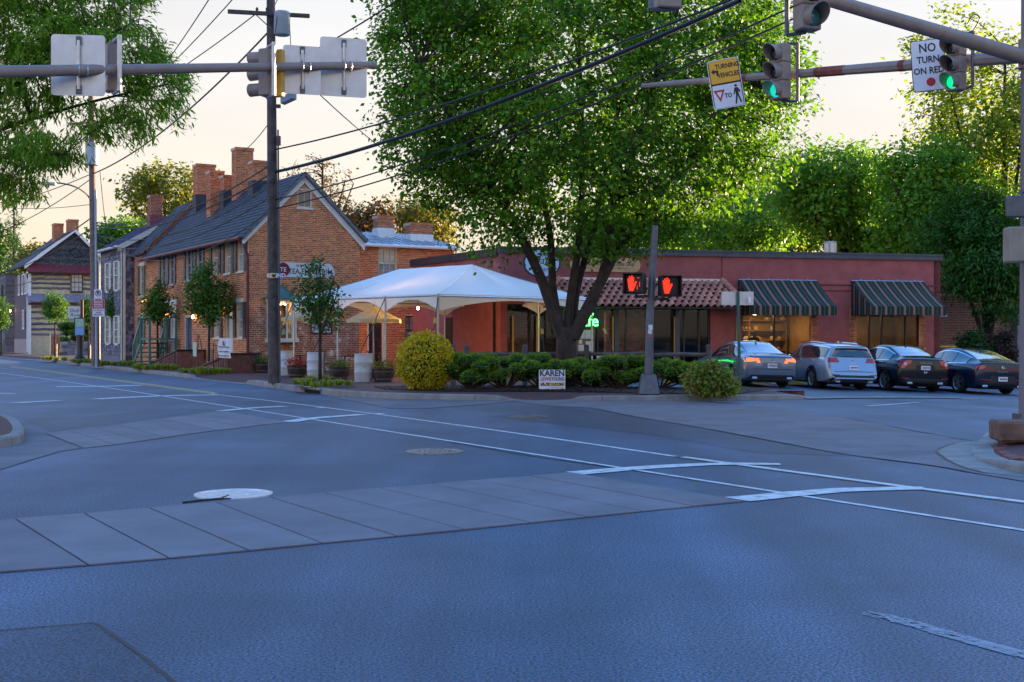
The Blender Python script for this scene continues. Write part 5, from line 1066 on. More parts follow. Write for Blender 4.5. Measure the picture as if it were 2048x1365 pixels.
c2 = make_car('parked_car', 'silver blue estate car with roof rails and dark lower cladding', WAG, carpaint('silver_blue_paint', (.30, .37, .47)), 2.63, .33, (0.05, rear2), (-2.0, .78), (None, None), (.18, .85), lean=.42, clad=True, spokes=5, rails=True, fuel=(-1.45, .84)); park(c2, 1703, 2.27)
# tailgate glass of the estate follows its sloping back
c3 = make_car('parked_car', 'glossy black saloon car between the silver estate and the dark blue fastback', S60, M('black_paint', (.003, .004, .006), .15, .04, 3, coat=.35, spec=.35), 2.77, .33, (0.02, rear3), (-1.55, .75), (-1.82, -1.12), (.15, .84), spokes=5, text_badge=(-2.335, .92, 'VOLVO', .075)); park(c3, 1849, 2.3)
c4 = make_car('parked_car', 'dark blue fastback car with a chrome window arc at the end of the row', SON, M('midnight_blue_paint', (.006, .014, .035), .18, .04, 3, metal=.1, coat=.4, spec=.35), 2.84, .335, (0.02, rear4), (-1.75, .78), (-2.0, -1.1), (.18, .88), spokes=6, text_badge=(-2.475, .715, 'SONATA', .055)); park(c4, 2004, 2.45, 37.4)
def est_glass():
    bo = [o for o in c2.children if o.name.startswith('body')][0]
    vs = [tuple(v.co) for v in bo.data.vertices]; bvh = BVHTree.FromPolygons(vs, [tuple(p.vertices) for p in bo.data.polygons])
    def pp(c4_, mat, nm, off, n=(12, 6)):
        g = []
        for j in range(n[1] + 1):
            for i in range(n[0] + 1):
                u, v = i / n[0], j / n[1]; a = [c4_[0][k] * (1 - u) * (1 - v) + c4_[1][k] * u * (1 - v) + c4_[2][k] * u * v + c4_[3][k] * (1 - u) * v for k in (0, 1)]
                h = bvh.ray_cast(Vector((-6, *a)), Vector((1, 0, 0)))[0]
                if h is None: h = Vector((-2.1, *a))
                g.append(h - Vector((off, 0, 0)))
        m = MB(); m.add(g, [(j * (n[0] + 1) + i, j * (n[0] + 1) + i + 1, (j + 1) * (n[0] + 1) + i + 1, (j + 1) * (n[0] + 1) + i) for j in range(n[1]) for i in range(n[0])]); return m.build(nm, mat, c2, smooth=50, local=True)
    rw = pp([(-.70, 1.03), (.70, 1.03), (.52, 1.30), (-.52, 1.30)], cglass, 'rear_window', .012)
    pp([(-.05, 1.045), (.3, 1.04), (.3, 1.055), (-.05, 1.065)], trim_b, 'wiper', .025, (4, 1))
est_glass()
# ------------------------------------------------------------------ poles, signals, wires
pole_m = M('creosoted_pole', (.085, .068, .062), .9, .4, 5, bump=.8, bscale=18, stain=.5, stcol=(.13, .11, .11), stscale=6)
bronze = M('brown_signal_paint', (.25, .195, .165), .55, .12, 4, stain=.25, stcol=(.12, .075, .06), stscale=3)
rust_m = M('rust_patch', (.2, .06, .045), .85, .35, 8); alum = M('sign_back_aluminium', (.5, .5, .5), .42, .12, 3, metal=.55, stain=.35, stcol=(.38, .38, .4), stscale=2)
sig_y = M('signal_yellow', (.55, .3, .04), .5, .1); lens_dark = M('dark_lens', (.02, .03, .04), .25, .2, coat=.5); vis_in = M('visor_inside', (.01, .01, .01), .7, .1)
trafo = M('transformer_grey', (.33, .38, .42), .5, .1, 4); wire_m = M('cable_black', (.015, .015, .017), .6, .1)
sgreen = emat('signal_green', (.0, .9, .32), .10, (.02, .3, .18)); steal = emat('signal_teal', (.0, .5, .40), .12, (.02, .22, .2))
def pole_between(m, base, top, r0, r1, n=12): m.tube([base, base.lerp(top, .5), top], [r0, (r0 + r1) / 2, r1], n)
# near pole with transformer
PB = G(548, 767, .15); D1 = PB.y; ptop = at(541, -60, D1)
near = thing('utility_pole', 'tall dark wooden utility pole with grey transformer in front of the brick gable', 'utility pole', PB)
m = MB(); pole_between(m, PB, ptop, .185, .125); m.build('pole', pole_m, near, smooth=50)
arm_c = at(541, 32, D1); m = MB(); a0_, a1_ = at(459, 27, D1 - .5), at(621, 36, D1 + .4); m.tube([a0_ - V * 0 + Vector((0, -.2, 0)), a1_ + Vector((0, -.2, 0))], .055, 4, sq=True); m.build('cross_arm', pole_m, near)
m = MB()
for px in (514, 534): q = at(px, 27, D1 - .2); m.lathe(q, [(.03, 0), (.05, .05), (.035, .09), (.05, .13), (.02, .18)], 8)
m.build('insulator', M('insulator_brown', (.05, .03, .025), .3, .2), near)
m = MB(); m.tube([at(512, 30, D1 - .2), at(542, 58, D1 - .12)], .018, 5); m.build('arm_brace', steel, near)
tq = at(564, 71, D1 - .2); m = MB(); m.lathe(tq, [(.225, 0), (.245, .03), (.245, .62), (.255, .64), (.255, .68), (.2, .72)], 18); tr_ = m.build('transformer', trafo, near, smooth=40)
m = MB(); m.tube([tq + Vector((-.1, -.26, .5)), tq + Vector((-.12, -.3, .2)), tq + Vector((-.2, -.25, -.3))], .012, 5); m.tube([tq + Vector((.22, 0, .6)), tq + Vector((.27, 0, -.4))], .012, 5); m.build('lead_wire', wire_m, tr_)
m = MB(); m.tube([at(556, 260, D1 - .12), PB + Vector((.2, -.1, .05))], .028, 6); m.build('conduit', steel_d, near)
m = MB(); c_ = at(577, 197, D1 - .2); m.cbox(c_, Vector((1, -.4, .35)), Vector((.3, 1, 0)), UP, .22, .14, .1); m.tube([c_, at(556, 190, D1)], .02, 5); m.build('flood_lamp', M('lamp_blue_grey', (.12, .22, .32), .4, .15), near)
for y_ in (282, 213): m = MB(); m.cbox(at(557, y_, D1 - .1), (1, 0, 0), (0, 1, 0), UP, .06, .06, .14 if y_ == 282 else .05); m.build('junction_box', pole_m, near)
# rainbow plate BE KIND
kd = thing('kindness_sign', 'small rainbow strip sign reading be kind nailed to the near wooden pole', 'sign', at(549, 551.5, D1 - .25))
kb0, kb1 = 531, 567; cols = [(.6, .02, .03), (.75, .2, .02), (.7, .55, .03), (.05, .4, .06), (.03, .15, .5), (.2, .05, .4)]
for i in range(6):
    m = MB(); a, b = kb0 + (kb1 - kb0) * i / 6, kb0 + (kb1 - kb0) * (i + 1) / 6; p0, p1 = at(a, 557, D1 - .25), at(b, 546.5, D1 - .25); m.hexa([p0, Vector((p1.x, p0.y, p0.z)), Vector((p1.x, p0.y + .012, p0.z)), Vector((p0.x, p0.y + .012, p0.z))], [Vector((p0.x, p0.y, p1.z)), p1, p1 + Vector((0, .012, 0)), Vector((p0.x, p0.y + .012, p1.z))]); m.build('colour_band', M('rainbow%d' % i, cols[i], .5, .05), kd)
text('lettering', 'BE', at(539, 551.7, D1 - .26), (1, 0, 0), UP, .17, white_p, kd, bold=.004); text('lettering', 'KIND', at(558, 551.7, D1 - .26), (1, 0, 0), UP, .17, white_p, kd, bold=.004)
m = MB(); hc = at(547.5, 552, D1 - .262); m.prism([hc + Vector((.065 * math.sin(t_) ** 3, 0, .0045 * (13 * math.cos(t_) - 5 * math.cos(2 * t_) - 2 * math.cos(3 * t_) - math.cos(4 * t_)))) for t_ in [2 * math.pi * k / 20 for k in range(20)]], Vector((0, -.006, 0))); m.build('heart', M('heart_dark', (.12, .02, .03), .5, .05), kd)
# far pole with transformer and street lamp arm
FB = G(191, 733.5, .15); D2 = FB.y; far_ = thing('utility_pole', 'weathered utility pole with transformer and curved lamp arm beside the parking signs', 'utility pole', FB)
m = MB(); pole_between(m, FB, at(182, 190, D2), .2, .13); m.build('pole', M('brown_pole', (.19, .13, .11), .9, .3, 5, bump=.6, bscale=18), far_, smooth=50)  # lighter, warmer brown than the near pole
m = MB(); m.tube([at(140, 249, D2 - 1.0), at(239, 241, D2 + 1.0)], .06, 4, sq=True); m.build('cross_arm', pole_m, far_)
for px_ in (163, 203): m = MB(); m.tube([at(px_, 248 if px_ == 163 else 244, D2 - .2), at(183, 262, D2 - .1)], .018, 5); m.build('arm_brace', steel, far_)
tq = at(184, 331, D2 - .25); m = MB(); m.lathe(tq, [(.27, 0), (.3, .03), (.3, .95), (.32, .97), (.32, 1.02), (.22, 1.06)], 18); m.build('transformer', trafo, far_, smooth=40)
m = MB()
for dx in (-.2, .2): m.lathe(tq + Vector((dx, 0, 1.03)), [(.03, 0), (.05, .08), (.03, .16), (.04, .24)], 8)
m.build('insulator', M('insulator_brown', (.05, .03, .025)), far_)
m = MB(); m.tube(spl([at(184, 405, D2), at(172, 388, D2 - .6), at(150, 374, D2 - 1.2), at(122, 367, D2 - 1.6), at(102, 367, D2 - 1.8)], 4), .035, 6); la = m.build('lamp_arm', steel_d, far_)
m = MB(); lc = at(98, 368, D2 - 1.9); m.cbox(lc, (1, 0, -.05), (0, 1, 0), UP, .32, .14, .07); m.build('lamp_head', trafo, la, bevel=.03)
m = MB(); m.tube([at(191, 380, D2 - .22), at(193, 735, D2 - .22)], .05, 6); m.build('conduit', M('conduit_blue_grey', (.3, .38, .45), .5, .1), far_)
# ---------------- wires
def wire(a, b, sag, r=.012, name_lab=None, n=20):
    pts = [a.lerp(b, i / n) - UP * sag * 4 * (i / n) * (1 - i / n) for i in range(n + 1)]; m = MB(); m.tube(pts, r * 1.5, 5, cap=False)
    return tag(m.build('overhead_wire', wire_m), name_lab, 'wire', 'overhead wires')
A = lambda x, y, D: at(x, y, D)
W = [ # from the near pole up over the street to the right (towards an unseen pole beside the camera)
 (A(548, 300, D1), A(1475, -5, 20), .25, .016, 'single cable from the near pole passing the big tree, uppermost of four'),
 (A(549, 345, D1), A(1480, 2, 21), .3, .034, 'thick bundled cable from the near pole crossing before the big tree'),
 (A(550, 400, D1), A(1590, 12, 22), .35, .014, 'thin cable from the near pole crossing low before the big tree, upper of a pair'),
 (A(550, 418, D1), A(1600, 32, 22), .35, .014, 'thin cable from the near pole crossing low before the big tree, lower of a pair'),
 (A(548, 142, D1 - .1), A(830, -22, 30), .1, .014, 'cable rising from the near pole transformer to the tree top'),
 (A(542, 25, D1), A(560, -10, 38), .0, .01, 'short jumper wire beside the near pole top'),
 # between the two poles
 (A(541, 60, D1), A(186, 348, D2), .55, .02, 'heavy cable running down from the near pole transformer to the far pole'),
 (A(512, 28, D1), A(152, 248, D2 - .8), .35, .012, 'wire from the near pole cross arm into the feathery tree'),
 (A(540, 330, D1), A(192, 445, D2), .7, .016, 'cable between the poles passing the tall chimney'),
 (A(541, 348, D1), A(192, 452, D2), .7, .02, 'cable between the poles just under the chimney tops'),
 (A(541, 372, D1), A(192, 470, D2), .8, .014, 'cable between the poles over the slate roof, upper strand'),
 (A(541, 394, D1), A(192, 486, D2), .8, .014, 'cable between the poles over the slate roof, lower strand'),
 (A(542, 420, D1), A(212, 482, 63.3), 1.3, .014, 'white service cable drooping along the brick house eave'),
 (A(468, -4, D1 - 2), A(204, 243.5, D2 + .4), .3, .012, 'thin wire crossing the upper sky behind the left mast arm, left strand'),
 (A(420, -4, D1 - 2), A(232, 241.5, D2 + .9), .3, .012, 'thin wire crossing the upper sky above the feathery branches'),
 (A(640, 190, D1 + 1), A(835, 350, 50), .12, .012, 'service wire sloping down from the sign backs to the house roof'),
 (A(548, 232, D1), A(490, 300, 51), .1, .011, 'service wire from the near pole down to the tall chimney'),
 # far pole to the left
 (A(190, 345, D2), A(-60, 420, 80), .3, .015, 'cable from the far pole leaving to the left, uppermost'),
 (A(190, 352, D2), A(-60, 480, 80), .5, .015, 'cable from the far pole leaving to the left, middle'),
 (A(191, 430, D2), A(-60, 545, 80), .6, .02, 'thick cable from the far pole crossing the log house gable'),
 (A(191, 450, D2), A(-60, 550, 80), .7, .016, 'cable from the far pole crossing the red pent roof'),
 (A(191, 505, D2), A(-60, 578, 80), .6, .014, 'low cable from the far pole crossing the log wall'),
 (A(191, 408, D2), A(-60, 402, 95), .4, .011, 'thin level wire beyond the far pole'),
 (A(200, 345, D2), A(214, 470, 66), .2, .011, 'drop wire from the far pole to the shingled house'),
]
for q in W:
    if q: wire(*q)
m = MB()
for k, (x_, y_) in enumerate(((208, 478), (152, 505))):
    c_ = at(x_, y_, D2 + (1 if k == 0 else 3)); m = MB(); m.tube(spl([c_ + Vector((-.35, 0, .05)), c_ + Vector((.0, 0, .2)), c_ + Vector((.3, 0, -.15)), c_ + Vector((0, 0, -.25)), c_ + Vector((-.3, 0, .0))], 5), .045, 6)
    tag(m.build('cable_splice', wire_m), ['black cable splice coil hanging by the shingled house eave', 'black cable splice coil hanging before the log house gable'][k], 'cable splice')
# ---------------- left mast arm with sign backs and signal seen from behind
MA0, MA1 = at(-260, 148, 15.5), at(745, 131, 20.1)
arm = thing('mast_arm', 'brown mast arm carrying three blank sign backs across the upper left', 'mast arm', (MA0.x - .05, MA0.y, 0))
m = MB(); m.tube([MA0, MA1], [.09, .062], 8); m.lathe(MA1, [(.066, -.02), (.07, .0), (.07, .05)], 10, (MA1 - MA0)); m.build('arm', bronze, arm, smooth=50)
m = MB(); m.tube([Vector((MA0.x, MA0.y, 0)), MA0 + UP * .6], [.16, .11], 12); m.build('post', bronze, arm, smooth=50)
def armpt(px): k = (px - CX) / FPX; d = MA1 - MA0; t_ = (k * MA0.y - MA0.x) / (d.x - k * d.y); return MA0 + d * t_
def signback(px0, px1, y0, y1, lab):
    pc = armpt((px0 + px1) / 2); D = pc.y + .12; x0 = at(px0, y0, D); x1 = at(px1, y1, D); wv_, hv = x1.x - x0.x, x0.z - x1.z; ex_ = Vector((1, .12 if px0 < 200 else .3, 0)).normalized(); c_ = at((px0 + px1) / 2, (y0 + y1) / 2, D)
    wv_ = wv_ / ex_.x * (.99 if px0 < 200 else .97)
    t = thing('sign_back', lab, 'sign', c_); r_ = .05; pts = []
    for cx_, cz_, a0_ in ((1, 1, 0), (-1, 1, 90), (-1, -1, 180), (1, -1, 270)):
        for k in range(5): an = R(a0_ + k * 22.5); pts.append(c_ + ex_ * (cx_ * (wv_ / 2 - r_) + r_ * math.cos(an)) + UP * (cz_ * (hv / 2 - r_) + r_ * math.sin(an)))
    m = MB(); m.prism(pts, U * .004); m.build('plate', alum, t)
    m = MB(); b_ = c_ - U * .03; m.tube([b_ + UP * hv * .4, b_ - UP * hv * .4], .028, 8); m.build('bracket', steel, t)
    for s_ in (1, -1): m = MB(); m.cbox(c_ - U * .02 + UP * s_ * hv * .4, ex_, U, UP, .035, .02, .06); m.build('bracket_foot', steel_d, t)
    for dx in (-.0, .12): m = MB(); ring = [pc + V * dx + (UP * math.cos(a_) + U * math.sin(a_)) * .085 for a_ in [2 * math.pi * k / 12 for k in range(13)]]; m.tube(ring, .008, 4, cap=False); m.build('band_clamp', steel, t)
signback(104, 209, 70, 192, 'largest white sign back clamped over the feathery tree branches')
signback(567, 641, 92, 189, 'smaller grey sign back clamped next to the near pole')
signback(641, 733, 76, 194, 'grey sign back at the free end of the left mast arm')
def rear_signal(px0, px1, y0, y1, lab, yel):
    pc = armpt((px0 + px1) / 2 + 6); D = pc.y + .2; c_ = at((px0 + px1) / 2, (y0 + y1) / 2, D); hv = (y1 - y0) / FPX * D; wv_ = (px1 - px0) / FPX * D
    t = thing('traffic_signal', lab, 'traffic light', c_, None); fd = (U * .8 - V * .6).normalized() if yel else U; sd2 = fd.cross(UP)
    m = MB(); m.cbox(c_, sd2, fd, UP, wv_ * .42, wv_ * .36, hv / 2 - .02); m.build('housing', bronze, t, bevel=.02)
    for k in range(3):
        q = c_ + fd * wv_ * .36 + UP * (k - 1) * hv * .32; m = MB(); m.lathe(q, [(wv_ * .36, 0), (wv_ * .38, .22)], 14, fd, cap=False); m.build('visor', bronze, t)
    if yel: m = MB(); m.cbox(c_ + V * wv_ * .42 - fd * .05, sd2, fd, UP, .05, .12, hv / 2 - .02); m.build('door', sig_y, t, bevel=.01)
    q = pc + V * .02 - U * .1; m = MB(); m.tube([Vector((q.x, q.y, c_.z + hv / 2 + .03)), Vector((q.x, q.y, c_.z - hv / 2 - .02))], .035, 8)
    for s_ in (1, -1): m.tube([Vector((q.x, q.y, c_.z + s_ * hv / 2)), c_ + UP * s_ * hv / 2], .03, 6)
    m.build('mount_tube', steel, t)
rear_signal(211, 243, 84, 187, 'traffic signal seen from behind beside the largest white sign back', False)
rear_signal(517, 552, 97, 196, 'traffic signal seen from behind with a yellow door edge by the near pole', True)
# ---------------- right mast arms
PR = Vector((7.98, 18.5, 0)); rm = thing('mast_arm', 'brown signal post with two mast arms at the right corner', 'mast arm', PR)
m = MB(); m.tube([PR, PR + UP * 4, PR + UP * 8.6], [.16, .135, .115], 14); m.lathe(PR, [(.3, 0), (.3, .05), (.18, .12)], 14); m.build('post', M('mauve_post', (.17, .14, .15), .55, .12, 3, stain=.3, stscale=3), rm, smooth=50)
B0 = Vector((PR.x, PR.y, at(2048, 112, 18.5).z)); B1 = at(1287, 172, 25.0)
m = MB(); m.tube([B0, B1], [.11, .055], 8); m.lathe(B1, [(.06, -.02), (.06, .02)], 8, (B1 - B0)); m.build('far_arm', bronze, rm)
C0_ = Vector((PR.x, PR.y, at(2060, 118, 18.5).z)); C1_ = at(1180, -140, 14.3)
m = MB(); m.tube([C0_, C1_], [.125, .07], 8); m.build('near_arm', bronze, rm, smooth=50)
m = MB(); m.tube([PR + UP * (B0.z - .2), PR + UP * (B0.z + .25)], .165, 14); m.build('clamp_collar', bronze, rm)
def onseg(P0, P1, px): k = (px - CX) / FPX; d = P1 - P0; t_ = (k * P0.y - P0.x) / (d.x - k * d.y); return P0 + d * t_
for a, b in ((1690, 1632), (1812, 1800), (1495, 1480)): m = MB(); p0, p1 = onseg(B0, B1, a), onseg(B0, B1, b); tt = (p0 - B0).length / (B1 - B0).length; m.tube([p0, p1], .114 - .055 * tt, 8, cap=False); m.build('rust_band', rust_m, rm)
def signal(c_, face, hs, lab, lit, side, sect=(2, 1, 0), grp='traffic lights facing the junction'):
    "three section head; c_ centre, face = direction the lenses look"
    t = thing('traffic_signal', lab, 'traffic light', c_); face = face.normalized(); sx_ = UP.cross(face).normalized(); w2 = hs * .155
    for k in sect:
        q = c_ + UP * (k - 1) * hs * .335
        m = MB(); m.cbox(q, sx_, face, UP, w2, w2 * .75, hs * .165); sc = m.build('section', bronze, t, bevel=.015)
        l_ = q + face * w2 * .77; r_ = w2 * .86
        m = MB(); m.lathe(l_, [(r_, 0), (r_ * .9, .02), (r_ * .5, .045), (.01, .055)], 20, face, cap=False); m.build('lens', (lit if k == 0 else lens_dark), sc, smooth=60)
        m = MB(); n = 18; vs_ = []
        for i in range(n + 1):
            an = R(-60) + R(300) * i / n; d_ = sx_ * math.cos(an) + UP * math.sin(an); ln = .10 + .17 * (.5 + .5 * math.sin(an)); vs_ += [l_ + d_ * r_ * 1.05, l_ + d_ * r_ * 1.08 + face * ln, l_ + d_ * r_ * 1.0 + face * ln, l_ + d_ * r_ * .97]
        m.add(vs_, [(i * 4 + j, i * 4 + (j + 1) % 4, (i + 1) * 4 + (j + 1) % 4, (i + 1) * 4 + j) for i in range(n) for j in range(4)]); m.build('visor', bronze, sc, smooth=50)
    b_ = c_ + side; m = MB(); m.tube([b_ + UP * hs * .53, b_ - UP * hs * .53], .032, 8)
    for s_ in (1, -1): m.tube([b_ + UP * s_ * hs * .53, c_ + UP * s_ * hs * .515 - face * .02], .028, 6)
    m.build('mount_tube', steel_d, t)
    m = MB(); m.tube(spl([b_ + UP * hs * .53, b_ + UP * hs * .75 + sx_ * .12, b_ + UP * hs * .85 + sx_ * .02, b_ + UP * hs * .7 - sx_ * .1], 5), .011, 5); m.build('cable', wire_m, t)
    return t
p_ = onseg(B0, B1, 1592); s1_ = at(1561, 145, p_.y - .05); signal(s1_, Vector((-.8, -.6, 0)), 1.0, 'traffic light showing teal green beside the yellow turning vehicles sign', steal, p_ + Vector((0, -.12, 0)) - s1_ + UP * (s1_.z - p_.z) * 1 + UP * (p_.z - s1_.z) * 1)
p_ = onseg(B0, B1, 1940); s2_ = at(1913, 131, p_.y - .05); signal(s2_, Vector((-.8, -.6, 0)), .82, 'traffic light showing bright green in front of the no turn on red sign', sgreen, p_ + Vector((0, -.12, 0)) - s2_)
p_ = onseg(C0_, C1_, 1612); s3_ = at(1614, -12, p_.y - .2); signal(s3_, Vector((.35, -.93, 0)), .98, 'traffic light hanging from the nearer mast arm with a dark teal lens', M('teal_lens_off', (.03, .16, .16), .2, .1, coat=.6), Vector((-.24, .12, 0)))
p_ = onseg(C0_, C1_, 1335); s4_ = at(1335, -58, p_.y - .1); signal(s4_, Vector((-.2, .95, 0)), .95, 'traffic light at the far end of the nearer mast arm, only its base showing', lens_dark, Vector((-.22, -.12, 0)))
# road signs on the far arm
def plate(t, c_, ex_, up_, w_, h_, mat, r_=.04, th=.004, off=0.0, nm='plate'):
    n_ = ex_.cross(up_).normalized(); c2 = c_ + n_ * off; pts = []
    for cx_, cz_, a0_ in ((1, 1, 0), (-1, 1, 90), (-1, -1, 180), (1, -1, 270)):
        for k in range(5): an = R(a0_ + k * 22.5); pts.append(c2 + ex_ * (cx_ * (w_ / 2 - r_) + r_ * math.cos(an)) + up_ * (cz_ * (h_ / 2 - r_) + r_ * math.sin(an)))
    m = MB(); m.prism(pts, -n_ * th); return m.build(nm, mat, t)
sw_ = M('sign_white', (.62, .64, .68), .45, .04, 3); sk = M('sign_black', (.01, .01, .012), .5, .05); sy = M('sign_yellow', (.72, .36, .02), .45, .04, 3); sr = M('sign_red', (.42, .012, .02), .45, .06, 3)
Dq = onseg(B0, B1, 1452).y - .36
ex_ = Vector((1, -.12, 0)).normalized(); up_ = UP; cs, sn = math.cos(R(9)), math.sin(R(9)); exr = ex_ * cs + UP * sn; upr = UP * cs - ex_ * sn
tc2 = at(1452, 167, Dq); sh_, sw2 = .94, .60
t = thing('road_sign', 'tilted yellow and white sign telling turning vehicles to yield to walkers', 'road sign', tc2)
P_ = lambda u, v, o=0: tc2 + exr * u + upr * v + exr.cross(upr) * o
plate(t, tc2, exr, upr, sw2, sh_, sw_); plate(t, P_(0, 0), exr, upr, sw2 - .03, sh_ - .03, sk, .035, .002, .003, 'border'); plate(t, P_(0, -.235), exr, upr, sw2 - .06, sh_ / 2 - .035, sw_, .02, .002, .006, 'lower_field'); plate(t, P_(0, .235), exr, upr, sw2 - .06, sh_ / 2 - .035, sy, .02, .002, .006, 'upper_field')
text('lettering', 'TURNING', P_(.07, .33, .009), exr, upr, .125, sk, t, bold=.003, sx=.82); text('lettering', 'VEHICLES', P_(.07, .16, .009), exr, upr, .125, sk, t, bold=.003, sx=.76)
m = MB(); m.prism([P_(u, v, .008) for u, v in ((-.15, .16), (-.11, .16), (-.11, .27), (-.19, .27), (-.19, .305), (-.245, .25), (-.19, .195), (-.19, .23), (-.15, .23))], exr.cross(upr) * .002); m.build('arrow', sk, t)
for sc_, mt, of in ((1, sr, .008), (.52, sw_, .011)): m = MB(); m.prism([P_(-.15 + u * sc_, -.19 + v * sc_ - (0), of) for u, v in ((-.105, .08), (.105, .08), (0, -.15))], exr.cross(upr) * .002); m.build('yield_triangle', mt, t)
text('lettering', 'TO', P_(.01, -.24, .009), exr, upr, .12, sk, t, bold=.003, sx=.8)
m = MB(); q_ = exr.cross(upr) * .002
m.prism([P_(.17 + .026 * math.cos(2 * math.pi * k / 12), -.075 + .026 * math.sin(2 * math.pi * k / 12), .008) for k in range(12)], q_)
for pts in (((.14, -.11), (.20, -.11), (.205, -.25), (.15, -.25)), ((.15, -.25), (.185, -.25), (.145, -.42), (.115, -.42)), ((.18, -.25), (.208, -.25), (.245, -.40), (.215, -.41)), ((.14, -.11), (.155, -.14), (.125, -.24), (.105, -.235)), ((.2, -.11), (.245, -.19), (.23, -.22), (.19, -.16))): m.prism([P_(u, v, .008) for u, v in pts], q_)
m.build('walker_symbol', sk, t)
tc2 = at(1857, 131, onseg(B0, B1, 1857).y - .24); exr = Vector((1, -.25, 0)).normalized(); cs, sn = math.cos(R(4)), math.sin(R(4)); exr = exr * cs + UP * sn; upr = (UP - exr * UP.dot(exr)).normalized(); sw2, sh_ = .53, .845
t = thing('road_sign', 'white no turn on red sign behind the right hand traffic light', 'road sign', tc2)
plate(t, tc2, exr, upr, sw2, sh_, sk); plate(t, P_(0, 0), exr, upr, sw2 - .025, sh_ - .025, sw_, .035, .002, .003, 'field')
for s_, v_, sz in (('NO', .28, .2), ('TURN', .09, .155), ('ON RED', -.09, .15)): text('lettering', s_, P_(0, v_, .006), exr, upr, sz, sk, t, bold=.003, sx=.85)
m = MB(); m.prism([P_(.02 + .07 * math.cos(2 * math.pi * k / 24), -.275 + .07 * math.sin(2 * math.pi * k / 24), .004) for k in range(24)], exr.cross(upr) * .003); m.build('red_disc', sr, t)
# control boxes on the right post
for (x0, x1, y0, y1, lab) in ((2012, 2055, 392, 436, 'small grey plate mounted on the right signal post'), (2012, 2062, 455, 526, 'large beige signal cabinet mounted on the right signal post')):
    c_ = at((x0 + x1) / 2, (y0 + y1) / 2, 18.15); t = thing('signal_cabinet', lab, 'cabinet', c_); hw, hh_ = (x1 - x0) / FPX * 18.15 / 2, (y1 - y0) / FPX * 18.15 / 2
    m = MB(); m.cbox(c_, (1, 0, 0), (0, 1, 0), UP, hw, .05 if y0 < 400 else .14, hh_); m.build('case', steel_d if y0 < 400 else M('beige_cabinet', (.26, .22, .17), .6, .15, 4), t, bevel=.025)
    m = MB(); m.tube([c_ + Vector((hw * .6, .05, hh_)), c_ + Vector((hw * .6, .1, hh_ + .08)), c_ + Vector((hw + .06, .25, hh_ + .08))], .025, 6); m.build('conduit', steel_d, t)
# stone block at the right corner
stone_m = M('brown_stone', (.15, .085, .06), .9, .4, 6, bump=.8, bscale=14)
q = G(2062, 880, .14); t = thing('corner_stone', 'rough brown stone block on the brick paving at the right corner', 'stone', q)
m = MB(); m.cbox(q + UP * .13, (1, -.1, 0), (.1, 1, 0), UP, .5, .28, .14); m.build('block', stone_m, t, bevel=.03)
q2 = at(2056, 840, 18.6); m = MB(); m.cbox(q2, (1, 0, 0), (0, 1, 0), UP, .19, .15, .10); m.build('cap', steel_d, t, bevel=.01)
# ---------------- pedestrian signals
QB = G(1297, 789, .15); Dp = QB.y; ped = thing('pedestrian_post', 'grey steel pedestrian signal post with a flared base in the corner bed', 'signal post', QB)
m = MB(); m.tube([QB, at(1299, 650, Dp), at(1310, 452, Dp)], [.115, .10, .08], 14); m.build('post', steel_d, ped, smooth=50)
m = MB(); m.hexa([QB + Vector((x_, y_, 0)) for x_, y_ in ((-.26, -.26), (.26, -.26), (.26, .26), (-.26, .26))], [QB + Vector((x_, y_, .5)) for x_, y_ in ((-.17, -.17), (.17, -.17), (.17, .17), (-.17, .17))]); m.build('base', steel_d, ped, bevel=.02)
for k_, (y_, c_) in enumerate(((655, (.6, .6, .62)), (664, (.55, .5, .5)), (672, (.3, .08, .1)))): m = MB(); m.cbox(at(1301 - k_, y_ , Dp - .108), (1, 0, 0), (0, 1, 0), UP, .05, .006, .06 - k_ * .01); m.build('sticker', M('sticker%d' % k_, c_, .6, .2, 20), ped)
hand_on = emat('hand_lit', (1.0, .012, .001), .30, (.5, .02, .01)); hand_dim = emat('hand_dim', (1.0, .03, .01), .12, (.3, .01, .01))
handp = [(-.055, -.15), (.045, -.15), (.085, -.07), (.135, .03), (.115, .055), (.065, .0), (.065, .11), (.045, .15), (.03, .11), (.02, .17), (-.005, .17), (-.015, .11), (-.035, .155), (-.06, .15), (-.06, .09), (-.085, .12), (-.1, .1), (-.085, -.02)]
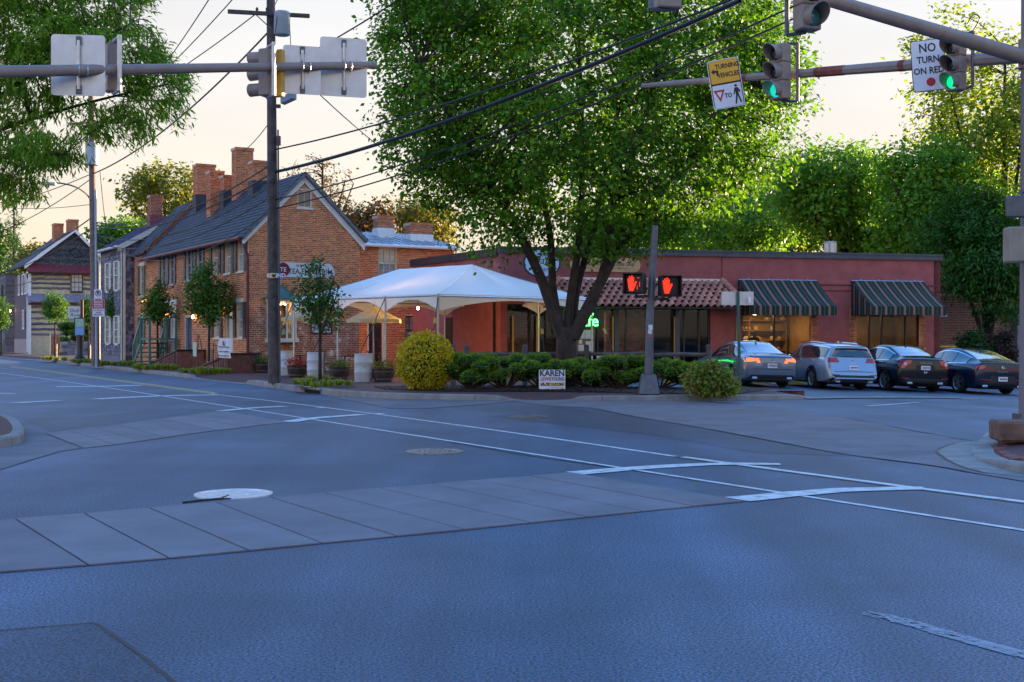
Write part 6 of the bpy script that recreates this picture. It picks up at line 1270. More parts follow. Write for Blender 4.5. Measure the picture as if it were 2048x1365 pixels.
for (xc, yc, rot_, mt, lab) in ((1272, 568, -.45, hand_dim, 'pedestrian signal with a dim red hand turned towards the tent'), (1337, 573, .22, hand_on, 'pedestrian signal with a bright red hand beside the steel post')):
    c_ = at(xc, yc, Dp - .1); ex_ = Vector((math.cos(rot_), math.sin(rot_), 0)); n_ = ex_.cross(UP); t = thing('pedestrian_signal', lab, 'pedestrian signal', c_)
    m = MB(); m.cbox(c_, ex_, n_, UP, .25, .10, .245); m.build('case', M('signal_black', (.008, .008, .009), .5, .1), t, bevel=.03)
    m = MB()
    for (u, v, hw, hh_) in ((0, .25, .25, .012), (0, -.25, .25, .012), (-.25, 0, .012, .25), (.25, 0, .012, .25)): m.cbox(c_ + ex_ * u + UP * v + n_ * .15, ex_, n_, UP, hw, .1, hh_)
    m.build('hood', MATS['signal_black'], t)
    m = MB(); m.prism([c_ + ex_ * (u * 1.05 - .08) + UP * v * 1.2 + n_ * .104 for u, v in handp], n_ * .006); m.build('hand_symbol', mt, t)
    m = MB(); s_ = 1 if xc < 1300 else -1; m.tube([c_ - UP * .25, c_ - UP * .32 - n_ * .02, Vector((QB.x + .03, QB.y, c_.z - .3))], .035, 8); m.build('bracket', black_m, t)
    if mt is hand_dim:
        for (u, v, a_, b_) in ((.1, .14, .03, .006), (.13, -.02, .006, .06), (.07, -.1, .006, .05)): m = MB(); m.cbox(c_ + ex_ * u + UP * v + n_ * .105, ex_, n_, UP, a_, .003, b_); m.build('countdown_segment', emat('seg_dim', (1, .05, .01), .12, (.2, .01, .01)), t)
# street name sign on green post
SBp = G(1480, 791, .1); Ds = SBp.y; t = thing('street_sign', 'green steel post with the blank back of a street sign before the saloon car', 'street sign', SBp)
m = MB(); m.tube([SBp, at(1476, 583, Ds)], .038, 10); m.build('post', green_p, t)
a_, b_ = at(1444, 597, Ds - .05), at(1508, 597, Ds + .05); m = MB(); m.cbox((a_ + b_) / 2 + Vector((0, .06, 0)), (b_ - a_), (0, 1, 0), UP, (b_ - a_).length / 2, .004, .17); m.build('blade', alum, t)
m = MB(); m.cbox(at(1499, 600, Ds - .01), (1, 0, 0), (0, 1, 0), UP, .03, .003, .07); m.build('sticker', white_p, t)
# parking signs by the far pole
NP = G(196, 734, .15); Dn = NP.y - .4; t = thing('parking_sign', 'no parking symbol sign above the red snow route sign', 'road sign', at(196, 591, Dn))
X1, c_ = Vector((1, 0, 0)), at(196, 591.5, Dn); plate(t, c_, X1, UP, .37, .58, sw_, .03)
P_ = lambda u, v, o=0: c_ + X1 * u + UP * v + Vector((0, -1, 0)) * o
m = MB(); m.tube([P_(.125 * math.cos(2 * math.pi * k / 24), .1 + .125 * math.sin(2 * math.pi * k / 24), .008) for k in range(25)], .013, 5, cap=False); m.tube([P_(-.09, .19, .008), P_(.09, .01, .008)], .012, 5); m.build('ring_and_bar', sr if False else M('sign_dark_ring', (.12, .02, .04), .5, .1), t); text('lettering', 'P', P_(0, .1, .006), X1, UP, .24, sk, t, bold=.006)
m = MB(); m.prism([P_(u, v, .004) for u, v in ((-.15, -.17), (-.08, -.12), (-.08, -.15), (.08, -.15), (.08, -.12), (.15, -.17), (.08, -.22), (.08, -.19), (-.08, -.19), (-.08, -.22))], Vector((0, -.004, 0))); m.build('arrow', M('sign_maroon', (.25, .02, .05), .5, .1), t)
m = MB(); m.tube([Vector((c_.x, c_.y + .03, NP.z)), Vector((c_.x, c_.y + .03, c_.z + .25))], .03, 8); m.build('post', steel_d, t)
t = thing('snow_route_sign', 'red and white snow emergency route sign on the same post as the parking sign', 'road sign', at(197, 617, Dn)); c_ = at(197, 617, Dn - .01)
plate(t, c_, X1, UP, .56, .78, sw_, .03); plate(t, P_(0, .18), X1, UP, .54, .40, sr, .02, .002, .003, 'red_field')
for s_, v_, sz in (('SNOW', .29, .15), ('EMERGENCY', .18, .085), ('ROUTE', .07, .14)): text('lettering', s_, P_(0, v_, .006), X1, UP, sz, sw_, t, bold=.003, sx=.9)
mrn = MATS['sign_maroon']
for s_, v_, sz in (('NO PARKING', -.10, .085), ('DURING', -.2, .075), ('EMERGENCY', -.3, .085)): text('lettering', s_, P_(0, v_, .006), X1, UP, sz, mrn, t, bold=.002, sx=.9)
# ------------------------------------------------------------------ vegetation
bark = M('bark', (.05, .038, .03)); bark_m = M('grey_brown_bark', (.04, .029, .024), .95, .5, 5, bump=1.0, bscale=14, stain=.3, stcol=(.085, .075, .065), stscale=3)
RNG = np.random.default_rng(11)
def leafobj(name, P, Nn, Dd, S, mat, parent, rnd, wid=.62, base=(0, 0, 0), fold=.12):
    n = len(P); P = P - np.array(base)
    Dd = Dd - Nn * np.sum(Dd * Nn, 1, keepdims=True); Dd /= np.linalg.norm(Dd, axis=1, keepdims=True) + 1e-9
    Sd = np.cross(Nn, Dd); s = S[:, None]
    v = np.empty((n, 4, 3)); v[:, 0] = P; v[:, 1] = P + Dd * s * .45 + Sd * s * wid * .5 + Nn * s * fold; v[:, 2] = P + Dd * s; v[:, 3] = P + Dd * s * .45 - Sd * s * wid * .5 + Nn * s * fold
    me = bpy.data.meshes.new(name); me.vertices.add(n * 4); me.vertices.foreach_set('co', v.astype(np.float32).ravel())
    me.loops.add(n * 4); me.loops.foreach_set('vertex_index', np.arange(n * 4, dtype=np.int32)); me.polygons.add(n); me.polygons.foreach_set('loop_start', np.arange(0, n * 4, 4, dtype=np.int32))
    me.update(calc_edges=True); a = me.attributes.new('rnd', 'FLOAT', 'FACE'); a.data.foreach_set('value', rnd.astype(np.float32))
    return link_mesh(name, me, mat, parent)
def unit(a): return a / (np.linalg.norm(a, axis=-1, keepdims=True) + 1e-9)
def sample_env(env, n, shell=.0, keep=None):
    out = []; vol = np.array([e[1][0] * e[1][1] * e[1][2] for e in env]); vol = vol / vol.sum()
    while len(out) < n:
        k = RNG.choice(len(env), p=vol); c, r = env[k]; d = unit(RNG.normal(size=3)); rad = RNG.random() ** (1 / 3)
        rad = max(rad, shell * RNG.random() ** .3) if shell else rad
        p = np.array(c) + d * np.array(r) * rad
        if keep is None or keep(p): out.append(p)
    return np.array(out)
def grow_tree(name, label, base, limbs, env, nsec, ntwig, per, size, lm, group=None, spread=.3, cat='tree', droop=.3, wid=.62, twig_r=.012, sec_r=.05, keep=None, shell=.35, barkm=None, hang=0.0, upatt=.6, clump=0.0, leafdown=.4):
    base = Vector(base); t = thing(name, label, cat, base, group); tr = MB(); barkm = barkm or bark_m
    sk = []; skr = []
    for pts, r0, r1 in limbs:
        q = spl(pts, 5); n = len(q); rr = [r0 + (r1 - r0) * i / (n - 1) for i in range(n)]; tr.tube(q, rr, 9)
        sk += [tuple(p) for p in q[3:]]; skr += rr[3:]
    sk = np.array(sk); skr = np.array(skr)
    sec = sample_env(env, nsec, shell, keep); pool = [sk]; 
    for p in sec:
        d = np.linalg.norm(sk - p, axis=1) + upatt * np.maximum(0, sk[:, 2] - p[2] + .35 * np.hypot(*(sk[:, :2] - p[:2]).T)); i = int(np.argmin(d)); a = Vector(sk[i]); b = Vector(p); L = (b - a).length
        md = a.lerp(b, .5) + UP * L * .12 + Vector(RNG.normal(size=3) * L * .05); q = spl([a, md, b], 4); r0 = min(skr[i] * .7, sec_r * (.5 + L * .2)); tr.tube(q, [r0 + (.012 - r0) * k / (len(q) - 1) for k in range(len(q))], 5, cap=False); pool.append(np.array([tuple(x) for x in q[2:]]))
    pool = np.concatenate(pool); tw = sample_env(env, ntwig, shell, keep)
    if clump: c_ = sec[RNG.integers(0, len(sec), ntwig)]; tw = tw + (c_ - tw) * clump * RNG.random((ntwig, 1))
    Ps = []; Rn = []; cen = np.mean([e[0] for e in env], axis=0)
    for p in tw:
        i = int(np.argmin(np.linalg.norm(pool - p, axis=1) + .35 * np.maximum(0, pool[:, 2] - p[2]))); a = pool[i]; L = np.linalg.norm(p - a)
        if L > 1.6: a = p + (a - p) * 1.6 / L; L = 1.6
        e = p - np.array([0, 0, hang * L]); tr.tube([Vector(a), Vector((a + e) / 2 + np.array([0, 0, .08 * L])), Vector(e)], [twig_r, twig_r * .7, twig_r * .35], 3, cap=False)
        f = RNG.random(per) ** .7; q = a + (e - a) * (.25 + .8 * f[:, None]) + RNG.normal(size=(per, 3)) * spread * np.array([1, 1, .7]); Ps.append(q); Rn.append(np.clip(RNG.random() * .55 + RNG.random(per) * .45, 0, 1))
    tr.build('trunk', barkm, t, smooth=60)
    P_ = np.concatenate(Ps); rn = np.concatenate(Rn); n = len(P_)
    out = unit(P_ - cen); Nn = unit(out * .5 + np.array([0, 0, .55]) + RNG.normal(size=(n, 3)) * .6); Dd = unit(out * .6 + RNG.normal(size=(n, 3)) * .7 + np.array([0, 0, -leafdown]))
    leafobj('crown', P_, Nn, Dd, size * RNG.uniform(.6, 1.35, n), lm, t, rn, wid, tuple(base)); return t
green1 = leafmat('maple_leaf', (.016, .085, .005), (.17, .40, .018), .42); green2 = leafmat('locust_leaf', (.06, .18, .012), (.30, .50, .04), .58); green3 = leafmat('back_tree_leaf', (.04, .16, .014), (.22, .44, .035), .55)
green4 = leafmat('dark_leaf', (.018, .065, .014), (.06, .15, .028), .4); olive = leafmat('olive_leaf', (.09, .14, .015), (.25, .27, .035), .6); rustl = leafmat('rusty_leaf', (.12, .07, .02), (.25, .14, .03), .45); yelg = leafmat('yellow_green_leaf', (.10, .12, .01), (.30, .27, .015), .4)
# --- the big maple in the corner bed
Dm = 33.4; tb = Vector((at(1136, 700, Dm).x, Dm, .2)); A = lambda x, y, D: at(x - 6 if 1100 < x < 1260 and y > 540 else x, y, D)
limbs = [([tb, A(1140, 730, Dm), A(1139, 690, Dm), A(1141, 655, Dm)], .33, .27),
 ([A(1132, 672, Dm), A(1108, 610, Dm - .1), A(1078, 548, Dm - .3), A(1040, 470, Dm - .8), A(985, 370, Dm - 1.4), A(900, 230, Dm - 2), A(840, 130, Dm - 2.2)], .19, .035),
 ([A(1128, 668, Dm + .1), A(1112, 580, Dm + .3), A(1100, 470, Dm + .6), A(1070, 320, Dm + 1.2), A(1020, 120, Dm + 1.6), A(980, -60, Dm + 1.8)], .14, .03),
 ([A(1142, 665, Dm), A(1148, 590, Dm), A(1158, 480, Dm), A(1165, 330, Dm - .2), A(1160, 130, Dm - .6), A(1150, -80, Dm - .8)], .14, .03),
 ([A(1150, 668, Dm + .1), A(1160, 580, Dm + .4), A(1182, 470, Dm + .8), A(1220, 300, Dm + 1.4), A(1260, 100, Dm + 2), A(1280, -60, Dm + 2.3)], .12, .03),
 ([A(1152, 675, Dm - .05), A(1180, 620, Dm - .2), A(1212, 555, Dm - .3), A(1250, 475, Dm - .4), A(1320, 380, Dm - .6), A(1420, 280, Dm - .8), A(1520, 200, Dm - 1)], .20, .035),
 ([A(1200, 580, Dm - .3), A(1216, 500, Dm - .5), A(1235, 400, Dm - 1), A(1290, 230, Dm - 1.8), A(1340, 80, Dm - 2.3)], .11, .025),
 ([A(1245, 482, Dm - .4), A(1320, 440, Dm - .2), A(1420, 395, Dm + .2), A(1530, 340, Dm + .6)], .085, .02)]
env = [((2.05, 33.4, 9.3), (5.7, 5.0, 5.6)), ((-1.6, 33.0, 8.7), (2.5, 2.8, 3.6)), ((6.3, 33.2, 7.9), (2.1, 2.6, 2.6)), ((-.7, 32.2, 5.2), (1.7, 1.6, 1.9)), ((4.6, 33, 5.6), (2.2, 1.8, 1.6)), ((-2.9, 32.8, 10.6), (1.5, 1.6, 1.6)), ((7.0, 33, 9.4), (1.5, 1.8, 1.6)), ((-1.9, 32.4, 6.3), (1.6, 1.5, 1.3))]
grow_tree('maple_tree', 'big many stemmed green tree with a dense wide crown before the cafe', tb, limbs, env, 320, 3700, 29, .142, green1, spread=.22, sec_r=.05, shell=.45, keep=lambda p: p[2] > 2.7 + .12 * abs(p[0] - .3) and not (p[2] < 3.7 and .5 < p[0] < 2.9))
# --- feathery tree at the upper left
A = at; De = 26.0; lt = Vector((-13.9, De + .5, .1))
limbs = [([lt, A(-250, 500, De), A(-235, 300, De), A(-190, 150, De), A(-120, 30, De), A(-60, -80, De)], .3, .08), ([A(-230, 330, De), A(-100, 250, De), A(20, 180, De - .5), A(120, 110, De - .8), A(260, 50, De - 1)], .07, .02), ([A(-235, 350, De), A(-80, 290, De + .3), A(60, 240, De + .5), A(200, 200, De + .6), A(330, 170, De + .5)], .06, .02), ([A(-240, 380, De), A(-90, 330, De - .4), A(30, 310, De - .5), A(130, 310, De - .5)], .09, .02), ([A(-235, 400, De), A(-100, 370, De), A(20, 360, De)], .08, .02)]
pe = lambda x, y, rx, rz, dd=0: (tuple(at(x, y, De + dd)), (rx, 1.5, rz))
env = [pe(40, -10, 2.9, 1.5), pe(180, 90, 1.8, .75, -.6), pe(300, 140, .95, .5, .4), pe(330, 210, .75, .28, .5), pe(230, 240, .95, .35, .5), pe(20, 170, 1.5, .8), pe(10, 300, 1.5, .55, -.3), pe(110, 290, .6, .35, -.4), pe(0, 370, .8, .3)]
grow_tree('locust_tree', 'feathery pale green tree reaching in over the left mast arm', lt, limbs, env, 150, 1900, 20, .18, green2, spread=.11, wid=.22, hang=.35, leafdown=1.4, twig_r=.007, sec_r=.03, shell=.2)
# --- background trees
def bgtree(name, label, px, ptop, pbot, hw, D, n, size, lm, per=26, lean=0, lobes=7, trunkr=.25, keep=None, sparse=1.0, grp='trees behind the buildings', spread=.45):
    zt, zb = at(px, ptop, D).z, at(px, pbot, D).z; X = at(px, 0, D).x; cz = (zt + zb) / 2; rz = (zt - zb) / 2; rx = hw / FPX * D
    base = Vector((X, D, gz(X, D))); env = [((X, D, cz), (rx * .75, rx * .75, rz * .85))]
    for k in range(lobes): a = 2 * math.pi * k / lobes + random.random(); q = random.uniform(.45, .7); env.append(((X + rx * .6 * math.cos(a), D + rx * .6 * math.sin(a), cz + rz * random.uniform(-.5, .6)), (rx * q * .7, rx * q * .7, rz * q * .75)))
    limbs = [([base, base + UP * (zb - base.z) * .6, Vector((X + lean, D, cz)), Vector((X + lean * 1.5, D, zt - rz * .3))], trunkr, .06)]
    for k in range(6): a = 2 * math.pi * k / 6 + .4; limbs.append(([Vector((X, D, zb + rz * .15 * k / 3)), Vector((X + rx * .4 * math.cos(a), D + rx * .4 * math.sin(a), zb + rz * .6)), Vector((X + rx * .75 * math.cos(a), D + rx * .75 * math.sin(a), cz + rz * .3))], trunkr * .5, .04))
    return grow_tree(name, label, base, limbs, env, 60, n, per, size, lm, grp, spread=spread, sec_r=.09, twig_r=.018, shell=.5, keep=keep)
gold = leafmat('golden_green_leaf', (.06, .17, .015), (.32, .42, .04), .6)
bgtree('broadleaf_tree', 'dense green tree behind the roof vent of the cafe', 1690, 262, 530, 160, 66, 640, .27, green3)
bgtree('broadleaf_tree', 'open branched green tree between the big maple and the roof vent', 1500, 360, 545, 130, 74, 330, .27, green3, trunkr=.22)
bgtree('broadleaf_tree', 'hazy green tree rising just left of the roof vent', 1600, 290, 545, 110, 80, 330, .28, gold)
bgtree('broadleaf_tree', 'tall pale green tree rising behind the right signal post', 2010, 20, 540, 185, 62, 700, .26, gold)
bgtree('broadleaf_tree', 'medium green tree filling the gap left of the tall pale tree', 1860, 250, 560, 125, 60, 500, .26, green3)
bgtree('broadleaf_tree', 'broad green tree behind the second striped awning', 1780, 300, 545, 120, 74, 360, .27, green3)
bgtree('broadleaf_tree', 'low green tree showing above the cafe roof behind the maple stems', 1260, 400, 545, 150, 78, 360, .28, green3)
bgtree('broadleaf_tree', 'low sunlit tree over the cafe roof behind the tan sign', 1390, 420, 545, 95, 84, 260, .28, gold)
# drooping bright conifer-like tree beside the cafe end wall
Dc = 55; env = [(tuple(at(1950, 470, Dc)), (2.6, 2.2, 1.6)), (tuple(at(1990, 540, Dc - 1)), (2.2, 2.0, 1.3)), (tuple(at(1925, 560, Dc - 1)), (1.3, 1.4, 1.0)), (tuple(at(2010, 620, Dc - 1.5)), (1.5, 1.4, .7)), (tuple(at(1960, 400, Dc + 1)), (2.2, 2, 1.2))]
bs = Vector((at(1975, 0, Dc).x, Dc, -.4)); grow_tree('cedar_tree', 'bright drooping evergreen tree between the cafe end wall and the brick office', bs, [([bs, bs + UP * 3, at(1970, 480, Dc), at(1965, 380, Dc)], .32, .08), ([bs + UP * 1.5, at(1940, 600, Dc - .8), at(1915, 545, Dc - 1.2)], .14, .03), ([bs + UP * 1.6, at(2000, 590, Dc - 1), at(2030, 560, Dc - 1.5)], .14, .03)], env, 70, 900, 26, .26, leafmat('cedar_leaf', (.02, .085, .008), (.07, .20, .02), .3), spread=.3, wid=.3, leafdown=.9, clump=.5)
for k, (px, py, hw, lab) in enumerate(((1945, 690, 26, 'dark glossy shrub against the cafe end wall'), (2000, 690, 22, 'dark reddish shrub below the drooping evergreen'))):
    D = 52.5; c_ = at(px, py, D); b_ = Vector((c_.x, D, gz(c_.x, D))); r_ = hw / FPX * D
    grow_tree('shrub', lab, b_, [([b_, b_ + UP * .4, c_], .04, .015)], [((c_.x, c_.y, c_.z - .3), (r_ * 1.3, r_, .9))], 14, 160, 22, .14, green4 if k == 0 else leafmat('purple_leaf', (.04, .03, .025), (.1, .06, .05), .3), spread=.14, cat='shrub', group='shrubs by the cafe end wall')
bgtree('broadleaf_tree', 'tall loose pale green tree behind the shingled house chimney', 330, 312, 500, 105, 108, 330, .36, olive, per=20, trunkr=.2, spread=.5)
bgtree('broadleaf_tree', 'smaller green tree low behind the shingled house roof', 245, 430, 520, 60, 100, 200, .36, green3)
bgtree('bare_tree', 'sparse budding tree behind the brick gable', 645, 292, 500, 85, 84, 170, .22, leafmat('bud_leaf', (.08, .06, .02), (.16, .12, .03), .4), per=9, spread=.3, trunkr=.16)
bgtree('broadleaf_tree', 'rusty young tree behind the pale metal roof', 735, 408, 520, 60, 82, 220, .26, rustl, per=16)
bgtree('broadleaf_tree', 'yellow green tree behind the wing chimneys', 850, 395, 520, 70, 86, 260, .28, yelg, per=18)
bgtree('bare_tree', 'thin bare twiggy tree between the rusty tree and the yellow tree', 800, 385, 520, 48, 90, 90, .18, olive, per=5, trunkr=.12)
bgtree('broadleaf_tree', 'golden tree low beyond the log house roof', 80, 478, 560, 45, 135, 160, .4, yelg)
# spruce at the far left
Dsx = 140; X = at(28, 0, Dsx).x; b_ = Vector((X, Dsx, 0)); zt = at(28, 395, Dsx).z; env = [((X, Dsx, zt * (.25 + .7 * k / 7)), (3.0 * (1 - k / 7.6) + .25, 3.0 * (1 - k / 7.6) + .25, zt * .07)) for k in range(8)]
grow_tree('spruce_tree', 'dark pointed spruce far behind the grey clapboard house', b_, [([b_, b_ + UP * zt * .5, b_ + UP * zt], .35, .04)], env, 80, 330, 22, .42, green4, spread=.3, wid=.3, leafdown=.6, upatt=.0, group='trees behind the buildings')
bgtree('broadleaf_tree', 'distant dark tree left of the spruce', -20, 420, 600, 40, 120, 150, .4, green4)
# --- young street trees
def streettree(px, pby, ptop, pbot, hw, lab, n=110, lm=green4, D=None, size=.13, sparse=False):
    b_ = G(px, pby, .15); D = b_.y; zt, zb = at(px, ptop, D).z, at(px, pbot, D).z; X = b_.x; r_ = hw / FPX * D; cz = (zt + zb) / 2; rz = (zt - zb) / 2
    env = [((X, D, cz), (r_ * .8, r_ * .8, rz * .9)), ((X + r_ * .3, D, cz - rz * .25), (r_ * .7, r_ * .7, rz * .6)), ((X - r_ * .35, D - .1, cz - rz * .1), (r_ * .65, r_ * .65, rz * .55)), ((X, D, cz + rz * .5), (r_ * .5, r_ * .5, rz * .5))]
    limbs = [([b_, b_ + UP * (zb - b_.z), Vector((X, D, cz)), Vector((X, D, zt - .2))], .06, .015)] + [([Vector((X, D, zb + .1 * k)), Vector((X + r_ * .5 * math.cos(k * 1.7), D + r_ * .5 * math.sin(k * 1.7), cz - rz * .2 + .15 * k)), Vector((X + r_ * .7 * math.cos(k * 1.7), D + r_ * .7 * math.sin(k * 1.7), cz + rz * .3))], .03, .01) for k in range(5)]
    t = grow_tree('street_tree', lab, b_, limbs, env, 30, n, 24, size, lm, 'young trees along the kerb', spread=.16, sec_r=.02, twig_r=.006, shell=.3)
    if not sparse: m = MB(); m.tube([b_ + Vector((.12, 0, 0)), b_ + Vector((.12, 0, .9))], .025, 5); m.build('stake', steel_d, t)
dkg = leafmat('street_tree_leaf', (.025, .10, .016), (.12, .27, .03), .45)
streettree(640, 770, 515, 672, 54, 'young sapling with an open crown before the patio barrels', 75, leafmat('sapling_leaf', (.03, .10, .025), (.10, .22, .05), .45), size=.12, sparse=False)
streettree(418, 742, 520, 660, 52, 'fullest young street tree before the brick row doors', 190, dkg)
streettree(315, 733, 560, 655, 34, 'dark young street tree beside the green stairs', 120, dkg)
streettree(236, 724, 566, 650, 31, 'dark young street tree before the shingled house', 120, dkg)
streettree(177, 719, 596, 655, 20, 'small young street tree before the map kiosk', 90, dkg)
streettree(110, 715, 580, 650, 29, 'round young street tree before the log house', 130, leafmat('street_tree_bright', (.03, .11, .014), (.13, .29, .03), .45))
streettree(2, 712, 592, 665, 18, 'young street tree before the grey clapboard house', 90, dkg)
# --- grassy clumps round the tree pits
blade = leafmat('lily_blade', (.16, .24, .015), (.42, .48, .05), .4)
def clump_mesh(seed):
    r = np.random.default_rng(seed); n = 110; a = r.random(n) * 6.283; rad = np.abs(r.normal(size=n)) * .07; P_ = np.stack([np.cos(a) * rad, np.sin(a) * rad, np.zeros(n)], 1)
    vs = []; fs = []; rn = []
    for i in range(n):
        d = np.array([math.cos(a[i]), math.sin(a[i]), 0]); q = np.array([-d[1], d[0], 0]) * .012; h = r.uniform(.08, .2); o = r.uniform(.08, .3); b = P_[i]
        k = len(vs); p1 = b + d * o * .35 + np.array([0, 0, h]); p2 = b + d * o + np.array([0, 0, h * r.uniform(.5, 1.0)])
        vs += [tuple(b - q), tuple(b + q), tuple(p1 + q), tuple(p1 - q), tuple(p2)]; fs += [(k, k + 1, k + 2, k + 3), (k + 3, k + 2, k + 4)]; rr = r.random(); rn += [rr, rr]
    me = bpy.data.meshes.new('lily_clump'); me.from_pydata(vs, [], fs); me.materials.append(blade); at_ = me.attributes.new('rnd', 'FLOAT', 'FACE'); at_.data.foreach_set('value', rn); return me
cm = [clump_mesh(k) for k in range(4)]
pits = [('young sapling by the barrels', [(595, 769), (612, 772), (630, 777), (655, 774), (676, 771), (697, 772), (622, 764), (648, 763)]), ('fullest street tree', [(368, 747), (385, 747), (402, 748), (418, 748), (434, 748), (450, 748)]), ('tree beside the green stairs', [(276, 739), (292, 740), (310, 740), (330, 740), (346, 740)]), ('tree before the shingled house', [(200, 731), (214, 731), (228, 731), (246, 731), (260, 732)]), ('small tree before the kiosk', [(148, 725), (160, 726), (174, 726), (186, 727)]), ('round tree before the log house', [(88, 720.5), (100, 721), (114, 721), (128, 722)])]
for lab, pp in pits:
    for i, (x_, y_) in enumerate(pp):
        o = link_mesh('lily_clump', cm[i % 4], None); g = G(x_, y_, .15); o.location = g; o.rotation_euler = (0, 0, random.uniform(0, 6)); s_ = random.uniform(.85, 1.25) * (1.0 if g.y < 45 else 1.15); o.scale = (s_, s_, s_); tag(o, 'yellow green grassy clump at the foot of the ' + lab, 'plant', 'grassy clumps by the ' + lab)
    xs = [p[0] for p in pp]; ys = [p[1] for p in pp]; a_, b_ = G(min(xs) - 14, max(ys) - 1, .15), G(max(xs) + 14, max(ys) - 1, .15); m = MB(); d_ = (b_ - a_).normalized(); q_ = Vector((-d_.y, d_.x, 0)); c_ = (a_ + b_) / 2 + q_ * .5; hl_ = (b_ - a_).length / 2
    m.poly([c_ + d_ * hl_ * math.cos(2 * math.pi * k / 20) + q_ * .75 * math.sin(2 * math.pi * k / 20) + UP * .014 for k in range(20)]); tag(m.build('tree_pit', mulch_m), kind='structure')
g = G(1003, 772, .17); o = link_mesh('lily_clump', cm[1], None); o.location = g; o.scale = (1.3,) * 3; tag(o, 'lone bright green plant at the front of the clipped hedge', 'plant')
# --- golden ball shrub
c_ = G(848, 779, .2); bx = Vector((c_.x, c_.y + .7, .2))
def ballshrub(name, lab, base, rx, rz, n, size, lm, cat='shrub', bumpy=.08):
    t = thing(name, lab, cat, base); cz = base.z + rz * .88; d = unit(RNG.normal(size=(n, 3))); rad = 1 - np.abs(RNG.normal(size=n)) * .13 + .06 * np.sin(d[:, 0] * 15 + 2 * d[:, 2]) * np.sin(d[:, 1] * 13 + d[:, 2] * 11); rad *= 1 + bumpy * np.sin(d[:, 0] * 7 + 1) * np.sin(d[:, 1] * 6) * np.sin(d[:, 2] * 8 + .5)
    P_ = np.array([base.x, base.y, cz]) + d * rad[:, None] * np.array([rx, rx, rz]); P_[:, 2] = np.maximum(P_[:, 2], base.z + .02)
    Nn = unit(d * .6 + np.array([0, 0, .4]) + RNG.normal(size=(n, 3)) * .5); Dd = unit(d + RNG.normal(size=(n, 3)) * .6 + np.array([0, 0, .3])); rn = np.clip(RNG.random(n) * .6 + .4 * (d[:, 2] > .1) * RNG.random(n), 0, 1)
    leafobj('foliage', P_, Nn, Dd, size * RNG.uniform(.6, 1.3, n), lm, t, rn, .6, tuple(base))
    m = MB(); m.lathe(Vector((base.x, base.y, cz)), [(.05, -rz * .8), (rx * .7, -rz * .5), (rx * .8, 0), (rx * .6, rz * .5), (.05, rz * .78)], 14); m.build('inner_twigs', M('twig_mass', (.03, .028, .012), .95, .4, 14, bump=1), t, smooth=60)
    for k in range(5): m = MB(); m.tube([base + Vector((.05 * math.cos(k), .05 * math.sin(k), -.03)), base + Vector((.3 * rx * math.cos(k * 1.3), .3 * rx * math.sin(k * 1.3), rz * .5))], .02, 5); m.build('stem', bark_m, t)
    return t
ballshrub('golden_shrub', 'round golden yellow shrub at the end of the clipped hedge', bx, .78, .80, 9000, .07, leafmat('golden_leaf', (.28, .27, .008), (.92, .72, .02), .4))
c_ = G(1428, 790, .2); cb0 = Vector((c_.x, c_.y + .6, .18)); cx0, cy0 = cb0.x, cb0.y
grow_tree('copper_shrub', 'low spreading green shrub with coppery tips beside the green signpost', cb0, [([cb0, cb0 + Vector((.2 * math.cos(k * 1.3), .2 * math.sin(k * 1.3), .25)), cb0 + Vector((.5 * math.cos(k * 1.3), .4 * math.sin(k * 1.3), .5))], .02, .008) for k in range(5)], [((cx0, cy0, .50), (.55, .45, .32)), ((cx0 + .35, cy0 - .1, .42), (.35, .3, .24)), ((cx0 - .35, cy0, .5), (.3, .3, .28)), ((cx0 + .05, cy0, .75), (.35, .3, .2))], 24, 260, 20, .105, leafmat('copper_leaf', (.06, .26, .02), (.36, .24, .06), .35), spread=.08, cat='shrub', twig_r=.005, sec_r=.01)
# --- cloud-clipped hedge: bushes of many clipped balls
yew = leafmat('clipped_needle', (.014, .05, .006), (.24, .42, .04), .25)
def ball_mesh(seed):
    n = 520; r = np.random.default_rng(seed); d = unit(r.normal(size=(n, 3))); d[:, 2] = np.where(d[:, 2] < -.5, -d[:, 2], d[:, 2]); P_ = d * (.86 + .1 * r.random((n, 1))) * np.array([1, 1, .82]); Nn = unit(np.cross(d, r.normal(size=(n, 3)))); Dd = unit(d + r.normal(size=(n, 3)) * .35)
    s = .30 * r.uniform(.6, 1.3, n); Sd = np.cross(Nn, Dd); v = np.empty((n, 4, 3)); w_ = .16
    v[:, 0] = P_ - Dd * .1; v[:, 1] = P_ + Dd * s[:, None] * .5 + Sd * s[:, None] * w_; v[:, 2] = P_ + Dd * s[:, None]; v[:, 3] = P_ + Dd * s[:, None] * .5 - Sd * s[:, None] * w_
    m = MB(); m.lathe((0, 0, 0), [(.02, -.62), (.6, -.45), (.86, 0), (.66, .45), (.02, .68)], 12); nv = len(m.v)
    me = bpy.data.meshes.new('clipped_ball'); me.from_pydata([tuple(x) for x in v.reshape(-1, 3)] + m.v, [], [(4 * i, 4 * i + 1, 4 * i + 2, 4 * i + 3) for i in range(n)] + [tuple(4 * n + k for k in f) for f in m.f]); me.materials.append(yew)
    a = me.attributes.new('rnd', 'FLOAT', 'FACE'); a.data.foreach_set('value', list(np.clip(.15 + .6 * r.random(n) + .2 * (d[:, 2] > .1), 0, 1)) + [.0] * len(m.f)); return me  # core darkest, upper needles lighter: hedge shade put into the colour
bmesh_ = [ball_mesh(k) for k in range(4)]
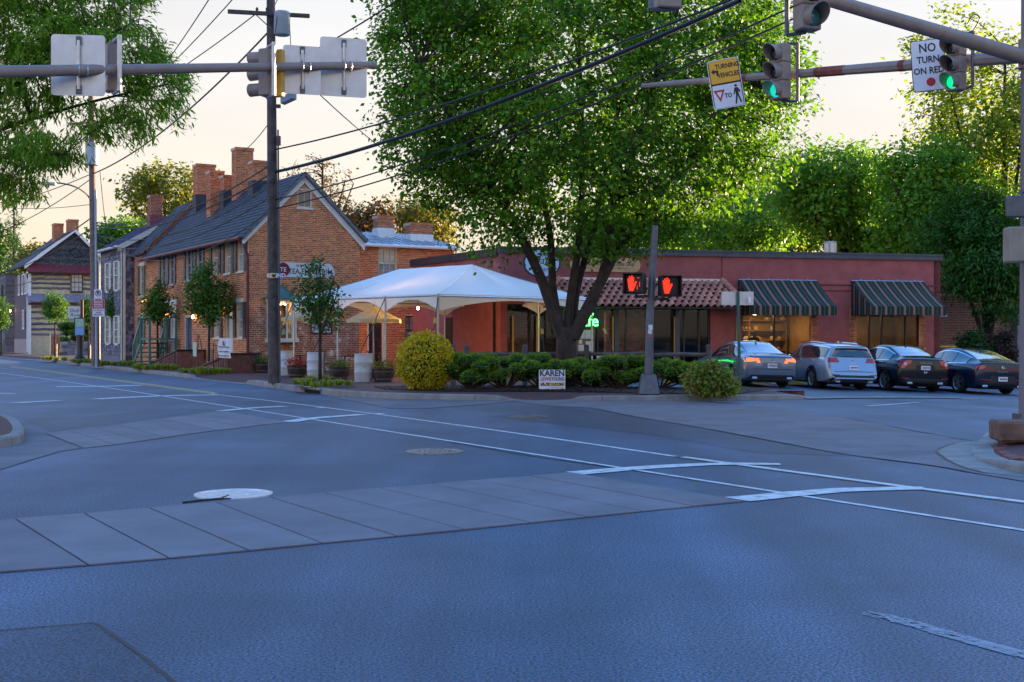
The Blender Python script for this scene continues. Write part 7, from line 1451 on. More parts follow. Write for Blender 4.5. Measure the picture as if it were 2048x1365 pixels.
bushes = [(940, 1.0, 'left end of the clipped hedge next to the golden shrub'), (1010, 1.0, 'between the hedge end and the white campaign sign'), (1085, 1.05, 'directly behind the white campaign sign'), (1185, .85, 'at the foot of the big tree trunk'), (1240, .95, 'beside the orange cone'), (1330, .9, 'right of the steel signal post'), (1395, .72, 'next to the copper tipped shrub')]
for bi, (px, sc, where) in enumerate(bushes):
    g = G(px, 780, .2); b_ = Vector((g.x, 32.0 + .25 * (bi % 2), .19)); t = thing('clipped_bush', 'dark green cloud clipped bush ' + where, 'bush', b_, 'cloud clipped hedge bushes')
    r = random.Random(bi); placed = []
    for k in range(17):
        for _ in range(30):
            x_, y_, z_ = r.uniform(-.72, .72), r.uniform(-.5, .4), r.uniform(.26, .78) * sc; z_ = max(z_, .22)
            if all((x_ - q[0]) ** 2 + (y_ - q[1]) ** 2 + (z_ - q[2]) ** 2 > .055 for q in placed): break
        placed.append((x_, y_, z_)); o = link_mesh('clipped_ball', bmesh_[k % 4], None, t); s_ = r.uniform(.17, .235); o.location = (x_, y_, z_); o.scale = (s_ * 1.1, s_ * 1.1, s_ * .95); o.rotation_euler = (0, 0, r.uniform(0, 6))
        m = MB(); m.tube([Vector((x_ * .12, y_ * .12, 0)), Vector((x_ * .6, y_ * .6, z_ * .45)), Vector((x_, y_, z_))], [.028, .02, .014], 5); m.build('stem', bark_m, t, local=True)
# ------------------------------------------------------------------ the row up the street
shingle_m = M('weathered_shingle', (.15, .135, .17), .9, .3, 6, bump=.4, rnd=.6); purple_roof = M('purple_tin_roof', (.12, .09, .15), .5, .25, 4, metal=.3, stain=.4, stcol=(.3, .27, .34), stscale=3)
def pent(name, F, s0, s1, o0, o1, z0, z1, mat, parent, seams=0):
    m = MB(); m.hexa([F.p(s0, o0, z0 - .05), F.p(s1, o0, z0 - .05), F.p(s1, o1, z1 - .05), F.p(s0, o1, z1 - .05)], [F.p(s0, o0, z0), F.p(s1, o0, z0), F.p(s1, o1, z1), F.p(s0, o1, z1)])
    for k in range(seams): a = s0 + (s1 - s0) * (k + .5) / seams; m.tube([F.p(a, o0, z0 + .01), F.p(a, o1, z1 + .01)], .018, 4)
    return m.build(name, mat, parent)
# second brick house of the row
H2 = Fr(HO + U * (RL + .02), U, flip=True); h2 = thing('brick_house', 'narrow brick house with green shutters between the brick row and shingled house', 'house', H2.p(2, 0, SWZ)); L2 = 2.6; E2 = 6.15
hw = (.55, 1.4, H2.z_of(1, 571), H2.z_of(1, 487)); hw = (.55, 1.4, 3.7, 5.3); hw2 = (.55, 1.4, 1.1, 2.6)
brick_wall('front_wall', H2, 0, L2, SWZ, E2, h2, holes=[hw, hw2])
window(H2, *hw, h2, cream, 2, 4, shut=green_p, sw=.36, rec=.08); window(H2, *hw2, h2, cream, 2, 4, shut=green_p, sw=.36, rec=.08)
GF2 = Fr(HO + U * (RL + .02), V); e0 = GF2.p(-.35, .1, E2 - .2); r0 = GF2.p(PEAKS, .1, PEAK + .5)
stepped_roof('roof', e0, e0 + U * (L2 + .1), r0 + U * (L2 + .1), r0, slate, h2); e1 = GF2.p(GW + .3, .1, E2 - .2); stepped_roof('roof', e1 + U * (L2 + .1), e1, r0, r0 + U * (L2 + .1), slate, h2, step=.4)
m = MB(); m.prism([GF2.p(0, 0, EAVE - 1), GF2.p(GW, 0, EAVE - 1), GF2.p(GW, 0, E2 - .1), GF2.p(PEAKS, 0, PEAK + .35), GF2.p(0, 0, E2 - .1)], U * .2); m.build('party_wall', brick_m, h2)
# shingled house
SO = HO + U * (RL + L2 + .1) - V * .61; SFc = Fr(SO, U, flip=True); SG = Fr(SO, V); sh = thing('shingled_house', 'weathered shingle house with white corner boards and purple tin roof', 'house', SO + UP * SWZ)
SL = 5.3; SE = 6.55; SGW = 6.2; SP = 8.3
def shingles(F, s0, s1, z0, z1, parent, top=None, holes=(), w=.16, h=.19):
    m = MB(); r = 0; z = z0
    while z < z1:
        s = s0 - (r % 2) * w * .5
        while s < s1:
            ww = w * random.uniform(.75, 1.2); a, b = max(s, s0), min(s + ww - .008, s1)
            if b - a > .03 and not any(a < q[1] and b > q[0] and z < q[3] and z + h > q[2] for q in holes) and (top is None or z + h < min(top(a), top(b))):
                dz = random.uniform(0, .02); o = random.uniform(.03, .055)
                m.add([F.p(a, o, z - dz), F.p(b, o, z - dz), F.p(b, .006, z + h), F.p(a, .006, z + h), F.p(a, 0, z - dz), F.p(b, 0, z - dz)], [(0, 1, 2, 3), (4, 5, 1, 0), (0, 3, 4), (1, 5, 2)])
            s += ww
        z += h; r += 1
    return tag(m.build('shingles', shingle_m, parent), kind='stuff')
wins = [(s_ - .4, s_ + .4, z0, z1) for s_ in (1.25, 3.45) for z0, z1 in ((4.1, 5.7), (1.15, 2.7))]
m = MB(); m.box(SFc, 0, SL, -.2, 0, SWZ, SE); fw = m.build('front_wall', shingle_m, sh); shingles(SFc, 0.1, SL, .55, SE - .1, fw, holes=wins)
for q in wins: window(SFc, *q, sh, cream, 2, 4, rec=-.06, shut=cream, sw=.36, lintel=False, sill=True)
stop = lambda s: SE + (SP - SE) * (s / 3.1 if s < 3.1 else (SGW - s) / 3.1)
m = MB(); m.prism([SG.p(0, -.2, SWZ), SG.p(SGW, -.2, SWZ), SG.p(SGW, -.2, SE), SG.p(3.1, -.2, SP), SG.p(0, -.2, SE)], SG.n * .2); gw = m.build('gable_wall', shingle_m, sh); shingles(SG, .1, 3.0, .55, SP, gw, top=stop)
for F, a in ((SG, 0), (SFc, 0), (SFc, SL - .14)): m = MB(); m.box(F, a - (.0), a + .14, .036, .065, SWZ, SE - .05); m.build('corner_board', cream, sh)
A_, B_ = SG.p(-.3, .22, SE - .12), SG.p(3.1, .22, SP + .12); stepped_roof('roof', A_, A_ + U * (SL + .4), B_ + U * (SL + .4), B_, purple_roof, sh, step=.45, th=.012)
B2 = SG.p(SGW + .3, .22, SE - .12); stepped_roof('roof', B2 + U * (SL + .4), B2, B_, B_ + U * (SL + .4), purple_roof, sh, step=.45, th=.012)
m = MB()
for k in range(9): m.tube([A_ + U * (SL + .4) * k / 8 + UP * .03, B_ + U * (SL + .4) * k / 8 + UP * .03], .022, 4)
tag(m.build('roof_seam', purple_roof, sh), kind='stuff')
m = MB(); m.hexa([SG.p(-.3, .2, SE - .42), SG.p(-.3, .26, SE - .42), SG.p(3.1, .26, SP - .2), SG.p(3.1, .2, SP - .2)], [SG.p(-.3, .2, SE - .1), SG.p(-.3, .26, SE - .1), SG.p(3.1, .26, SP + .1), SG.p(3.1, .2, SP + .1)]); m.build('barge_board', cream, sh)
m = MB(); m.tube([A_ + UP * -.02, A_ + U * (SL + .5)], .075, 6); m.tube([SFc.p(SL + .15, .25, SE - .2), SFc.p(SL + .1, .1, SE - .7), SFc.p(SL + .1, .1, SWZ + .1)], .05, 6); m.build('gutter', cream, sh)
cf = Fr(SO + U * 1.2, V); ca = cf.s_of(301); cb2 = cf.s_of(325); chimney(cf, ca, cb2, -.6, 0, 7.0, cf.z_of(ca, 389), sh, mat=brick_r, flash=(cf.z_of(ca, 430), M('red_flashing', (.2, .05, .06), .7, .2)))
t = thing('hanging_board', 'small tan hanging board on the shingled gable wall', 'sign', SG.p(.9, .1, SG.z_of(1, 577))); m = MB(); zc = SG.z_of(1, 577); m.box(SG, SG.s_of(263), SG.s_of(292), .08, .12, zc - .25, zc + .25); m.build('board', M('tan_board', (.26, .19, .08), .7, .15), t); text('lettering', 'Tasting', SG.p(SG.s_of(277), .13, zc + .07), V, UP, .2, ink, t); text('lettering', 'Emporium', SG.p(SG.s_of(277), .13, zc - .12), V, UP, .17, ink, t)
# log house with gable to the camera
LO = Vector((-38.3, 95.2, 0)); LG = Fr(LO, V); LF = Fr(LO, U, flip=True); lg = thing('log_house', 'striped log and plaster house with dark gable and red pent roof', 'house', LO + UP * SWZ)
LW = 6.0; LE = LG.z_of(1, 548); LP = LG.z_of(4, 462); chink = M('cream_chinking', (.56, .46, .29), .9, .12, 3, bump=.3); log_m = M('grey_log', (.17, .165, .17), .9, .35, 4, bump=.7, bscale=10, rnd=.3)
m = MB(); m.box(LG, 0, LW, -.2, 0, SWZ, LE); lw = m.build('log_wall', chink, lg)
wq = (LG.s_of(141), LG.s_of(165), LG.z_of(3, 584), LG.z_of(3, 546)); wq2 = (LG.s_of(130), LG.s_of(150), LG.z_of(3, 660), LG.z_of(3, 628))
zz = [LG.z_of(2, y_) for y_ in (550, 558.5, 567.5, 577, 615, 625, 637, 648, 659, 669)]
for k, z_ in enumerate(zz):
    segs = [(0, LW)]
    for q in (wq, wq2):
        if q[2] < z_ < q[3]: segs = [(0, q[0] - .05), (q[1] + .05, LW)]
    for a, b in segs: m = MB(); n_ = 8; m.tube([LG.p(a + (b - a) * i / n_, -.01, z_ + random.uniform(-.025, .025)) for i in range(n_ + 1)], [.1 + random.uniform(-.015, .02) for _ in range(n_ + 1)], 7); m.build('log', log_m, lw)
for q in (wq, wq2): window(LG, *q, lg, brown_p, 3, 4, rec=-.12, pane=curtain_p, lintel=False)
pent('pent_roof', LG, -.2, LW + .2, .55, 0, LG.z_of(2, 604), LG.z_of(2, 588), shingle_m, lg); m = MB(); m.box(LG, -.1, LW + .1, .12, .2, LG.z_of(2, 611), LG.z_of(2, 607)); m.build('pent_beam', maroon, lg)
red_r = M('red_pent_roof', (.19, .03, .035), .5, .25, 4, stain=.3, stscale=3); pent('gable_pent', LG, -.2, LW + .2, .6, 0, LG.z_of(2, 545), LG.z_of(2, 529), red_r, lg, 14); m = MB(); m.box(LG, -.15, LW + .15, .3, .5, LG.z_of(2, 549), LG.z_of(2, 545.5)); m.build('pent_fascia', brown_p, lg)
sid = M('dark_siding', (.045, .045, .05), .8, .4, 5, rnd=.3, stain=.5, stcol=(.25, .25, .27), stscale=7); gz0 = LG.z_of(2, 530); ps_ = LG.s_of(149); m = MB(); k = 0; z = gz0
while z < LP - .15:
    f = lambda s: gz0 + (LP - gz0) * (s + .1) / (ps_ + .1) if s < ps_ else gz0 + (LP - gz0) * (LW + .1 - s) / (LW + .1 - ps_)
    a = -.1 + (ps_ + .1) * (z - gz0) / (LP - gz0); b = LW + .1 - (LW + .1 - ps_) * (z - gz0) / (LP - gz0); m.add([LG.p(a, .05, z), LG.p(b, .05, z), LG.p(b, .01, z + .24), LG.p(a, .01, z + .24), LG.p(a, 0, z), LG.p(b, 0, z)], [(0, 1, 2, 3), (4, 5, 1, 0)]); z += .22
tag(m.build('siding', sid, lg), kind='stuff')
m = MB(); m.prism([LG.p(0, -.15, LE), LG.p(LW, -.15, LE), LG.p(ps_, -.15, LP - .05)], LG.n * .14); m.build('gable', sid, lg)
A_, B_, C_ = LG.p(-.4, .3, gz0 - .1), LG.p(ps_, .3, LP + .12), LG.p(LW + .4, .3, gz0 - .1); stepped_roof('roof', A_, A_ + U * 9, B_ + U * 9, B_, slate, lg, step=.5); stepped_roof('roof', C_ + U * 9, C_, B_, B_ + U * 9, slate, lg, step=.5)
m = MB()
for p0, p1 in ((A_, B_), (B_, C_)): m.hexa([p0 - UP * .32, p0 - UP * .32 + LG.n * .05, p1 - UP * .25 + LG.n * .05, p1 - UP * .25], [p0, p0 + LG.n * .05, p1 + UP * .05 + LG.n * .05, p1 + UP * .05])
m.build('barge_board', white_p, lg)
m = MB(); m.box(LF, 0.02, 7.5, -.2, 0, SWZ + 1.2, LE); m.build('front_wall', M('mauve_clapboard', (.13, .10, .11), .8, .3, 5, rnd=.2), lg)
for a, z0, z1 in ((1.0, 5.0, 6.6), (2.6, 5.0, 6.6), (4.4, 5.0, 6.6), (2.2, 2.2, 3.7)): window(LF, a, a + .9, z0, z1, lg, white_p, 2, 4, rec=-.05, lintel=False, shut=maroon, sw=.3)
m = MB(); m.box(LF, .03, 7.5, -.22, .03, SWZ - .1, SWZ + 1.2); m.build('plinth', M('pink_plinth', (.36, .28, .26), .9, .1), lg)
m = MB(); m.box(LG, -.1, .12, .1, .16, SWZ, LE); m.build('corner_board', white_p, lg); m = MB(); m.tube([LF.p(-.05, .5, LE + .1), LF.p(.1, .12, LE - .5), LF.p(.1, .12, SWZ + .2)], .06, 6); m.build('downspout', white_p, lg)
cf = Fr(LO + U * 3, V); chimney(cf, cf.s_of(108), cf.s_of(127), -.9, 0, LE + 1, cf.z_of(2, 446), lg); cf = Fr(LO + U * 2, V); chimney(cf, cf.s_of(136.5), cf.s_of(157), -.9, 0, LE + 2, cf.z_of(3, 438), lg)
# grey clapboard house further up
QO = LO + U * 10.5 - V * .3; QF = Fr(QO, U, flip=True); QG = Fr(QO, V); qh = thing('clapboard_house', 'grey clapboard house beyond the log house with dark windows', 'house', QO + UP * SWZ)
gc = M('grey_clapboard', (.13, .13, .15), .8, .25, 5, rnd=.25); m = MB(); z = SWZ + .6; zt_ = 7.0
while z < zt_:
    for F, L in ((QF, 11), (QG, 7)): m.add([F.p(0, .03, z), F.p(L, .03, z), F.p(L, .0, z + .2), F.p(0, .0, z + .2), F.p(0, 0, z), F.p(L, 0, z)], [(0, 1, 2, 3), (4, 5, 1, 0)])
    z += .19
tag(m.build('siding', gc, qh), kind='stuff'); m = MB(); m.box(QF, 0, 11, -7, -.01, SWZ, zt_); m.build('wall', gc, qh); pent('roof', QF, -.3, 11.3, .3, -3.5, zt_ + .1, zt_ + 1.3, slate, qh); pent('roof', QF, -.3, 11.3, -7.3, -3.5, zt_ + .1, zt_ + 1.3, slate, qh)
for a in (1.2, 3.6, 6.4, 8.8): window(QF, a, a + .95, 4.4, 6.1, qh, brown_p, 2, 4, rec=-.06, lintel=False)
for k in range(5): m = MB(); m.box(QF, 1.0, 3.2, .02 + .0, 1.9 - k * .36, SWZ + k * .22, SWZ + (k + 1) * .22); m.build('step', M('cream_steps', (.4, .35, .26), .8, .15), qh)
# lanterns
for px, F, py, lab in ((330, FF, 629, 'lit lantern beside the white door of the brick row'), (386, FF, 634, 'lit lantern beside the blue door of the brick row'), (439, FF, 621, 'lit lantern between the brown shuttered windows'), (286, FF, 604, 'lit lantern by the green stairs')):
    s_ = F.s_of(px, .16); lantern(F, s_, F.z_of(s_, py, .16), lab)
s_ = LF.s_of(22, .3); lantern(LF, s_, LF.z_of(s_, 622, .3), 'lit lantern at the corner of the log house', .2)
# ------------------------------------------------------------------ things along the row
iron_ = M('wrought_iron', (.012, .012, .014), .5, .2)
def hatch(s0, s1, z1, lab, px=None):
    t = thing('cellar_hatch', lab, 'hatch', FF.p((s0 + s1) / 2, .5, SWZ)); fq = Fr(FF.p(0, 1.3), U, flip=True); brick_wall('cheek', fq, s0, s1, SWZ, z1 - .01, t, top=lambda a: SWZ + .07 + (z1 - SWZ - .09) * (s1 - a) / (s1 - s0), thick=1.2, mat=M('dark_brick', (.18, .075, .06), .9, .25, 7, rnd=.3), mort=MATS['dark_brick'])  # cheeks in a darker brick than the house walls
    m = MB(); m.hexa([FF.p(s0 - .05, .04, z1), FF.p(s0 - .05, 1.35, z1), FF.p(s1 + .1, 1.35, SWZ + .08), FF.p(s1 + .1, .04, SWZ + .08)], [FF.p(s0 - .05, .04, z1 + .06), FF.p(s0 - .05, 1.35, z1 + .06), FF.p(s1 + .1, 1.35, SWZ + .14), FF.p(s1 + .1, .04, SWZ + .14)]); m.build('lid', black_m, t)
hatch(FF.s_of(494, .6), FF.s_of(428, .6), SWZ + .75, 'sloping black cellar hatch under the white banner'); hatch(FF.s_of(386, .6), FF.s_of(328, .6), SWZ + .8, 'sloping black cellar hatch beside the blue door')
def railing(s0, s1, z0, h, o, lab):
    t = thing('iron_railing', lab, 'railing', FF.p((s0 + s1) / 2, o, z0)); m = MB(); m.tube([FF.p(s0, o, z0 + h), FF.p(s1, o, z0 + h)], .02, 5); m.tube([FF.p(s0, o, z0 + .12), FF.p(s1, o, z0 + .12)], .015, 5); m.build('rail', iron_, t); n = max(3, int((s1 - s0) / .3))
    for k in range(n + 1): a = s0 + (s1 - s0) * k / n; m = MB(); m.tube([FF.p(a, o, z0), FF.p(a, o, z0 + h + (.08 if k in (0, n) else 0))], .02 if k in (0, n) else .011, 5); m.build('baluster', iron_, t)
railing(FF.s_of(352, 1.3), FF.s_of(322, 1.3), SWZ + .0, 1.2, 1.35, 'black iron railing beside the white door'); railing(FF.s_of(462, 1.4), FF.s_of(432, 1.4), SWZ, 1.1, 1.5, 'black iron railing holding the white banner')
t = thing('banner', 'white cloth banner with a dark red crest on the iron railing', 'banner', FF.p(FF.s_of(449, 1.55), 1.55, FF.z_of(FF.s_of(449, 1.55), 697, 1.55))); bn = []; s0, s1 = FF.s_of(463, 1.55), FF.s_of(437, 1.55); z0, z1 = FF.z_of(s0, 717, 1.55), FF.z_of(s0, 677, 1.55)
for j in range(9):
    for i in range(9): bn.append(FF.p(s0 + (s1 - s0) * i / 8, 1.56 + .03 * math.sin(i * 1.4 + j * .8), z0 + (z1 - z0) * j / 8))
m = MB(); m.add(bn, [(j * 9 + i, j * 9 + i + 1, j * 9 + i + 10, j * 9 + i + 9) for j in range(8) for i in range(8)]); m.build('cloth', M('banner_white', (.62, .61, .64), .8, .12, 5), t, smooth=60); m = MB(); c_ = FF.p((s0 + s1) / 2, 1.61, z1 - .2); m.lathe(c_, [(.01, 0), (.1, .0), (.1, .008)], 16, FF.n); m.build('crest', maroon, t)
for zz_ in (.32, .5, .66): m = MB(); m.box(FF, s0 + .15, s1 - .15, 1.6, 1.606, z1 - zz_ - .03, z1 - zz_); m.build('print_line', ink, t)
# green wooden stairs
GO = SO + U * .2 - V * .35; GS = Fr(H2.p(.2, .1), U, flip=True); t = thing('green_stairs', 'green painted wooden porch stairs with handrails before the shingled house', 'stairs', GS.p(1, .6, SWZ))
gp = M('sea_green_paint', (.05, .17, .14), .6, .15); s0, s1 = GS.s_of(318, .9), GS.s_of(240, 1.2); nS = 5; H_ = 1.35; top0, top1 = s0 + .3, s0 + 1.7
m = MB(); m.box(GS, s0, top1, .05, 1.35, SWZ + H_ - .08, SWZ + H_); m.build('landing', gp, t)
for k in range(nS): m = MB(); a = top1 + k * .3; m.box(GS, a, a + .34, .1, 1.3, SWZ + H_ - (k + 1) * H_ / (nS + 1) - .05, SWZ + H_ - (k + 1) * H_ / (nS + 1)); m.build('tread', gp, t)
pe_ = top1 + nS * .3
for o_ in (.08, 1.32):
    for a, zb_, zt2 in ((s0 + .05, SWZ, H_ + 1.1), (top1, SWZ, H_ + 1.1), (pe_, SWZ, 1.15)): m = MB(); m.box(GS, a - .05, a + .05, o_ - .05, o_ + .05, zb_, SWZ + zt2); m.build('newel_post', gp, t)
    m = MB(); m.tube([GS.p(top1, o_, SWZ + H_ + 1.0), GS.p(pe_, o_, SWZ + 1.05)], .035, 4, sq=True); m.tube([GS.p(s0, o_, SWZ + H_ + 1.0), GS.p(top1, o_, SWZ + H_ + 1.0)], .035, 4, sq=True); m.build('handrail', M('pale_green_rail', (.3, .42, .4), .5, .1), t)
    for k in range(6): f = (k + .5) / 6; a = top1 + (pe_ - top1) * f; zr = SWZ + H_ + 1.0 + (1.05 - H_ - 1.0) * f; m = MB(); m.box(GS, a - .018, a + .018, o_ - .018, o_ + .018, zr - .85, zr); m.build('baluster', gp, t)
    m = MB(); m.hexa([GS.p(top1, o_ - .02, SWZ + H_ - .3), GS.p(top1, o_ + .02, SWZ + H_ - .3), GS.p(pe_, o_ + .02, SWZ), GS.p(pe_, o_ - .02, SWZ)], [GS.p(top1, o_ - .02, SWZ + H_ - .05), GS.p(top1, o_ + .02, SWZ + H_ - .05), GS.p(pe_, o_ + .02, SWZ + .25), GS.p(pe_, o_ - .02, SWZ + .25)]); m.build('stringer', gp, t)
# chair and easel by the blue door
t = thing('folding_easel', 'small wooden easel with a pale green poster by the blue door', 'easel', FF.p(FF.s_of(394, 1.2), 1.2, SWZ)); s_ = FF.s_of(394, 1.2); m = MB()
for d_ in (-.25, .25): m.tube([FF.p(s_ + d_, 1.3, SWZ), FF.p(s_ + d_ * .3, 1.15, SWZ + 1.5)], .018, 4)
m.tube([FF.p(s_, .8, SWZ), FF.p(s_, 1.1, SWZ + 1.45)], .018, 4); m.build('legs', shelf_m, t); m = MB(); m.box(FF, s_ - .26, s_ + .26, 1.28, 1.30, SWZ + .6, SWZ + 1.2); m.build('poster', M('pale_poster', (.42, .5, .38), .7, .15, 6), t)
# map kiosk and hanging sign, stone wall
KB = G(160, 722, .15); t = thing('map_kiosk', 'black post kiosk with a blue and green street map', 'kiosk', KB); Dk = KB.y; m = MB(); m.lathe(KB, [(.42, 0), (.4, .1), (.25, .3), (.2, .45), (.2, 1.5)], 10); m.build('pedestal', black_m, t, smooth=40)
m = MB(); a_, b_ = at(149, 672, Dk - .1), at(169, 636, Dk - .1); m.cbox((a_ + b_) / 2, (1, 0, 0), (0, 1, 0), UP, (b_.x - a_.x) / 2, .06, (b_.z - a_.z) / 2); m.build('frame', black_m, t)
for y0, y1, mt, nm in ((671, 655, M('map_blue', (.18, .36, .62), .6, .25, 20), 'map_lower'), (654.5, 638, M('map_green', (.33, .47, .36), .6, .25, 9), 'map_upper')): m = MB(); a_, b_ = at(150.5, y0, Dk - .17), at(167.5, y1, Dk - .17); m.cbox((a_ + b_) / 2, (1, 0, 0), (0, 1, 0), UP, (b_.x - a_.x) / 2, .006, (b_.z - a_.z) / 2); m.build(nm, mt, t)
Dw = 70; t = thing('hanging_sign', 'white shield shaped hanging sign reading Shab Row', 'sign', at(148, 625, Dw)); c_ = at(148, 625, Dw); m = MB(); hw_ = 12.5 / FPX * Dw
m.prism([c_ + Vector((u * hw_, 0, v * hw_)) for u, v in ((-1, .95), (1, .95), (1, -.6), (.75, -.85), (.3, -1), (-.3, -1), (-.75, -.85), (-1, -.6))], Vector((0, .05, 0))); m.build('board', M('sign_cream', (.6, .6, .58), .6, .06), t)
text('lettering', 'Shab', c_ + Vector((0, -.004, .1)), (1, 0, 0), UP, .32, ink, t, shear=.25); text('lettering', 'Row', c_ + Vector((.06, -.004, -.16)), (1, 0, 0), UP, .32, ink, t, shear=.25)
m = MB(); bp2 = at(164, 600, Dw); m.tube([Vector((bp2.x, Dw, .15)), Vector((bp2.x, Dw, bp2.z))], .09, 6); m.tube([Vector((bp2.x, Dw, c_.z + .42)), Vector((c_.x - .3, Dw, c_.z + .42))], .03, 5); m.build('post', maroon, t)
wallst = M('rubble_stone', (.2, .2, .22), .9, .35, 5, bump=.6, rnd=.5)
WB = Fr(LG.p(1.2, 7.5), V); t = thing('stone_wall', 'low rubble stone retaining wall before the log house', 'wall', WB.p(3, 0, .15)); k = 0
for row in range(4):
    s_ = random.uniform(-.3, 0)
    while s_ < 6.4:
        w_ = random.uniform(.3, .7); m = MB(); m.box(WB, max(s_, -.2), min(s_ + w_ - .03, 6.4), -.3 + random.uniform(-.02, .0), random.uniform(0, .04), .15 + row * .26, .15 + row * .26 + .235); m.build('stone', wallst, t, bevel=.02); s_ += w_
m = MB(); m.box(WB, -.2, 6.4, -.28, -.06, .15, 1.15); m.build('core', mortar_d, t)
m = MB(); bq = WB.p(-.75, 0, 0); 
t = thing('brick_pier', 'short red brick pier at the end of the rubble wall', 'pier', WB.p(-.5, 0, .15)); brick_wall('pier', WB, -.85, -.25, .15, 1.75, t, thick=.5, mat=brick_r)
rk = bpy.data.meshes.new('boulder'); bm = bmesh.new(); bmesh.ops.create_icosphere(bm, subdivisions=3, radius=.8)
for v in bm.verts: v.co *= 1 + .22 * math.sin(v.co.x * 5 + v.co.y * 3) * math.cos(v.co.z * 4); v.co.z *= .9
bm.to_mesh(rk); bm.free(); o = link_mesh('boulder', rk, wallst); o.location = WB.p(3.1, -1.2, 1.45); tag(o, 'pale grey boulder among the clipped shrubs above the rubble wall', 'boulder')
for k, (s_, o_) in enumerate(((.5, -1.4), (1.7, -1.3), (2.3, -2.2), (4.1, -1.6), (5.1, -1.4))):
    b_ = WB.p(s_, o_, .9); t = thing('clipped_shrub', 'dark cloud clipped shrub above the rubble wall ' + ['by the brick pier', 'left of the boulder', 'behind the boulder', 'right of the boulder', 'at the kiosk end'][k], 'shrub', b_, 'clipped shrubs above the rubble wall')
    for q in range(9): o = link_mesh('clipped_ball', bmesh_[q % 4], None, t); o.location = (random.uniform(-.7, .7), random.uniform(-.3, .3), random.uniform(.2, 1.5)); sc = random.uniform(.33, .46); o.scale = (sc, sc, sc * .85)
    m = MB(); m.tube([Vector((0, 0, -.75)), Vector((0, 0, 1.2))], .06, 5); m.build('stem', bark_m, t, local=True)
# ------------------------------------------------------------------ tea house wall: sign, board
t = thing('tea_sign', 'long white shop sign with a dark red disc on the brick gable', 'sign', GF.p(2.6, .03, GF.z_of(2.6, 541))); s0, s1 = GF.s_of(559), GF.s_of(668); z0, z1 = GF.z_of(2.6, 556), GF.z_of(2.6, 527)
m = MB(); m.prism([GF.p(a, .02, b) for a, b in ((s0, z0), (s1, z0), (s1, z0 + .3), (s1 - .1, z1 - .1), (s1 - .2, z1), (s0, z1))], GF.n * .04); m.build('board', M('sign_pale', (.58, .6, .58), .6, .06), t)
dc = GF.p(GF.s_of(565), .063, (z0 + z1) / 2); m = MB(); m.lathe(dc, [(.01, 0), (.29, 0), (.29, .012), (.26, .012)], 24, GF.n); m.build('disc', M('wine_red', (.13, .01, .03), .5, .08), t); text('lettering', 'TE', dc + GF.n * .02, V, UP, .26, white_p, t)
text('lettering', 'SHAB ROW', GF.p(GF.s_of(614), .063, z1 - .12), V, UP, .14, ink, t, sx=1.4); text('lettering', 'TEA EMPORIUM', GF.p(GF.s_of(620), .063, z0 + .24), V, UP, .30, ink, t, sx=.92, bold=.004)
t = thing('notice_case', 'black framed pink notice on the whitewashed brick wall', 'notice board', GF.p(3.4, .05, GF.z_of(3.4, 654))); s0, s1 = GF.s_of(619), GF.s_of(663); z0, z1 = GF.z_of(3.4, 668), GF.z_of(3.4, 640); m = MB(); m.box(GF, s0, s1, .02, .09, z0, z1); m.build('frame', black_m, t)
m = MB(); m.box(GF, s0 + .07, s1 - .07, .091, .096, z0 + .2, z1 - .05); m.build('poster', M('pink_poster', (.52, .26, .45), .6, .2, 8), t); m = MB(); m.box(GF, s0 + .07, s1 - .07, .091, .096, z0 + .05, z0 + .19); m.build('caption', M('pale_caption', (.5, .55, .62), .6, .1), t)
# ------------------------------------------------------------------ patio: barrels, planters, umbrellas, furniture
barrel_w = M('white_plastic_drum', (.52, .53, .55), .5, .1, 4, stain=.3, stcol=(.36, .36, .37), stscale=4); straw = M('barrel_oak', (.055, .03, .022), .8, .35, 6, bump=.4, rnd=.3)
for px, py, lab in ((571, 751, 'white plastic ballast drum half hidden by the near pole'), (631, 757, 'white plastic ballast drum behind the young sapling'), (727, 764, 'pale concrete coloured ballast drum beside the golden shrub'), (1214, 777, 'white ballast drum behind the hedge by the orange cone')):
    b_ = G(px, py, .15); t = thing('ballast_drum', lab, 'drum', b_, 'ballast drums of the tent'); m = MB(); m.lathe(b_, [(.27, 0), (.285, .03), (.285, .27), (.297, .29), (.297, .32), (.285, .34), (.285, .58), (.297, .6), (.297, .63), (.285, .65), (.28, .86)], 24); m.build('drum', barrel_w, t, smooth=35); m = MB(); m.lathe(b_ + UP * .86, [(.295, 0), (.295, .03), (.27, .03), (.26, .01)], 24); m.build('lid', barrel_w, t)
flow = [leafmat('petal_red', (.3, .02, .02), (.5, .08, .06), .3), leafmat('petal_mixed', (.05, .12, .02), (.45, .30, .06), .3), leafmat('petal_green', (.03, .1, .02), (.2, .3, .06), .3), leafmat('petal_yellow', (.06, .12, .02), (.5, .4, .05), .3)]
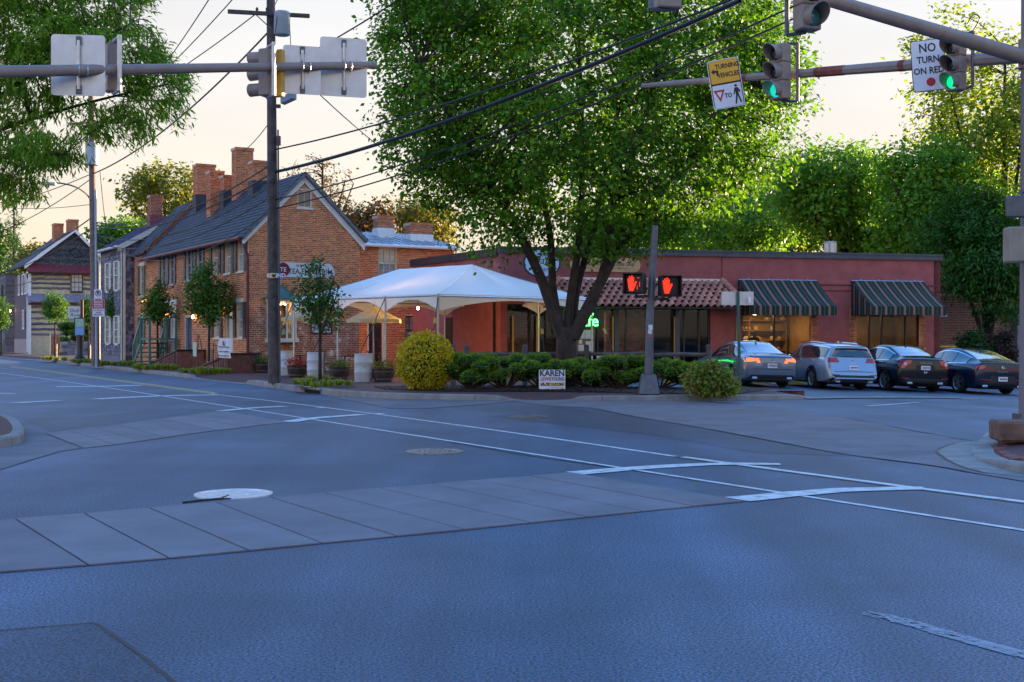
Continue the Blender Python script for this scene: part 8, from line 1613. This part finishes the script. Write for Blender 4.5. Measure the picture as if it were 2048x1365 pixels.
for k, (px, py, fi, lab) in enumerate(((525, 746, 2, 'dark half barrel planter left of the near pole'), (594, 755, 0, 'half barrel planter of red flowers between two drums'), (678, 760, 2, 'half barrel planter of leafy flowers behind the sapling stakes'), (766, 764, 1, 'half barrel planter of orange flowers next to the golden shrub'))):
    b_ = G(px, py, .15); t = thing('barrel_planter', lab, 'planter', b_, 'half barrel planters')
    for q in range(16):
        a0_, a1_ = 2 * math.pi * q / 16, 2 * math.pi * (q + .96) / 16; m = MB(); pr_ = [(.27, 0), (.33, .2), (.345, .42)]; vs_ = [b_ + Vector((r_ * math.cos(a_), r_ * math.sin(a_), h_)) for r_, h_ in pr_ for a_ in (a0_, a1_)] + [b_ + Vector(((r_ - .03) * math.cos(a_), (r_ - .03) * math.sin(a_), h_)) for r_, h_ in pr_ for a_ in (a0_, a1_)]; m.add(vs_, [(0, 1, 3, 2), (2, 3, 5, 4), (4, 5, 11, 10), (6, 8, 9, 7), (8, 10, 11, 9)]); m.build('stave', straw, t)
    for h_, r_ in ((.08, .298), (.32, .343)): m = MB(); m.lathe(b_ + UP * h_, [(r_, -.02), (r_ + .006, 0), (r_ + .004, .02)], 24, cap=False); m.build('hoop', steel_d, t)
    m = MB(); m.lathe(b_ + UP * .36, [(.31, 0), (.01, .03)], 16, cap=False); m.build('soil', mulch_m, t)
    n = 700; d = RNG.normal(size=(n, 3)) * np.array([.2, .2, .1]) + np.array([0, 0, .5]); P_ = d + np.array(tuple(b_)); fl_ = leafobj('flowers', P_, unit(RNG.normal(size=(n, 3)) + np.array([0, 0, .8])), unit(RNG.normal(size=(n, 3))), .055 * RNG.uniform(.6, 1.3, n), flow[fi], t, RNG.random(n), .7, tuple(b_)); fl_['kind'] = 'stuff'
umb_m = leafmat('umbrella_cloth', (.62, .52, .30), (.68, .58, .36), .35, .8)
for px, ytop, yedge, hw, D, lab in ((621, 624, 637, 59, 45.0, 'pale market umbrella before the copper roofed bay window'), (748, 620, 640, 57, 41.5, 'yellow market umbrella under the tent beside the door')):
    c_ = at(px, ytop, D); R_ = hw / FPX * D; ze = at(px, yedge, D).z; t = thing('market_umbrella', lab, 'umbrella', Vector((c_.x, D, SWZ)), 'patio umbrellas'); n = 8; ring = [Vector((c_.x + R_ * math.cos(2 * math.pi * (k + .5) / n), D + R_ * math.sin(2 * math.pi * (k + .5) / n), ze)) for k in range(n)]
    m = MB(); top = c_ + UP * .12
    for k in range(n):
        a, b = ring[k], ring[(k + 1) % n]; md = (a + b) / 2 + UP * .03; cc = (a + b + top) / 3 - UP * .05; m.add([top, a, md, b, cc], [(0, 1, 4), (1, 2, 4), (2, 3, 4), (3, 0, 4)]); m.add([a, md, b, b - UP * .12, md - UP * .12, a - UP * .12], [(0, 1, 4, 5), (1, 2, 3, 4)])
    m.build('canopy', umb_m, t); m = MB(); m.tube([Vector((c_.x, D, SWZ)), top + UP * .06], .022, 8); m.build('pole', shelf_m, t); m = MB()
    for k in range(n): m.tube([top - UP * .03, ring[k] - UP * .01], .009, 4)
    m.build('ribs', shelf_m, t); m = MB(); m.lathe(Vector((c_.x, D, SWZ)), [(.26, 0), (.26, .06), (.06, .1), (.04, .3)], 14); m.build('foot', black_m, t)
def patio_set(px, D, lab):
    b_ = Vector((at(px, 0, D).x, D, SWZ)); t = thing('patio_table', 'round black patio table ' + lab, 'table', b_, 'patio tables'); m = MB(); m.lathe(b_ + UP * .7, [(.38, 0), (.4, .02), (.38, .03)], 18); m.build('top', black_m, t); m = MB(); m.tube([b_ + UP * .02, b_ + UP * .7], .03, 8); m.build('stem', black_m, t); m = MB(); m.lathe(b_, [(.25, 0), (.22, .03), (.04, .06)], 14); m.build('foot', black_m, t)
    for k in range(2):
        an = .6 + k * 2.6; c_ = b_ + Vector((.75 * math.cos(an), .75 * math.sin(an), 0)); d_ = (b_ - c_).normalized(); q_ = Vector((-d_.y, d_.x, 0)); ch = thing('patio_chair', 'black metal patio chair ' + ['right of', 'left of'][k] + ' the round table ' + lab, 'chair', c_, 'patio chairs')
        m = MB(); m.cbox(c_ + UP * .44, d_, q_, UP, .21, .21, .015); m.build('seat', black_m, ch); m = MB()
        for e in (-.2, -.07, .07, .2): m.tube([c_ - d_ * .2 + q_ * e + UP * .44, c_ - d_ * .26 + q_ * e + UP * .88], .012, 5)
        m.tube([c_ - d_ * .26 - q_ * .21 + UP * .88, c_ - d_ * .26 + q_ * .21 + UP * .88], .016, 5); m.build('backrest', black_m, ch)
        for e1 in (-.19, .19):
            for e2 in (-.19, .19): m = MB(); m.tube([c_ + d_ * e1 + q_ * e2 + UP * .44, c_ + d_ * e1 * 1.2 + q_ * e2 * 1.2], .014, 5); m.build('leg', black_m, ch)
patio_set(690, 44.5, 'under the yellow umbrella'); patio_set(600, 46.5, 'before the bay window'); patio_set(815, 42.5, 'behind the golden shrub'); patio_set(960, 42, 'under the tent'); patio_set(1070, 42.5, 'behind the big tree trunk')
# split rail fence behind the hedge
fw_ = M('split_rail_wood', (.10, .09, .09), .95, .4, 4, bump=.9, bscale=12); t = thing('rail_fence', 'weathered split rail fence behind the clipped hedge', 'fence', at(1150, 760, 33.9)); fp = [(906, 34.6), (933, 34.2), (1050, 34.2), (1173, 34.1), (1296, 34.0), (1418, 33.7)]
pts = []
for px, D in fp: b_ = Vector((at(px, 0, D).x, D, .15)); pts.append(b_); m = MB(); m.tube([b_, b_ + UP * 1.17, b_ + UP * 1.2], [.085, .08, .05], 5); m.build('post', fw_, t)
for a, b in zip(pts[1:-1], pts[2:]):
    for h_ in (.5, .93): m = MB(); m.tube([a + UP * (h_ + random.uniform(-.03, .03)), a.lerp(b, .5) + UP * h_, b + UP * (h_ + random.uniform(-.03, .03))], [.05, .065, .05], 5); m.build('rail', fw_, t)
# cone, campaign sign
b_ = G(1239, 777, .16); t = thing('traffic_cone', 'orange traffic cone with a white band in the corner bed', 'cone', b_); org = M('cone_orange', (.55, .11, .03), .5, .12); m = MB(); m.lathe(b_ + UP * .03, [(.13, 0), (.085, .2)], 16, cap=False); m.lathe(b_ + UP * .03, [(.055, .34), (.028, .46)], 16); m.cbox(b_ + UP * .015, (1, 0, 0), (0, 1, 0), UP, .17, .17, .015); m.build('cone', org, t, smooth=50); m = MB(); m.lathe(b_ + UP * .03, [(.085, .2), (.055, .34)], 16, cap=False); m.build('band', white_p, t, smooth=50)
Dy = 31.4; t = thing('yard_sign', 'white campaign sign with bold navy name staked before the hedge', 'sign', at(1104, 778, Dy)); a_, b_ = at(1078, 779, Dy), at(1130.5, 740, Dy); c_ = (a_ + b_) / 2; hw_, hh_ = (b_.x - a_.x) / 2, (b_.z - a_.z) / 2; X1 = Vector((1, 0, 0)); P_ = lambda u, v, o=0: c_ + Vector((u * hw_, -o, v * hh_))
navy = M('navy_ink', (.012, .02, .055), .5, .1); redi = M('campaign_red', (.45, .04, .07), .5, .1); m = MB(); m.cbox(c_, X1, (0, 1, 0), UP, hw_, .006, hh_); m.build('board', M('board_white', (.66, .67, .70), .6, .05), t)
text('lettering', 'KAREN', P_(0, .62, .012), X1, UP, .215, navy, t, bold=.006, sx=.95); text('lettering', 'LEWIS', P_(-.48, .04, .012), X1, UP, .135, redi, t, bold=.003, sx=.76); text('lettering', 'YOUNG', P_(.44, .04, .012), X1, UP, .135, navy, t, bold=.003, sx=.68)
m = MB(); m.cbox(P_(0, -.48, .010), X1, (0, 1, 0), UP, hw_ * .88, .002, hh_ * .16); m.build('band', navy, t); text('lettering', 'SENATE', P_(.38, -.48, .016), X1, UP, .10, M('gold_ink', (.6, .4, .05), .5, .1), t, bold=.003, sx=1.2)
for k in range(6): m = MB(); m.cbox(P_(-.8 + k * .13, -.42 - .12 * (k % 2), .014), X1, (0, 1, 0), UP, hw_ * .06, .001, hh_ * .07); m.build('flag_patch', [MATS['gold_ink'], redi, white_p][k % 3], t)
m = MB(); m.cbox(P_(.35, -.82, .010), X1, (0, 1, 0), UP, hw_ * .5, .001, hh_ * .02); m.build('small_print', redi, t)
for e in (-.55, .55): m = MB(); m.tube([P_(e, .9, -.01), Vector((P_(e, 0).x, Dy + .01, .16))], .004, 4); m.build('stake', steel, t)
# ------------------------------------------------------------------ brick office beyond the car park
OF = Fr((19.2, 57.0), (.985, .17)); t = thing('brick_office', 'dark brick office wall behind the drooping evergreen', 'building', OF.p(3, 0, -.6)); s_p = OF.s_of(2022)
darkb = M('dark_brick', (.18, .075, .06), .9, .25, 7, rnd=.3)  # same darker brick as the hatch cheeks
brick_wall('front_wall', OF, 0, s_p, -.6, 3.6, t, mat=darkb, mort=mortar_d); OF2 = Fr(OF.p(s_p, .5), (.985, .17)); brick_wall('pier', OF2, .12, 2.2, -.6, OF2.z_of(1, 600), t, thick=.6, mort=mortar_m); m = MB(); m.box(OF2, 0, .11, -.5, .03, -.6, OF2.z_of(1, 612)); m.build('corner_strip', conc, t)
m = MB(); m.box(OF, -.2, s_p + 3, -5, -.3, 3.6, 3.9); m.build('roof', coping_m, t)
b_ = at(1888, 694, 51); t = thing('yellow_barrier', 'yellow barrier bar behind the dark blue fastback', 'barrier', Vector((b_.x, b_.y, gz(b_.x, b_.y)))); m = MB(); m.tube([b_ - Vector((.3, 0, 0)), b_ + Vector((.5, 0, 0))], .05, 8); m.build('bar', stop_m, t)
for dx in (-.25, .45): m = MB(); m.tube([Vector((b_.x + dx, b_.y, gz(b_.x, b_.y) - .02)), b_ + Vector((dx, 0, 0))], .045, 8); m.build('post', stop_m, t)

# ------------------------------------------------------------------ the other side of the junction, behind the viewer (seen only in reflections)
for k, (x_, y_, w_, h_, lab) in enumerate(((-30, -22, 24, 8.5, 'plain grey block across the junction with rows of dark windows'), (8, -30, 26, 7.5, 'second plain grey block across the junction beside the first'))):
    F = Fr((x_ + w_, y_), (-1, 0)); t = thing('brick_block', lab, 'building', Vector((x_ + w_ / 2, y_, 0))); m = MB(); m.box(F, 0, w_, -9, 0, 0, h_); m.build('wall', M('grey_render', (.07, .075, .085), .9, .2, 2), t); m = MB(); m.box(F, -.2, w_ + .2, -9.2, .2, h_, h_ + .4); m.build('cornice', coping_m, t)
    for fl_ in range(2):
        for q in range(7): a = 1.4 + q * (w_ - 2.8) / 7; window(F, a, a + 1.3, 1.0 + fl_ * 3.4, 3.0 + fl_ * 3.4, t, white_p, 2, 4, rec=-.05, lintel=False)

# unseen block added out of frame to keep low sun off the junction
OB = Fr((27.5, 61.5), (.985, .17)); t = thing('sun_blocker', 'long unseen block added beyond the right signal post to stop low sun', 'building', OB.p(35, 0, -.6)); m = MB(); m.box(OB, 0, 75, -12, 0, -.8, 7.4); m.build('wall', darkb, t); m = MB(); m.box(OB, -.2, 75.2, -12.2, .2, 7.4, 7.8); m.build('cornice', coping_m, t)
for fl_ in range(2):
    for q in range(16): a = 2 + q * 4.5; window(OB, a, a + 1.4, .9 + fl_ * 3.4, 2.9 + fl_ * 3.4, t, white_p, 2, 4, rec=-.05, lintel=False)

# someone standing at the kitchen counter, back to the glass
def person(base, yaw, lab, h=1.68, shirt=(.02, .02, .025)):
    t = thing('person', lab, 'person', base); k = h / 1.7
    J = dict(pelvis=(0, 0, .95), belly=(0, 0, 1.1), chest=(0, .01, 1.3), neck=(0, 0, 1.47), head=(0, .01, 1.57), crown=(0, .0, 1.68), hipL=(.1, 0, .9), kneeL=(.11, .03, .5), ankL=(.11, 0, .08), toeL=(.12, .13, .03), hipR=(-.1, 0, .9), kneeR=(-.11, .03, .5), ankR=(-.11, 0, .08), toeR=(-.12, .13, .03), shL=(.18, 0, 1.4), elL=(.24, .05, 1.14), wrL=(.16, .24, 1.06), haL=(.1, .32, 1.08), shR=(-.18, 0, 1.4), elR=(-.24, .05, 1.14), wrR=(-.16, .24, 1.06), haR=(-.1, .32, 1.08))
    rad = dict(pelvis=.15, belly=.135, chest=.15, neck=.055, head=.09, crown=.05, hipL=.09, hipR=.09, kneeL=.06, kneeR=.06, ankL=.042, ankR=.042, toeL=.035, toeR=.035, shL=.065, shR=.065, elL=.045, elR=.045, wrL=.03, wrR=.03, haL=.032, haR=.032)
    E_ = [('pelvis', 'belly'), ('belly', 'chest'), ('chest', 'neck'), ('neck', 'head'), ('head', 'crown')] + [(a + s, b + s) if a != 'pelvis' and a != 'chest' else (a, b + s) for s in 'LR' for a, b in (('pelvis', 'hip'), ('hip', 'knee'), ('knee', 'ank'), ('ank', 'toe'), ('chest', 'sh'), ('sh', 'el'), ('el', 'wr'), ('wr', 'ha'))]
    nm = list(J); me = bpy.data.meshes.new('body'); me.from_pydata([tuple(c * k for c in J[n]) for n in nm], [(nm.index(a), nm.index(b)) for a, b in E_], [])
    o = link_mesh('body', me, M('dark_clothes', shirt, .9, .2, 8), t); md = o.modifiers.new('skin', 'SKIN'); 
    for i, n in enumerate(nm): me.skin_vertices[0].data[i].radius = (rad[n] * k, rad[n] * k * (.75 if n in ('pelvis', 'belly', 'chest') else 1)); me.skin_vertices[0].data[i].use_root = (n == 'pelvis')
    sb = o.modifiers.new('sub', 'SUBSURF'); sb.levels = 2; sb.render_levels = 2
    m = MB(); m.lathe(Vector((0, -.012, 1.585 * k)), [(.05, -.1), (.1, -.05), (.112, .03), (.09, .1), (.02, .135)], 14); m.build('hair', M('dark_hair', (.012, .009, .008), .7, .2), t, smooth=60, local=True); t.rotation_euler = (0, 0, yaw); return t
pp_ = CF.p(S(1508, -1.0), -1.0, .12); person(pp_, .1, 'person in dark clothes standing inside the lit kitchen window')
